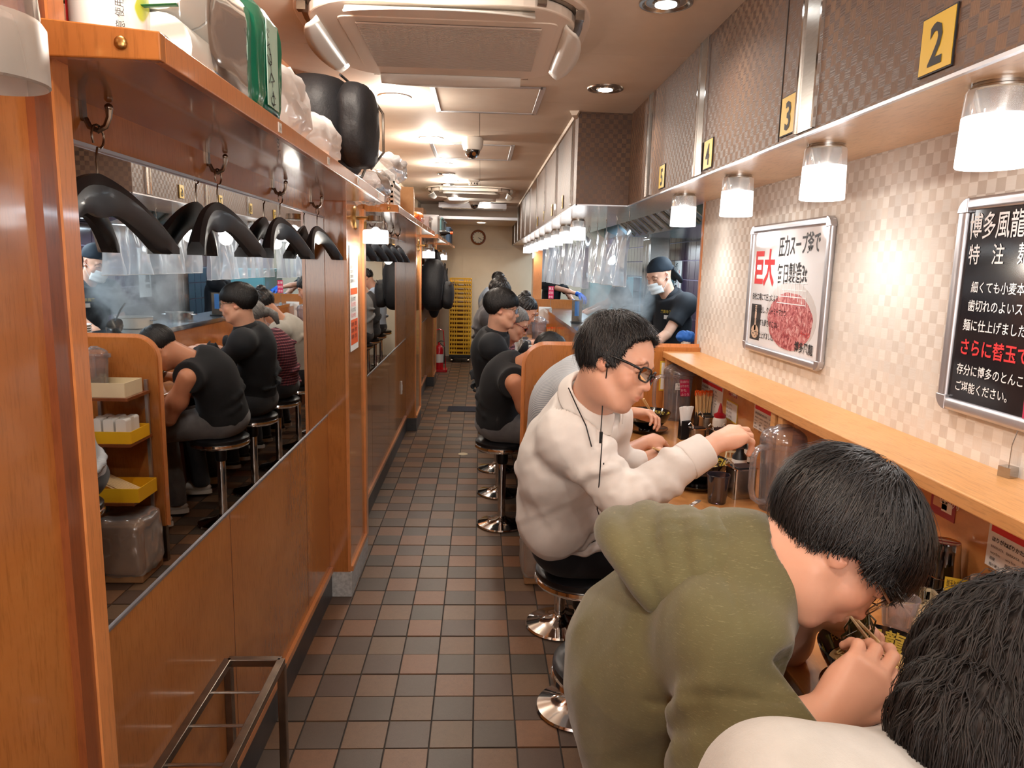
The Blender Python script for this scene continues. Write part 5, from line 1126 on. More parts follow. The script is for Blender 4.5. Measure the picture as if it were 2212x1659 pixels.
# service bench inside, boiler, pots
t = thing('cook_bench', 'stainless cooking bench behind the kitchen ledge', 'bench', (1.13, 3.95, 0)); MB().box((0, 0, 0.10), (0.14, 4.6, 0.86)).build('body', M['steel'], t); MB().box((-0.005, 0, 0.86), (0.15, 4.6, 0.89)).build('worktop', M['steel_top'], t, bevel=0.003)
def pot(x, y, r, h, label, z=1.138, m='steel'):
    t = thing('cooking_pot', label, 'pot', (x, y, z), 0, 'pots and bowls on the kitchen ledge'); MB().lathe([(0.001, 0.004), (r-0.01, 0.004), (r, 0.0), (r+0.002, h-0.004), (r+0.006, h), (r-0.002, h), (r-0.004, 0.01), (0.001, 0.008)], n=36).build('pot_wall', M[m], t, smooth=True)
    for s_ in (-1, 1): MB().tube([(s_*r, -0.02, h*0.7), (s_*(r+0.03), -0.015, h*0.72), (s_*(r+0.03), 0.015, h*0.72), (s_*r, 0.02, h*0.7)], 0.004, 6).build('pot_handle', M['chrome'], t)
    return t
pot(0.985, 5.15, 0.115, 0.075, 'wide white-rimmed pan on the kitchen ledge in the steam', m='white_plastic'); pot(0.98, 5.9, 0.10, 0.06, 'steel pan farther on the kitchen ledge')
t = thing('noodle_strainer', 'steel noodle strainer leaning in the pan', 'strainer', (0.96, 4.86, 1.145)); MB().lathe([(0.001, 0.0), (0.03, 0.002), (0.045, 0.03), (0.05, 0.06)], R=Rx(0.7), n=22).build('mesh_cup', M['dark_steel'], t, smooth=True); MB().tube([(0, -0.03, 0.06), (0, 0.05, 0.13), (0.0, 0.12, 0.17)], 0.006, 6).build('handle', M['black'], t)
for k, (y, l) in enumerate(((6.4, 'upright acrylic menu stand on the steel ledge'), (4.6, 'low clear tray on the steel ledge near the partition'))):
    t = thing('acrylic_stand', l, 'stand', (0.86, y, 1.136)); MB().box((-0.05, -0.04, 0), (0.05, 0.04, 0.012)).build('foot', M['black'], t)
    MB().box((-0.045, -0.002, 0.012), (0.045, 0.002, 0.20 if k == 0 else 0.05)).build('panel', M['dark_steel'] if k == 0 else M['glass'], t)
    if k == 0: MB().box((-0.02, -0.004, 0.06), (0.02, -0.002, 0.19)).build('print', mat('blue_print', srgb(60, 110, 170), 0.4), t)
t = thing('card_stand', 'card stand with magenta order card on the far steel ledge', 'card stand', (0.80, 8.2, 1.136)); MB().cbox((0, 0, 0.012), (0.03, 0.03, 0.024)).build('cube_base', M['steel'], t); MB().tube([(0, 0, 0.024), (0, 0, 0.13)], 0.002, 6).build('wire', M['steel'], t); card(t, (-0.03, -0.004, 0.13), (1, 0, 0), (0, 0, 1), 0.06, 0.14, ['替玉', 'ばりかた', 'かた'], M['magenta'], M['white_ink'], 'order_card')
for k in range(5):
    t = thing('serving_bowl', 'white bowl nested on the steel ledge, '+['lowest', 'second', 'third', 'fourth', 'top'][k]+' of five', 'bowl', (0.90, 4.28, 1.137+0.014*k), 0, 'white bowls nested on the steel ledge'); MB().lathe([(0.001, 0.004), (0.03, 0.003), (0.032, 0), (0.036, 0.003), (0.07, 0.035), (0.069, 0.037), (0.035, 0.007), (0.001, 0.007)], n=26).build('bowl_wall', M['white_plastic'], t, smooth=True); MB().lathe([(0.069, 0.036), (0.071, 0.037), (0.070, 0.039), (0.068, 0.037)], n=26).build('rim', M['alu'], t, smooth=True)
t = thing('paper_towel_dispenser', 'blue cloth and small bottle at the end of the wall by the kitchen', 'cloth', (1.14, 3.93, 1.139)); puffy('blue_cloth', mat('blue_cloth', srgb(30, 90, 170), 0.7), (-0.05, -0.04, 0.09), (0.05, 0.05, 0.15), t, 61, 0.012, 5, 2.4); MB().cyl((0, 0, 0), (0, 0, 0.10), 0.026).build('bottle', M['white_plastic'], t, smooth=True)
# curtains
def curtain(y0, y1, ztop, zbot, label, seedv, x=0.93, pleat=0.035):
    t = thing('vinyl_curtain', label, 'curtain', (x, 0, 0), 0, 'clear vinyl curtains above the kitchen ledge'); rr = random.Random(seedv); n = 120; m = 22; P = np.zeros((m, n, 3)); L = y1-y0; nk = max(2, int(round(L/0.42)))
    ph = [rr.random()*6.28 for _ in range(8)]; fr = [rr.uniform(0.8, 2.4)*2*pi/0.16*0.5 for _ in range(8)]
    for i in range(m):
        v = i/(m-1)
        for j in range(n):
            u = j/(n-1); y = y0+L*u; s_ = abs(math.sin(pi*u*nk)); zt = ztop-0.085*s_**0.8
            dx = sum(pleat*0.38*math.sin(fr[k]*y+ph[k]+v*0.9*math.sin(ph[k]*3+2.3*y)) for k in range(8))*(0.35+0.65*v)
            dx += 0.04*s_*math.exp(-v*3)
            P[i, j] = (dx, y+0.012*math.sin(9*v+y*14), zt+(zbot-zt)*v)
    MB().grid(P).build('vinyl_sheet', M['curtain'], t, smooth='all')
    MB().tube([(P[-1, j, 0], P[-1, j, 1], P[-1, j, 2]) for j in range(0, n, 2)], 0.003, 4).build('hem', M['whitebag'], t)
    for k in range(nk+1):
        y = y0+L*k/nk; MB().tube([(0, y, ZS), (0.004, y, ztop+0.02), (0.0, y, ztop-0.01)], 0.003, 6).build('ring_hook', M['steel'], t)
curtain(4.62, 6.3, 1.93, 1.505, 'clear vinyl curtain nearest over the kitchen ledge, widest one', 3)
curtain(6.4, 8.4, 1.93, 1.44, 'second clear vinyl curtain over the kitchen ledge', 4)
curtain(8.55, 10.1, 1.93, 1.42, 'third clear vinyl curtain, before the wood post', 5); curtain(10.7, 12.6, 1.93, 1.40, 'farthest clear vinyl curtain', 6)
t = thing('water_pipe', 'white pipe running from the hood to the purple wall', 'pipe', (0, 0, 0)); MB().tube([(1.55, 4.9, 1.93), (1.55, 4.9, 1.84), (1.57, 4.88, 1.82), (1.9, 4.6, 1.80), (2.18, 4.5, 1.79)], 0.014, 10).build('pipe_run', M['white_plastic'], t, smooth=True); MB().cyl((1.55, 4.9, 1.90), (1.55, 4.9, 1.94), 0.022).build('joint', M['white_plastic'], t)
# ------------------------------------------------------------ figures: implicit surfaces meshed with surface nets
class Vol:
    def __init__(s, lo, hi, h):
        s.lo = np.asarray(lo, float); s.h = h; n = np.ceil((np.asarray(hi)-s.lo)/h).astype(int)+1; s.n = n
        s.ax = [(s.lo[i]+h*np.arange(n[i])).astype(np.float32) for i in range(3)]; s.F = np.full(n, 0.5, np.float32)
    def sl(s, lo, hi):
        a = np.clip(np.floor((np.asarray(lo)-s.lo)/s.h).astype(int), 0, s.n); b = np.clip(np.ceil((np.asarray(hi)-s.lo)/s.h).astype(int)+1, 0, s.n)
        return tuple(slice(int(a[i]), int(b[i])) for i in range(3))
    def grid(s, q): return s.ax[0][q[0]][:, None, None], s.ax[1][q[1]][None, :, None], s.ax[2][q[2]][None, None, :]
    def put(s, fn, lo, hi, k, op='u'):
        m = max(k, 0.012)+2*s.h; q = s.sl(np.asarray(lo)-m, np.asarray(hi)+m)
        if any(c.stop <= c.start for c in q): return s
        X, Y, Z = s.grid(q); d = fn(X, Y, Z).astype(np.float32); A = s.F[q]
        if op == 'u': w = np.maximum(k-np.abs(A-d), 0)/max(k, 1e-6); s.F[q] = np.minimum(A, d)-w*w*k*0.25
        else:
            d = -d; w = np.maximum(k-np.abs(A-d), 0)/max(k, 1e-6); s.F[q] = np.maximum(A, d)+w*w*k*0.25
        return s
    def cone(s, a, b, ra, rb, k=0.02, op='u', fl=1.0, ax=None):
        """round cone a->b; fl<1 flattens along direction ax"""
        a = np.asarray(a, float); b = np.asarray(b, float); ab = b-a; L2 = max(ab@ab, 1e-9); R = max(ra, rb)
        def f(X, Y, Z):
            x, y, z = X-a[0], Y-a[1], Z-a[2]; t = np.clip((x*ab[0]+y*ab[1]+z*ab[2])/L2, 0, 1)
            dx, dy, dz = x-t*ab[0], y-t*ab[1], z-t*ab[2]; q = dx*dx+dy*dy+dz*dz
            if ax is not None: u = dx*ax[0]+dy*ax[1]+dz*ax[2]; q = q+u*u*(1/fl**2-1)
            return np.sqrt(q)-(ra+(rb-ra)*t)
        return s.put(f, np.minimum(a, b)-R, np.maximum(a, b)+R, k, op)
    def ell(s, c, r, R=None, k=0.02, op='u'):
        c = np.asarray(c, float); r = np.asarray(r, float); R = np.eye(3) if R is None else np.asarray(R)
        def f(X, Y, Z):
            x, y, z = X-c[0], Y-c[1], Z-c[2]; p = [(x*R[0, i]+y*R[1, i]+z*R[2, i]) for i in range(3)]
            k0 = np.sqrt(sum((p[i]/r[i])**2 for i in range(3))); k1 = np.sqrt(sum((p[i]/r[i]**2)**2 for i in range(3)))+1e-6
            return k0*(k0-1)/k1
        e = np.abs(R)@r; return s.put(f, c-e, c+e, k, op)
    def cut(s, p, n, k=0.004):
        """remove the side n points to"""
        n = nrm(n); X, Y, Z = s.grid((slice(None),)*3); d = (X-p[0])*n[0]+(Y-p[1])*n[1]+(Z-p[2])*n[2]
        w = np.maximum(k-np.abs(s.F-d), 0)/k; s.F = np.maximum(s.F, d)+w*w*k*0.25; return s
    def cutn(s, p, n, rad, k=0.006):
        n = nrm(n); X, Y, Z = s.grid((slice(None),)*3); d = (X-p[0])*n[0]+(Y-p[1])*n[1]+(Z-p[2])*n[2]
        near = (X-p[0])**2+(Y-p[1])**2+(Z-p[2])**2 < rad**2; w = np.maximum(k-np.abs(s.F-d), 0)/k; s.F = np.where(near, np.maximum(s.F, d)+w*w*k*0.25, s.F); return s
    def disp(s, fn):
        X, Y, Z = s.grid((slice(None),)*3); s.F = s.F+fn(X, Y, Z).astype(np.float32)*(np.abs(s.F) < 0.06); return s
    def mesh(s):
        F = s.F; F[0], F[-1], F[:, 0], F[:, -1], F[:, :, 0], F[:, :, -1] = 1, 1, 1, 1, 1, 1
        S = F < 0; c = np.zeros(tuple(s.n-1), np.int8)
        for i in (0, 1):
            for j in (0, 1):
                for k in (0, 1): c += S[i:s.n[0]-1+i, j:s.n[1]-1+j, k:s.n[2]-1+k]
        act = (c > 0) & (c < 8); idx = -np.ones(c.shape, np.int64); I = np.argwhere(act); idx[act] = np.arange(len(I))
        P = np.zeros((len(I), 3)); W = np.zeros(len(I)); C = [(i, j, k) for i in (0, 1) for j in (0, 1) for k in (0, 1)]
        vals = {q: F[I[:, 0]+q[0], I[:, 1]+q[1], I[:, 2]+q[2]] for q in C}
        for q in C:
            for a in range(3):
                if q[a] == 0:
                    r = list(q); r[a] = 1; r = tuple(r); A, B = vals[q], vals[r]; m = (A < 0) != (B < 0)
                    t = np.where(m, A/np.where(m, A-B, 1), 0); p = np.tile(np.array(q, float), (len(I), 1)); p[:, a] = t; P[m] += p[m]; W[m] += 1
        V_ = s.lo+(I+P/np.maximum(W, 1)[:, None])*s.h; Q = []
        for a in range(3):
            b, c_ = [(1, 2), (2, 0), (0, 1)][a]; sa = [slice(None)]*3; sb = [slice(None)]*3; sa[a] = slice(0, -1); sb[a] = slice(1, None)
            m = S[tuple(sa)] != S[tuple(sb)]; E = np.argwhere(m); E = E[(E[:, b] > 0) & (E[:, c_] > 0) & (E[:, b] < s.n[b]-1) & (E[:, c_] < s.n[c_]-1)]
            def g(db, dc): e = E.copy(); e[:, b] -= db; e[:, c_] -= dc; return idx[e[:, 0], e[:, 1], e[:, 2]]
            q = np.stack([g(1, 1), g(0, 1), g(0, 0), g(1, 0)], 1); fl = ~S[E[:, 0], E[:, 1], E[:, 2]]; q[fl] = q[fl][:, ::-1]; Q.append(q)
        return V_, np.concatenate(Q)
def relax(V_, Q, it=2, lam=0.5):
    n = len(V_); a = np.concatenate([Q[:, i] for i in range(4)]+[Q[:, (i+1) % 4] for i in range(4)]); b = np.concatenate([Q[:, (i+1) % 4] for i in range(4)]+[Q[:, i] for i in range(4)])
    d = np.maximum(np.bincount(a, minlength=n), 1)[:, None]
    for _ in range(it):
        A = np.stack([np.bincount(a, V_[b, i], n) for i in range(3)], 1)/d; V_ = V_+(A-V_)*lam
    return V_
def vmesh(name, parts, m, parent, col=None, it=2):
    """parts: list of (V,Q); one smooth object; col: fn(V)->rgb base colour attribute"""
    vs, qs, n = [], [], 0
    for v, q in parts: v = relax(v, q, it); vs.append(v); qs.append(q+n); n += len(v)
    v = np.concatenate(vs); q = np.concatenate(qs)
    org = np.array(parent.location) if parent is not None else np.zeros(3)
    me = bpy.data.meshes.new(name); me.vertices.add(len(v)); me.vertices.foreach_set('co', (v-org).ravel())
    me.loops.add(len(q)*4); me.loops.foreach_set('vertex_index', q.ravel()); me.polygons.add(len(q)); me.polygons.foreach_set('loop_start', np.arange(len(q))*4)
    me.polygons.foreach_set('use_smooth', [True]*len(q)); me.update(calc_edges=True); me.materials.append(m)
    if col is not None:
        c = np.ones((len(v), 4)); c[:, :3] = col(v); at_ = me.color_attributes.new('Tone', 'FLOAT_COLOR', 'POINT'); at_.data.foreach_set('color', c.ravel())
    o = bpy.data.objects.new(name, me); COL.objects.link(o)
    if parent is not None: o.parent = parent
    return o
def skin_mat(name, base):
    m = mat(name, base, 0.42, spec=0.4, sss=0.15); t = NT(m); a = t.n('VertexColor', _layer_name='Tone').outputs[0]; v = t.co(False)
    n = t.noise(v, 60, 4, 0.6); c = t.mix(1.0, base, a, 'MULTIPLY'); c = t.mix(t.math('MULTIPLY', n, 0.22), c, (base[0]*0.72, base[1]*0.48, base[2]*0.42, 1)); t.link(c, 'Base Color')
    t.bump(t.noise(v, 500, 2), 0.06, 0.001); return m
SK = skin_mat('skin', srgb(222, 172, 146)); SK2 = skin_mat('tanned_skin', srgb(190, 132, 100))
M['hair'] = mat('black_hair', srgb(14, 13, 14), 0.42, spec=0.55); M['hair_grey'] = mat('grey_hair', srgb(128, 126, 124), 0.5)
M['hair_brown'] = mat('dark_brown_hair', srgb(18, 14, 13), 0.5, spec=0.35)
for k_, g_ in (('hair', (60, 56, 56)), ('hair_grey', (84, 82, 80)), ('hair_brown', (52, 40, 34))):
    t = NT(M[k_]); n = t.noise(t.co(False, (1, 1, 1)), 190, 4, 0.7); b0 = t.b.inputs['Base Color'].default_value[:]; t.link(t.ramp(n, [(0.42, b0), (0.66, srgb(*[min(255, int(g*0.62)) for g in g_]) if k_ != 'hair_grey' else srgb(*g_))]), 'Base Color')
def frame_from(f, u):
    f = nrm(f); u = np.asarray(u, float); u = nrm(u-f*(u@f)); r = np.cross(f, u); return np.stack([r, f, u], 1)   # columns: right, forward, up
def finger_chain(v, p, d, n, lens, rads, curls, k):
    for L, r, c in zip(lens, rads, curls):
        d = nrm(d*cos(c)-n*sin(c)); n = nrm(n-d*(n@d)); q = p+d*L; v.cone(p, q, r, r*0.93, k); p = q
    return p
def hand(v, w, d, n, side, curl=(0.5, 0.5, 0.5, 0.5), thumb=(0.5, 0.3, 0.2), sc=1.0, spread=0.06, jc=(1.0, 1.1, 0.7)):
    """w wrist, d towards the fingers, n out of the back of the hand, side=+1 thumb on cross(d,n) side"""
    d = nrm(d); n = nrm(np.asarray(n)-d*(np.asarray(n)@d)); s_ = np.cross(d, n)*side
    k = 0.006*sc
    v.cone(w, w+d*0.03*sc, 0.026*sc, 0.026*sc, 0.012, fl=0.72, ax=n)
    for i, o in enumerate((0.028, 0.0095, -0.0095, -0.028)):
        kn = w+d*(0.088-0.006*abs(i-1))*sc+s_*o*sc+n*(0.004-0.003*abs(i-1.3))*sc; v.cone(w+d*0.02*sc+s_*o*0.55*sc, kn, 0.016*sc, 0.0118*sc, 0.016*sc)
        L = [0.043, 0.047, 0.044, 0.035][i]*sc; fd = nrm(d+s_*(1.5-i)*spread)
        c = curl[i]; finger_chain(v, kn, fd, n, [L, L*0.62, L*0.5], [0.0098*sc, 0.0088*sc, 0.0078*sc], [c*jc[0], c*jc[1], c*jc[2]], 0.0045*sc)
    v.ell(w+d*0.05*sc-n*0.010*sc, (0.040*sc, 0.045*sc, 0.013*sc), np.stack([s_, d, n], 1), 0.014)
    tb = w+d*0.022*sc+s_*0.024*sc-n*0.006*sc; td = nrm(d*0.75+s_*thumb[0]-n*thumb[1]); v.ell(tb+td*0.018, (0.016, 0.026, 0.015), frame_from(td, n), 0.012)
    finger_chain(v, tb, td, -s_*0.6+n*0.2, [0.042*sc, 0.033*sc, 0.026*sc], [0.014*sc, 0.0108*sc, 0.0092*sc], [0.0, -thumb[2], -thumb[2]*0.8], 0.008)
def head_vol(v, R, c, nb, s=1.0, female=False, jaw=1.0, neckr=0.056):
    """head primitives placed with frame R (right, fwd, up) at centre c; neck to point nb"""
    L = lambda x, y, z: c+R@np.array([x, y, z])*s
    E = lambda p, r, k=0.02, Q=None, op='u': v.ell(L(*p), np.array(r)*s, R if Q is None else R@Q, k, op)
    E((0, -0.018, 0.042), (0.074, 0.093, 0.080), 0.02)
    E((0, 0.022, 0.018), (0.066, 0.066, 0.075), 0.03)
    E((0, 0.036, -0.035), (0.058*jaw, 0.052, 0.060), 0.03)
    E((0, 0.030, -0.070), (0.047*jaw, 0.046, 0.036), 0.03)
    E((0, 0.068, -0.096), (0.021, 0.016, 0.016), 0.025)
    for q in (-1, 1):
        E((q*0.043, 0.058, -0.026), (0.022, 0.022, 0.026), 0.02)
        E((q*0.032, 0.094, 0.010), (0.019, 0.014, 0.013), 0.016, op='s')
        E((q*0.031, 0.0765, 0.009), (0.0155, 0.0125, 0.0105), 0.006)
        E((q*0.030, 0.0785, 0.030), (0.024, 0.010, 0.007), 0.016)
        v.cone(L(q*0.052, -0.0, -0.055), L(q*0.03, 0.058, -0.098), 0.014*s, 0.012*s, 0.03)
    v.cone(L(0, 0.080, 0.018), L(0, 0.102, -0.022), 0.0075*s, 0.0105*s, 0.014)
    E((0, 0.103, -0.026), (0.0105, 0.010, 0.0085), 0.008)
    for q in (-1, 1): E((q*0.0125, 0.092, -0.030), (0.0075, 0.010, 0.0075), 0.006); E((q*0.007, 0.099, -0.0375), (0.0035, 0.005, 0.004), 0.003, op='s')
    E((0, 0.083, -0.053), (0.026, 0.014, 0.016), 0.016)
    E((0, 0.0925, -0.0555), (0.021, 0.0075, 0.0050), 0.004); E((0, 0.0905, -0.0655), (0.018, 0.0080, 0.0058), 0.004)
    E((0, 0.101, -0.0603), (0.022, 0.008, 0.0016), 0.002, op='s')
    for q in (-1, 1):
        T = Rz(q*-0.42)@Rx(-0.18)
        E((q*0.078, -0.006, 0.0), (0.0065, 0.0195, 0.031), 0.006, T); E((q*0.075, 0.002, -0.022), (0.006, 0.011, 0.013), 0.006, T)
        E((q*0.083, 0.002, 0.002), (0.006, 0.0105, 0.018), 0.004, T, 's')
    if nb is not None:
        nb = np.asarray(nb, float); v.cone(L(0, -0.030, -0.030), nb, neckr*0.98*s, neckr*1.08*s, 0.035); v.cone(L(0, 0.005, -0.075), nb+(L(0, 0.01, 0)-c)*1.5, neckr*0.80*s, neckr*0.9*s, 0.04)
def head_tone(R, c, s=1.0, brow=(0.16, 0.11, 0.10), stubble=0.0):
    def f(P):
        q = (P-c)@R/s; col = np.ones((len(P), 3))
        def blend(w, rgb): nonlocal col; w = np.clip(w, 0, 1)[:, None]; col = col*(1-w)+np.array(rgb)*w
        g = lambda p, r: 1.6*(1-np.sqrt((((q-np.array(p))/np.array(r))**2).sum(1)))
        for k in (-1, 1):
            blend(0.5*g((k*0.05, 0.06, -0.02), (0.03, 0.04, 0.035)), (1.0, 0.84, 0.82)); blend(0.7*g((k*0.08, 0, 0), (0.02, 0.03, 0.04)), (1.0, 0.78, 0.76))
            x = q[:, 0]*k; zz = 0.0345-1.2*(x-0.032)**2/0.02; w = (1-np.abs(q[:, 2]-zz)/0.0052)*((x > 0.012) & (x < 0.054) & (q[:, 1] > 0.045)); blend(1.6*w, brow)
            zl = 0.0045-(x-0.031)**2/0.035*1.0; w = (1-np.abs(q[:, 2]-zl)/0.0024)*((x > 0.016) & (x < 0.047) & (q[:, 1] > 0.06)); blend(1.8*w, (0.12, 0.08, 0.08))
        blend(0.5*g((0, 0.11, -0.025), (0.018, 0.02, 0.018)), (1.0, 0.82, 0.80))
        blend(1.5*g((0, 0.098, -0.0605), (0.023, 0.016, 0.0105)), (0.90, 0.60, 0.60))
        if stubble: blend(stubble*g((0, 0.07, -0.085), (0.06, 0.05, 0.045)), (0.66, 0.62, 0.62)); blend(stubble*1.4*g((0, 0.1, -0.047), (0.028, 0.02, 0.008)), (0.6, 0.55, 0.55))
        return col
    return f
def hairline(style):
    # (y, lowest z of hair) front to back in head space
    T = {'bowl': [(-0.12, -0.046), (-0.06, -0.040), (-0.03, -0.008), (0.0, 0.030), (0.03, 0.026), (0.06, 0.042), (0.085, 0.050), (0.13, 0.055)],
         'short': [(-0.12, -0.058), (-0.06, -0.058), (-0.03, -0.035), (-0.012, 0.010), (0.010, 0.000), (0.024, 0.006), (0.034, 0.070), (0.055, 0.102), (0.13, 0.125)],
         'fringe': [(-0.12, -0.058), (-0.06, -0.056), (-0.03, -0.020), (0.0, 0.010), (0.03, 0.004), (0.06, 0.024), (0.085, 0.034), (0.13, 0.036)],
         'tied': [(-0.12, -0.05), (-0.05, -0.045), (0.0, 0.012), (0.02, 0.02), (0.05, 0.05), (0.08, 0.075), (0.13, 0.09)]}[style]
    a = np.array(T); return lambda y: np.interp(y, a[:, 0], a[:, 1])
def hair(name, m, parent, R, c, style, s=1.0, vol=1.0, strands=0, seedv=1, h=0.005, messy=0.5, length=0.0, strand_r=0.0011):
    hl = hairline(style); cc = np.array([0, -0.020, 0.040]); rad = np.array([0.080, 0.1005, 0.092] if style == 'short' else [0.087, 0.107, 0.092])*(1+0.07*(vol-1)); lo, hi = c-0.2*s, c+0.2*s
    v = Vol(lo, hi, h*s); rr = np.random.RandomState(seedv); ks = rr.randn(6, 3)*np.array([150, 60, 90]); ph = rr.rand(6)*6.28
    def f(X, Y, Z):
        x, y, z = (X-c[0])/s, (Y-c[1])/s, (Z-c[2])/s; q = [x*R[0, i]+y*R[1, i]+z*R[2, i] for i in range(3)]
        p = [(q[i]-cc[i])/rad[i] for i in range(3)]; k0 = np.sqrt(p[0]**2+p[1]**2+p[2]**2); k1 = np.sqrt(sum((p[i]/rad[i])**2 for i in range(3)))+1e-6
        d = k0*(k0-1)/k1; d = np.maximum(d, -(k0*(k0-0.80)/k1)); az = np.arctan2(q[0], q[1])
        d = d+0.0022*np.sin(az*38+5*np.sin(q[2]*30))+0.0022*np.sin(az*23+2.0+q[2]*25)+0.0016*messy*sum(np.sin(ks[i, 0]*q[0]+ks[i, 1]*q[1]+ks[i, 2]*q[2]+ph[i]) for i in range(4))
        return np.maximum(d, (hl(q[1])-q[2]+0.004*np.sin(az*31))*0.8)*s
    v.put(f, lo, hi, 0.001); o = vmesh(name, [v.mesh()], m, parent, it=1)
    if strands:
        b_v, b_f, nb_ = [], [], 0; wh = nrm((0.15, -0.45, 0.9)); N = strands; seg = 9
        d0 = rr.randn(N*3, 3); d0 /= np.linalg.norm(d0, axis=1)[:, None]; pos = cc+d0*rad; ok = pos[:, 2] > hl(pos[:, 1])+0.004; d0 = d0[ok][:N]; N = len(d0)
        P = np.zeros((seg, N, 3)); u = d0.copy(); lift = 1+0.03*rr.rand(N)+0.08*messy*rr.rand(N)**3; jit = rr.randn(N, 3)*0.16*(0.3+messy)+0.30*max(0, messy-0.6)*np.stack([np.sin(d0@K_) for K_ in rr.randn(3, 3)*8], 1); flick = 0.16*messy*rr.rand(N)**2*(messy > 0.9); alive = np.ones(N)
        for i in range(seg):
            P[i] = cc+u*rad*(lift[:, None]+0.010*math.sin(i*0.8)*messy*jit[:, :1]*3+(flick*(i/seg)**2)[:, None])
            g = u-wh; g = g-u*(g*u).sum(1)[:, None]; g /= np.linalg.norm(g, axis=1)[:, None]+1e-3; g += jit+0.15*np.array([0, 0.3, -0.6]); g -= u*(g*u).sum(1)[:, None]
            posn = cc+u*rad; low = posn[:, 2] < hl(posn[:, 1])-0.004-(length+0.008)*np.clip(np.abs(jit[:, 0])/0.2, 0, 1.3); alive *= ~low
            u = u+g*0.085*alive[:, None]; u /= np.linalg.norm(u, axis=1)[:, None]
        W_s = c+(P@R.T)*s; nn = (u@R.T)
        for i in range(seg):
            t_ = W_s[min(i+1, seg-1)]-W_s[max(i-1, 0)]; sd = np.cross(t_, nn); sd /= np.linalg.norm(sd, axis=1)[:, None]+1e-9; w = strand_r*s*(1-0.75*(i/(seg-1))**2)
            b_v.append(W_s[i]+sd*w); b_v.append(W_s[i]-sd*w); b_v.append(W_s[i]+nn*w*0.9)
        VV = np.stack(b_v).reshape(seg, 3, N, 3).transpose(2, 0, 1, 3).reshape(-1, 3); base = np.arange(N)*seg*3; Q = []
        for i in range(seg-1):
            for (a, b2) in ((0, 2), (2, 1)): Q.append(np.stack([base+i*3+a, base+i*3+b2, base+(i+1)*3+b2, base+(i+1)*3+a], 1))
        tag(vmesh(name+'_strands', [(VV, np.concatenate(Q))], m, parent, it=0), kind='stuff')
    return o
def glasses(parent, R, c, s=1.0, m=None, rim=0.0016, round_=False, temple=0.0022, drop=0.0):
    m = m or M['black']; L = lambda x, y, z: c+R@np.array([x, y, z-drop])*s; org = np.array(parent.location); b = MB(); ln = MB()
    for q in (-1, 1):
        pts = []
        for a in np.linspace(0, 2*pi, 25):
            p = 2.0 if round_ else 3.6; ca, sa = cos(a), sin(a); k = (abs(ca)**p+abs(sa)**p)**(-1/p); x = q*0.034+0.026*k*ca; z = 0.004+(0.022 if round_ else 0.0175)*k*sa; pts.append(L(x, 0.103-0.012*(abs(x)/0.06)**2, z)-org)
        b.tube(pts, rim*s, 6); ln.add(np.array(pts[:-1]), [tuple(range(24))])
        b.tube([L(q*0.06, 0.093, 0.010)-org, L(q*0.074, 0.086, 0.012)-org, L(q*0.080, 0.06, 0.013)-org, L(q*0.0835, 0.0, 0.012)-org, L(q*0.083, -0.022, -0.004)-org], temple*s, 6)
    b.tube([L(-0.009, 0.104, 0.008)-org, L(0, 0.107, 0.011)-org, L(0.009, 0.104, 0.008)-org], rim*s*1.1, 6)
    fr = b.build('glasses_frame', m, parent, smooth='all'); ln.build('lenses', M['glass'], fr)
def folds(seedv, amp, f0=26, dirs=None, n=5):
    rr = np.random.RandomState(seedv); K = rr.randn(n, 3) if dirs is None else np.asarray(dirs, float)+rr.randn(n, 3)*0.35; K = K/np.linalg.norm(K, axis=1)[:, None]*f0*(0.6+0.8*rr.rand(n, 1)); W2 = rr.randn(n, 3)*9; ph = rr.rand(n, 2)*6.28
    def f(X, Y, Z):
        r = 0
        for i in range(n):
            wv = np.sin(W2[i, 0]*X+W2[i, 1]*Y+W2[i, 2]*Z+ph[i, 1]); r = r+np.abs(np.sin(0.5*(K[i, 0]*X+K[i, 1]*Y+K[i, 2]*Z)+ph[i, 0]+1.5*wv))*(0.55+0.45*np.roll(wv, 1, 0))
        return (r/n-0.5)*amp*2
    return f
def bbox(pts, pad): pts = np.array(pts); return pts.min(0)-pad, pts.max(0)+pad
def cloth_mat(name, c1, c2=None, fibre=600, rough=0.85, bump=0.25, sheen=0.2, scale=9):
    m = mat(name, c1, rough, sheen=sheen); t = NT(m); v = t.co(False)
    if c2: t.link(t.ramp(t.noise(v, scale, 4, 0.65), [(0.35, c1), (0.7, c2)]), 'Base Color')
    t.bump(t.noise(v, fibre, 2, 0.6), bump, 0.0015); return m
def shoe(parent, a, d, m, name='shoe'):
    a = np.asarray(a, float); d = nrm([d[0], d[1], 0]); org = np.array(parent.location); R = np.stack([np.cross(d, [0, 0, 1]), d, [0, 0, 1]], 1); b = MB()
    b.ell(a+d*0.07-np.array([0, 0, 0.035])-org, (0.042, 0.14, 0.040), 14, 10, R); b.ell(a-np.array([0, 0, 0.0])-org, (0.038, 0.055, 0.06), 12, 8, R); o = b.build(name, m, parent, smooth='all')
    MB().prism([(0.042*cos(t_)*1.02, 0.07+0.142*sin(t_)) for t_ in np.linspace(0, 2*pi, 20)[:-1]], -0.078, -0.052, 2, R, a-org).build('sole', M['white_plastic'], o)
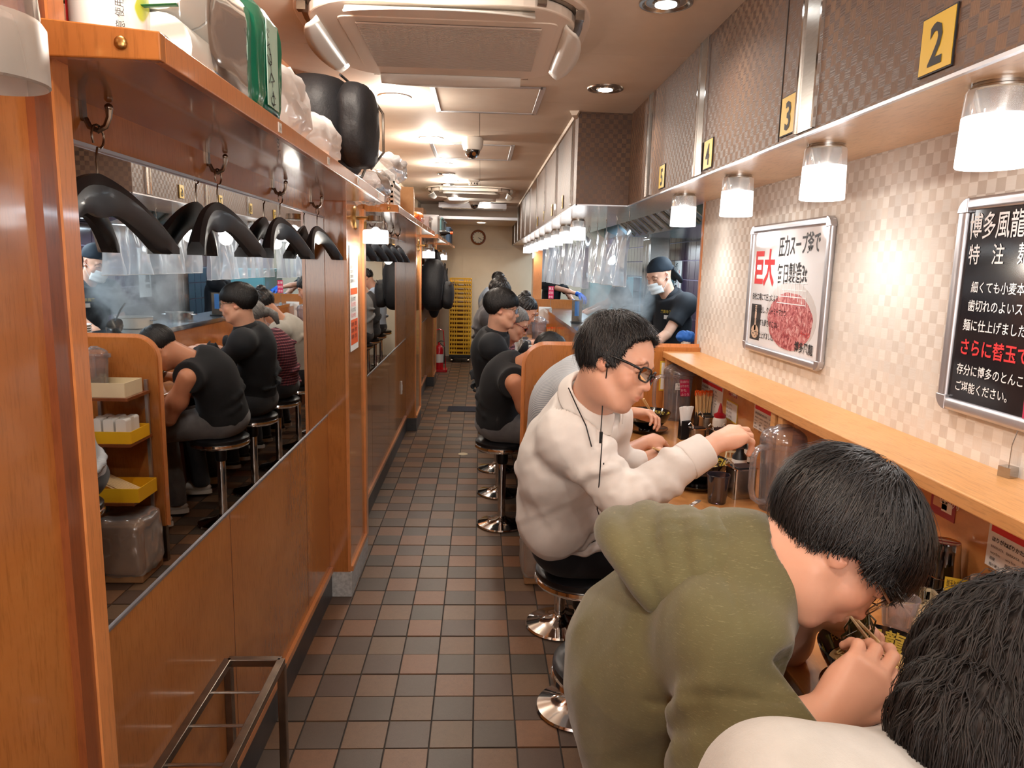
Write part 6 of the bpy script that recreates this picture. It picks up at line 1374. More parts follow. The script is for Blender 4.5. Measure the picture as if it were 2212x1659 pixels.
def torso(v, J, s=1.0, belly=1.0, k=0.05, thick=0.0, sw=1.0):
    """J: hip, waist?, chest, neck, shL, shR (world)"""
    hip, ch, nk, sL, sR = [np.asarray(J[q], float) for q in ('hip', 'chest', 'neck', 'shL', 'shR')]; a = nrm(sR-sL); up = nrm(nk-hip); f = np.cross(up, a); Rr = np.stack([a, nrm(np.cross(up, a)), up], 1)
    wa = (hip+ch)/2 if 'waist' not in J else np.asarray(J['waist'], float)
    def RR(u): u = nrm(u); aa = nrm(a-u*(a@u)); return np.stack([aa, np.cross(u, aa), u], 1)
    v.ell(hip+up*0.02, np.array([0.168, 0.125, 0.125])*s+thick, RR(up), k); v.ell(wa, np.array([0.148, 0.112*belly, 0.16])*s+thick, RR(ch-hip), k+0.02)
    v.ell(ch, np.array([0.160*sw, 0.112, 0.165])*s+thick, RR(nk-wa), k+0.02); v.cone(sL, sR, 0.062*s+thick, 0.062*s+thick, k); v.cone(nk-nrm(nk-ch)*0.03, sL, 0.060*s+thick, 0.056*s+thick, k); v.cone(nk-nrm(nk-ch)*0.03, sR, 0.060*s+thick, 0.056*s+thick, k)
    v.cone(ch, nk, 0.10*s+thick, 0.062*s+thick, k)
def legs(parent, J, m, thick=0.012, h=0.009, seedv=5, shoe_m=None, shoe_d=(1, 0, 0), low=True, name='trousers'):
    pts = [J[q] for q in ('hip', 'knL', 'knR', 'anL', 'anR')]; lo, hi = bbox(pts, 0.2); v = Vol(lo, hi, h); hip = np.asarray(J['hip'], float); a = nrm(np.asarray(J['shR'])-J['shL'])
    v.ell(hip+(0, 0, 0.0), np.array([0.172, 0.14, 0.11])+thick*0.5, np.stack([a, np.cross([0, 0, 1], a), [0, 0, 1]], 1), 0.04)
    for q in ('L', 'R'):
        sg = -1 if q == 'L' else 1; h0 = hip+a*sg*0.085; v.cone(h0, J['kn'+q], 0.088+thick, 0.062+thick, 0.04); v.cone(J['kn'+q], J['an'+q], 0.060+thick, 0.044+thick, 0.03)
    v.disp(folds(seedv, 0.006, 30)); v.cut((0, 0, min(J['anL'][2], J['anR'][2])-0.03), (0, 0, -1)); o = vmesh(name, [v.mesh()], m, parent, it=2)
    if shoe_m:
        for q in 'LR': shoe(parent, np.asarray(J['an'+q], float)-(0, 0, 0.0), shoe_d, shoe_m)
    return o
# ------------------------------------------------------------ the people
A3 = lambda *p: np.array(p, float)
def sleeve(v, a, b, ra, rb, k=0.03, bulge=0.0):
    v.cone(a, b, ra, rb, k)
    if bulge: v.ell(a*0.45+b*0.55, (ra*1.05,)*3, k=0.04)
def flat_end(v, p, n, k=0.003): v.cut(p, n, k)
# ---- man in the white shirt
JW = dict(hip=A3(0.345, 2.45, 0.67), waist=V(1205, 1095, 2.30), chest=V(1218, 990, 2.17), neck=V(1268, 880, 2.07), shR=V(1232, 945, 1.99), shL=V(1305, 905, 2.32), elR=V(1350, 1078, 1.93), wrR=V(1548, 957, 1.98),
          elL=V(1325, 1060, 2.42), wrL=V(1378, 1003, 2.36), knR=A3(0.77, 2.36, 0.60), knL=A3(0.77, 2.56, 0.60), anR=A3(0.70, 2.38, 0.10), anL=A3(0.70, 2.58, 0.10))
wm = thing('person', 'man in white shirt and black glasses reaching for the water pitcher', 'person', (0.345, 2.45, 0))
hc = V(1331, 786, 1.93); hR = frame_from(RT*0.80-FW*0.46-UP*0.40, RT*0.30+UP*0.95)
vh = Vol(np.minimum(hc, JW['neck'])-0.17, np.maximum(hc, JW['neck'])+0.17, 0.0034); head_vol(vh, hR, hc, JW['neck'], 1.0, jaw=0.94)
def arm_vol(el, wr, hd, hn, side, h=0.0034, st_=0.0, r=(0.043, 0.029), **kw):
    el = el+(wr-el)*st_
    hd = nrm(hd); tip = wr+hd*0.2; lo, hi = np.minimum(np.minimum(el, wr), tip)-0.07, np.maximum(np.maximum(el, wr), tip)+0.07; v = Vol(lo, hi, h)
    m = el*0.6+wr*0.4; v.cone(el, m, r[0], r[0]*0.98, 0.02); v.cone(m, wr, r[0]*0.96, r[1], 0.03, fl=0.85, ax=hn); hand(v, wr, hd, hn, side, **kw); return v
hdR = nrm(V(1640, 912, 2.06)-JW['wrR']); hnR = nrm(UP*0.80-FW*0.45-RT*0.15)
va = arm_vol(JW['elR'], JW['wrR'], hdR, hnR, -1, st_=0.75, r=(0.030, 0.028), curl=(0.36, 0.42, 0.55, 0.7), thumb=(0.3, 0.7, 0.25), sc=1.04, jc=(1.0, 1.2, 0.8))
hdL = nrm(V(1440, 985, 2.33)-JW['wrL'])
vb_ = arm_vol(JW['elL'], JW['wrL'], hdL, nrm(-RT*0.1+UP*0.5-FW*0.75), 1, st_=0.75, r=(0.030, 0.028), h=0.0042, curl=(0.9, 1.0, 1.0, 1.0), thumb=(0.4, 0.5, 0.3))
vmesh('body', [vh.mesh(), va.mesh(), vb_.mesh()], SK, wm, head_tone(hR, hc, stubble=0.5), it=2)
hair('hair', M['hair'], wm, hR, hc, 'short', 1.0, 1.0, 9000, 3, 0.004, 1.5, -0.008, 0.0010)
glasses(wm, hR, hc, 1.0, M['black'], 0.0026, False, 0.0034)
lo, hi = bbox([JW[q] for q in ('hip', 'chest', 'neck', 'shR', 'shL', 'elR', 'wrR', 'elL', 'wrL')], 0.2); v = Vol(lo, hi, 0.0065)
torso(v, JW, 1.0, 1.0, 0.05, 0.012)
v.cone(JW['shR'], JW['elR'], 0.072, 0.058, 0.025); v.cone(JW['elR'], JW['wrR']-nrm(JW['wrR']-JW['elR'])*0.05, 0.062, 0.043, 0.03); v.cone(JW['shL'], JW['elL'], 0.07, 0.058, 0.04); v.cone(JW['elL'], JW['wrL'], 0.056, 0.040, 0.03)
# folds that run round the sleeve and pull diagonally over the back
def ringfold(v, a, b, r, n, amp, seedv, t0=0.0, t1=1.0):
    """raised rolls of cloth lying slantwise round a limb"""
    rr = np.random.RandomState(seedv); a = np.asarray(a, float); b = np.asarray(b, float); d = nrm(b-a); u = nrm(np.cross(d, rr.randn(3))); w = np.cross(d, u)
    for i in range(n):
        t = t0+(t1-t0)*(i+0.5+rr.uniform(-.25, .25))/n; c = a+(b-a)*t; a0 = rr.rand()*6.28; sl = rr.uniform(-0.5, 0.5); pr = None; R_ = r[0]+(r[1]-r[0])*t
        for q in np.linspace(0, rr.uniform(1.6, 2.8), 6):
            p = c+(u*cos(a0+q)+w*sin(a0+q))*R_*1.0+d*sl*R_*(q-1)
            if pr is not None: v.cone(pr, p, amp, amp, amp*2.2)
            pr = p
ringfold(v, JW['shR'], JW['elR'], (0.072, 0.058), 5, 0.0085, 1, 0.35, 1.05); ringfold(v, JW['elR'], JW['wrR'], (0.058, 0.040), 5, 0.008, 2, 0.0, 0.6); ringfold(v, JW['hip'], JW['chest'], (0.145, 0.135), 7, 0.010, 3, 0.1, 0.95)
v.disp(folds(7, 0.010, 38)); v.disp(folds(9, 0.006, 80))
ftR = JW['wrR']-nrm(JW['wrR']-JW['elR'])*0.052; v.cutn(JW['neck']+nrm(hc-JW['neck'])*0.018, hc-JW['neck'], 0.13); v.cut((0, 0, 0.665), (0, 0, -1), 0.01)
X, Y, Z = v.grid((slice(None),)*3); dd = nrm(JW['wrR']-JW['elR']); pl = (X-ftR[0])*dd[0]+(Y-ftR[1])*dd[1]+(Z-ftR[2])*dd[2]; near = np.sqrt((X-ftR[0])**2+(Y-ftR[1])**2+(Z-ftR[2])**2) < 0.14; v.F = np.where(near, np.maximum(v.F, pl), v.F)
M['white_shirt'] = cloth_mat('white_shirt_cotton', srgb(232, 226, 220), srgb(222, 216, 210), 900, 0.75, 0.12, 0.1)
vmesh('shirt', [v.mesh()], M['white_shirt'], wm, it=1)
v = Vol(ftR-0.09, ftR+0.09, 0.0032); v.cone(ftR-dd*0.052, ftR+dd*0.03, 0.0535, 0.048, 0.004); v.cut(ftR+dd*0.020, dd, 0.003); v.cut(ftR-dd*0.055, -dd, 0.003); v.cone(ftR+dd*0.035, ftR+dd*0.09, 0.037, 0.035, 0.002, 's'); vmesh('cuff', [v.mesh()], M['white_shirt'], wm, it=1)
def collar(parent, m, nk, hc, fwd, r=0.066, hgt=0.036, wide=0.03, h=0.0035, open_=0.5):
    up = nrm(hc-nk); f = nrm(fwd-up*(fwd@up)); s_ = np.cross(f, up); c = nk+up*0.012; n = 40; P = np.zeros((5, n, 3))
    for j in range(n):
        a = open_*0.5+(2*pi-open_)*j/(n-1); d = f*cos(a)+s_*sin(a); tip = math.exp(-((a if a < pi else 2*pi-a)/0.55)**2)
        P[0, j] = c+d*(r-0.006)+up*0.0; P[1, j] = c+d*(r-0.008)+up*hgt; P[2, j] = c+d*(r-0.001)+up*(hgt+0.004); P[3, j] = c+d*(r+0.012)+up*(hgt*0.45-0.012*tip); P[4, j] = c+d*(r+0.020+0.014*tip)+up*(-0.006-wide*tip)
    b = MB(); b.grid(P-np.array(parent.location)); return b.build('collar', m, parent, smooth='all', solid=0.003, sub=1)
collar(wm, M['white_shirt'], JW['neck']+nrm(hc-JW['neck'])*0.022, hc, hR[:, 1], 0.083, 0.038)
M['navy_cloth'] = cloth_mat('black_trouser_cloth', srgb(24, 25, 31), srgb(16, 17, 22), 500, 0.85, 0.2, 0.05); M['black_shoe'] = mat('black_leather', srgb(22, 20, 20), 0.3)
legs(wm, JW, M['navy_cloth'], 0.014, 0.008, 5, M['black_shoe'])
org = np.array(wm.location); b = MB(); u_ = JW['hip']+A3(0, 0, 0.02); b.tube([u_+A3(0.178*cos(a), 0.142*sin(a), -0.012)-org for a in np.linspace(0, 2*pi, 33)], 0.016, 6, flat=0.3); b.build('belt', M['black'], wm, smooth=True)
earR = hc+hR@A3(0.084, 0.012, -0.014); cb = V(1300, 960, 1.93); b = MB().tube([earR-org, V(1302, 870, 1.90)-org, V(1298, 930, 1.885)-org, V(1300, 960, 1.88)-org, V(1296, 1020, 1.885)-org, V(1290, 1100, 1.92)-org, V(1300, 1130, 1.95)-org, V(1306, 1085, 1.92)-org, V(1304, 1000, 1.89)-org], 0.0016, 6)
b.build('earphone_cable', M['black'], wm, smooth=True); MB().ell(earR-org, (0.007, 0.007, 0.008)).build('earbud', M['black'], wm, smooth='all'); MB().cbox(V(1298, 945, 1.883)-org, (0.008, 0.006, 0.03)).build('cable_remote', M['black'], wm)
lan = MB().tube([V(1228, 838, 1.97)-org, V(1247, 880, 1.93)-org, V(1266, 920, 1.905)-org, V(1278, 965, 1.895)-org], 0.0018, 6).build('neck_cord', M['black'], wm, smooth=True)
def chopsticks(a, b, label, gap=0.006, r=0.0034):
    t = thing('chopsticks', label, 'chopsticks', tuple(np.asarray(b, float)), 0, 'wooden chopsticks in hands'); d = np.asarray(a, float)-np.asarray(b, float); s_ = nrm(np.cross(d, (0, 0, 1)))
    for q in (-1, 1): MB().tube([s_*q*0.002, d*0.6+s_*q*gap*0.8, d+s_*q*gap], [r*0.6, r, r*1.15], 6).build('stick', M['stick'], t, smooth=True)
chopsticks(V(1412, 968, 2.30), V(1462, 990, 2.34), 'chopsticks held over the bowl by the white-shirted man'); 
t = thing('soup_spoon', 'black soup spoon in the white-shirted man\'s bowl hand', 'spoon', tuple(V(1442, 990, 2.34))); q0 = V(1412, 968, 2.33)-V(1442, 990, 2.34)
MB().tube([q0, q0*0.5, A3(0, 0, 0)], [0.005, 0.006, 0.008], 8, flat=0.5).build('handle', M['black_gloss'], t, smooth=True); MB().ell((0.012, 0, -0.004), (0.022, 0.016, 0.007)).build('spoon_bowl', M['black_gloss'], t, smooth='all')

# ---- man in the olive hoodie
JH = dict(hip=A3(0.355, 1.20, 0.68), waist=V(1415, 1500, 1.36), chest=V(1450, 1370, 1.29), neck=V(1610, 1225, 1.20), shR=V(1560, 1370, 1.12), shL=V(1500, 1235, 1.44), elR=V(1575, 1690, 1.02), wrR=V(1790, 1540, 1.01),
          elL=V(1668, 1420, 1.50), wrL=V(1748, 1325, 1.40), knR=A3(0.78, 1.08, 0.60), knL=A3(0.78, 1.28, 0.60), anR=A3(0.72, 1.1, 0.1), anL=A3(0.72, 1.3, 0.1))
hm = thing('person', 'man in olive green hoodie bowed over his noodle bowl, eating', 'person', (0.355, 1.20, 0))
hc = V(1803, 1182, 1.15); hR = frame_from(RT*0.50-UP*0.84-FW*0.14, RT*0.84+UP*0.52-FW*0.05)
vh = Vol(np.minimum(hc, JH['neck'])-0.17, np.maximum(hc, JH['neck'])+0.17, 0.0030); head_vol(vh, hR, hc, JH['neck']+(JH['chest']-JH['neck'])*0.1, 1.0, jaw=1.0, neckr=0.058)
hdR = nrm(V(1895, 1445, 1.02)-JH['wrR'])
va = arm_vol(JH['elR'], JH['wrR'], hdR, nrm(-FW*0.80-UP*0.10-RT*0.35), 1, st_=0.6, r=(0.036, 0.029), h=0.0030, curl=(0.75, 0.55, 0.65, 0.75), thumb=(0.55, 0.25, 0.25), sc=1.0)
vb_ = arm_vol(JH['elL'], JH['wrL'], nrm(V(1805, 1330, 1.38)-JH['wrL']), nrm(UP*0.6+FW*0.4), -1, h=0.0042, r=(0.046, 0.031), curl=(0.8, 0.8, 0.8, 0.8))
vmesh('body', [vh.mesh(), va.mesh(), vb_.mesh()], SK, hm, head_tone(hR, hc, stubble=0.15), it=2)
hair('hair', M['hair'], hm, hR, hc, 'bowl', 1.05, 2.0, 14000, 5, 0.0035, 1.0, 0.008, 0.0009)
glasses(hm, hR, hc, 1.0, M['dark_steel'], 0.0011, True, 0.0022, 0.004)
lo, hi = bbox([JH[q] for q in ('hip', 'chest', 'neck', 'shR', 'shL', 'elR', 'wrR', 'elL')], 0.24); v = Vol(lo, hi, 0.0062)
torso(v, JH, 1.0, 1.10, 0.05, 0.020, sw=0.95); v.ell(V(1400, 1440, 1.36), (0.145, 0.145, 0.17), k=0.07)
v.cone(JH['shR'], JH['elR'], 0.076, 0.064, 0.018); v.cone(JH['elR'], JH['wrR'], 0.066, 0.042, 0.03); v.cone(JH['shL'], JH['elL'], 0.075, 0.062, 0.05)
ringfold(v, JH['shR'], JH['elR'], (0.078, 0.066), 4, 0.008, 11, 0.3, 1.0)
nk = JH['neck']; ax_ = nrm(hc-nk)
v.cone(nk-ax_*0.02, nk+ax_*0.12, 0.080, 0.074, 0.012, 's'); dd = nrm(JH['wrR']-JH['elR']); ft = JH['wrR']-dd*0.02
dA = nrm(JH['elR']-JH['shR']); pA = JH['shR']+dA*0.10
v.disp(lambda X, Y, Z: 0.0045*np.exp(-(((X-pA[0])*dA[0]+(Y-pA[1])*dA[1]+(Z-pA[2])*dA[2])/0.006)**2)*(((X-pA[0])**2+(Y-pA[1])**2+(Z-pA[2])**2) < 0.13**2))
pB = V(1548, 1260, 1.15); nB = nrm(RT*0.95+UP*0.1)
v.disp(lambda X, Y, Z: 0.0045*np.exp(-(((X-pB[0])*nB[0]+(Y-pB[1])*nB[1]+(Z-pB[2])*nB[2])/0.006)**2)*(((X-pB[0])**2+(Y-pB[1])**2+(Z-pB[2])**2) < 0.13**2))
v.disp(folds(17, 0.016, 26, [(1, -.4, .8)])); v.disp(folds(18, 0.007, 55)); X, Y, Z = v.grid((slice(None),)*3); pl = (X-ft[0])*dd[0]+(Y-ft[1])*dd[1]+(Z-ft[2])*dd[2]; near = np.sqrt((X-ft[0])**2+(Y-ft[1])**2+(Z-ft[2])**2) < 0.10; v.F = np.where(near, np.maximum(v.F, pl), v.F); v.cut((0, 0, 0.64), (0, 0, -1), 0.01)
def olive():
    m = mat('olive_slub_jersey', srgb(112, 104, 62), 0.9, sheen=0.25); t = NT(m); v_ = t.co(False); n = t.noise(v_, 7, 4, 0.6); sl = t.noise(t.co(False, (90, 90, 700), (0.5, 0.4, 0)), 1.0, 3, 0.7)
    c = t.ramp(n, [(0.3, srgb(88, 84, 54)), (0.7, srgb(104, 99, 66))]); c = t.mix(t.ramp(sl, [(0.58, (0, 0, 0, 1)), (0.74, (0.55, 0.55, 0.55, 1))]), c, srgb(146, 138, 102)); t.link(c, 'Base Color'); t.bump(t.noise(v_, 650, 2), 0.3, 0.0015); return m
M['olive'] = olive(); vmesh('hoodie', [v.mesh()], M['olive'], hm, it=1)
# hood lying on the shoulders: a thick draped ring, folded over itself behind the neck
tocam = -FW; c0 = nk-ax_*0.02-UP*0.012; e1 = nrm(np.cross(ax_, tocam)); e2 = np.cross(ax_, e1)
v = Vol(nk-0.27, nk+0.24, 0.0052)
def ring(c, r1, r2, tr, a0, a1, dz, k, n=22, seedv=0, wob=0.006):
    rr = np.random.RandomState(seedv); ph = rr.rand(3)*6.28; pr = None; tr_ = None
    for i in range(n):
        a = a0+(a1-a0)*i/(n-1); w = 0.5-0.5*cos(a-bk_a); p = c+e1*r1*cos(a)+e2*r2*sin(a)+ax_*(dz(a)+wob*math.sin(3*a+ph[0])); t_ = tr(a)*(1+0.10*math.sin(2*a+ph[1]))
        if pr is not None: v.cone(pr, p, tr_, t_, k)
        pr, tr_ = p, t_
bb = nrm(-RT*0.93+UP*0.10+FW*0.35); bk_a = math.atan2(bb@e2, bb@e1)
B_ = lambda a: 0.5+0.5*cos(a-bk_a)
for q_, (off, r_, tr0, tr1, sp, dz, sd_) in enumerate(((0.0, 0.088, 0.015, 0.013, 2.8, -0.004, 1), (0.018, 0.100, 0.012, 0.013, 2.5, -0.022, 2), (0.040, 0.104, 0.012, 0.014, 2.2, -0.040, 3), (0.066, 0.102, 0.011, 0.016, 1.9, -0.058, 4), (0.092, 0.098, 0.012, 0.016, 1.6, -0.078, 5), (0.030, 0.084, 0.010, 0.010, 1.7, 0.016, 6), (0.060, 0.086, 0.010, 0.012, 1.5, 0.002, 7), (0.088, 0.084, 0.010, 0.012, 1.2, -0.020, 8), (0.110, 0.080, 0.012, 0.014, 1.0, -0.050, 9))):
    ring(c0+bb*off, r_, r_, lambda a: tr0+tr1*B_(a), bk_a-sp, bk_a+sp+0.15*(q_ % 3), lambda a: dz*B_(a), 0.008, seedv=sd_, wob=0.008)
v.cone(nk-ax_*0.06, nk+ax_*0.10, 0.070, 0.068, 0.01, 's'); v.disp(folds(24, 0.005, 80)); vmesh('hood', [v.mesh()], M['olive'], hm, it=1)
v = Vol(nk-0.17, nk+0.17, 0.0045); v.cone(nk-ax_*0.06, nk+ax_*0.04, 0.090, 0.0745, 0.02); v.cut(nk+ax_*0.030, nrm(ax_+bb*0.35), 0.004); v.cone(nk, nk+ax_*0.1, 0.064, 0.064, 0.006, 's'); M['navy_tee'] = cloth_mat('navy_tee_jersey', srgb(30, 33, 46), srgb(24, 26, 38), 800, 0.85, 0.15); vmesh('tee_neckband', [v.mesh()], M['navy_tee'], hm, it=2)
M['charcoal'] = cloth_mat('charcoal_trouser', srgb(40, 40, 44), srgb(30, 30, 34), 500, 0.9, 0.2); legs(hm, JH, M['charcoal'], 0.016, 0.010, 25, M['black_shoe'])
s1 = chopsticks(V(1968, 1478, 1.03), V(1832, 1322, 1.22), 'pale wooden chopsticks lifting greens to the hooded man\'s mouth', 0.010, 0.0036)
t = thing('noodle_mouthful', 'dark greens and noodles held by chopsticks below the hooded man\'s mouth', 'food', tuple(V(1850, 1350, 1.24))); b = MB(); rr = random.Random(8)
for k in range(26):
    p = A3(rr.gauss(0, 0.007), rr.gauss(0, 0.007), 0.030); q_ = [p]
    for i in range(5): p = p+A3(rr.gauss(0, 0.006), rr.gauss(0, 0.006), -0.015); q_.append(p)
    b.tube(q_, 0.0016, 5)
tag(b.build('noodle_strands', mottled('wet_greens', srgb(96, 84, 40), srgb(58, 52, 28), 60, 0.2, coat=0.6), t, smooth=True), kind='stuff'); MB().ell((0.004, -0.004, 0.0), (0.016, 0.012, 0.030), 12, 8).build('leaf', bpy.data.materials['wet_greens'], t, smooth='all')
MB().ell((0.012, -0.010, -0.022), (0.010, 0.006, 0.004)).build('red_ginger', M['orange'], t, smooth='all')

# ---- long-haired diner in pale top, bottom right
wg = thing('person', 'person with long black hair and pale top in the bottom right corner', 'person', (0.36, 0.52, 0))
JG = dict(hip=A3(0.34, 0.50, 0.67), waist=A3(0.33, 0.52, 0.84), chest=A3(0.36, 0.57, 0.98), neck=V(2090, 1740, 0.84), shR=V(1695, 1765, 0.71), shL=V(2010, 1690, 1.02), elR=A3(0.50, 0.46, 0.90), wrR=A3(0.70, 0.52, 0.93), elL=A3(0.56, 0.86, 0.92), wrL=A3(0.76, 0.84, 0.92), knR=A3(0.78, 0.42, 0.6), knL=A3(0.78, 0.6, 0.6), anR=A3(0.72, 0.42, 0.1), anL=A3(0.72, 0.6, 0.1))
hc = V(2290, 1540, 0.82); hR = frame_from(RT*0.86-UP*0.45+FW*0.25, UP*0.9+RT*0.4)
vh = Vol(np.minimum(hc, JG['neck'])-0.16, np.maximum(hc, JG['neck'])+0.16, 0.005); head_vol(vh, hR, hc, JG['neck'], 0.96, neckr=0.05)
va = arm_vol(JG['elR'], JG['wrR'], A3(0.9, 0.3, 0.05), A3(0, 0, 1), 1, h=0.005); vb_ = arm_vol(JG['elL'], JG['wrL'], A3(0.9, -0.3, 0.05), A3(0, 0, 1), -1, h=0.005)
vmesh('body', [vh.mesh(), va.mesh(), vb_.mesh()], SK, wg, head_tone(hR, hc, 0.96), it=2)
hair('hair', M['hair'], wg, hR, hc, 'tied', 1.0, 1.7, 0, 9, 0.006, 0.5)
v = Vol(hc-0.34, hc+0.24, 0.0065); Lh = lambda x, y, z: hc+hR@A3(x, y, z)
v.ell(Lh(0, -0.035, 0.04), (0.098, 0.105, 0.105), hR, 0.03); v.cone(Lh(0.05, -0.04, 0.0), V(2110, 1660, 0.76), 0.070, 0.060, 0.05); v.cone(Lh(-0.03, -0.06, 0.0), V(2150, 1720, 0.86), 0.085, 0.075, 0.06); v.cone(Lh(0.07, -0.02, -0.01), V(2240, 1700, 0.74), 0.055, 0.05, 0.05)
v.cone(V(2085, 1600, 0.77), V(2060, 1760, 0.78), 0.060, 0.035, 0.05)
v.ell(Lh(0, 0.13, -0.02), (0.055, 0.10, 0.11), hR, 0.03, 's'); v.disp(lambda X, Y, Z: 0.0025*np.sin((X*1.0+Y*0.6)*150+5*np.sin(Z*10))+0.0015*np.sin((X-Y)*210+4*np.sin(Z*12+X*9)))
hv = v.mesh(); vmesh('long_hair', [hv], M['hair_brown'], wg, it=1)
def strands_on(vol_, mesh_vq, n, L, r, m, parent, seedv, down, lift=0.004, name='hair_strands', curl=0.25):
    Vv, Qq = mesh_vq; rr = np.random.RandomState(seedv); G = np.gradient(vol_.F, vol_.h); p = Vv[Qq].mean(1)[rr.randint(0, len(Qq), n)]; seg = 12; out = []; d = nrm(down)+rr.randn(n, 3)*0.07; tgt = lift*rr.rand(n)**2; ph = rr.rand(n)*6.28
    for k in range(seg):
        for _ in range(2):
            ii = np.clip(((p-vol_.lo)/vol_.h).round().astype(int), 1, vol_.n-2); q = tuple(ii.T); nn = np.stack([g[q] for g in G], 1); nn /= np.linalg.norm(nn, axis=1)[:, None]+1e-6
            p = p-nn*np.clip(vol_.F[q]-tgt, -0.008, 0.008)[:, None]*0.6
        dd_ = d-nn*(d*nn).sum(1)[:, None]; dd_ /= np.linalg.norm(dd_, axis=1)[:, None]+1e-9; sd = np.cross(dd_, nn); dd_ = dd_+sd*(curl*np.sin(k*0.7+ph))[:, None]; w = r*(1-0.7*(k/(seg-1))**2)
        out += [p+sd*w, p-sd*w, p+nn*w]; p = p+dd_*L/seg
    VV = np.stack(out).reshape(seg, 3, n, 3).transpose(2, 0, 1, 3).reshape(-1, 3); base = np.arange(n)*seg*3; Q = []
    for k in range(seg-1):
        for (a, b2) in ((0, 2), (2, 1)): Q.append(np.stack([base+k*3+a, base+k*3+b2, base+(k+1)*3+b2, base+(k+1)*3+a], 1))
    tag(vmesh(name, [(VV, np.concatenate(Q))], m, parent, it=0), kind='stuff')
strands_on(v, hv, 11000, 0.15, 0.0007, M['hair_brown'], wg, 4, -UP*0.95-RT*0.15, 0.010, curl=0.04)
lo, hi = bbox([JG[q] for q in ('hip', 'chest', 'neck', 'shR', 'shL', 'elR', 'wrR', 'elL', 'wrL')], 0.2); v = Vol(lo, hi, 0.0085); torso(v, JG, 0.92, 1.0, 0.05, 0.016)
for q in 'RL': v.cone(JG['sh'+q], JG['el'+q], 0.068, 0.058, 0.04); v.cone(JG['el'+q], JG['wr'+q]-nrm(JG['wr'+q]-JG['el'+q])*0.02, 0.056, 0.042, 0.03)
v.cone(JG['neck'], hc, 0.06, 0.06, 0.01, 's'); v.disp(folds(31, 0.006, 30)); v.cut((0, 0, 0.64), (0, 0, -1)); M['pale_top'] = cloth_mat('pale_grey_fleece', srgb(186, 184, 178), srgb(168, 166, 160), 350, 0.95, 0.35, 0.4); vmesh('pale_top', [v.mesh()], M['pale_top'], wg, it=2)
legs(wg, JG, M['charcoal'], 0.012, 0.011, 35, M['black_shoe'])

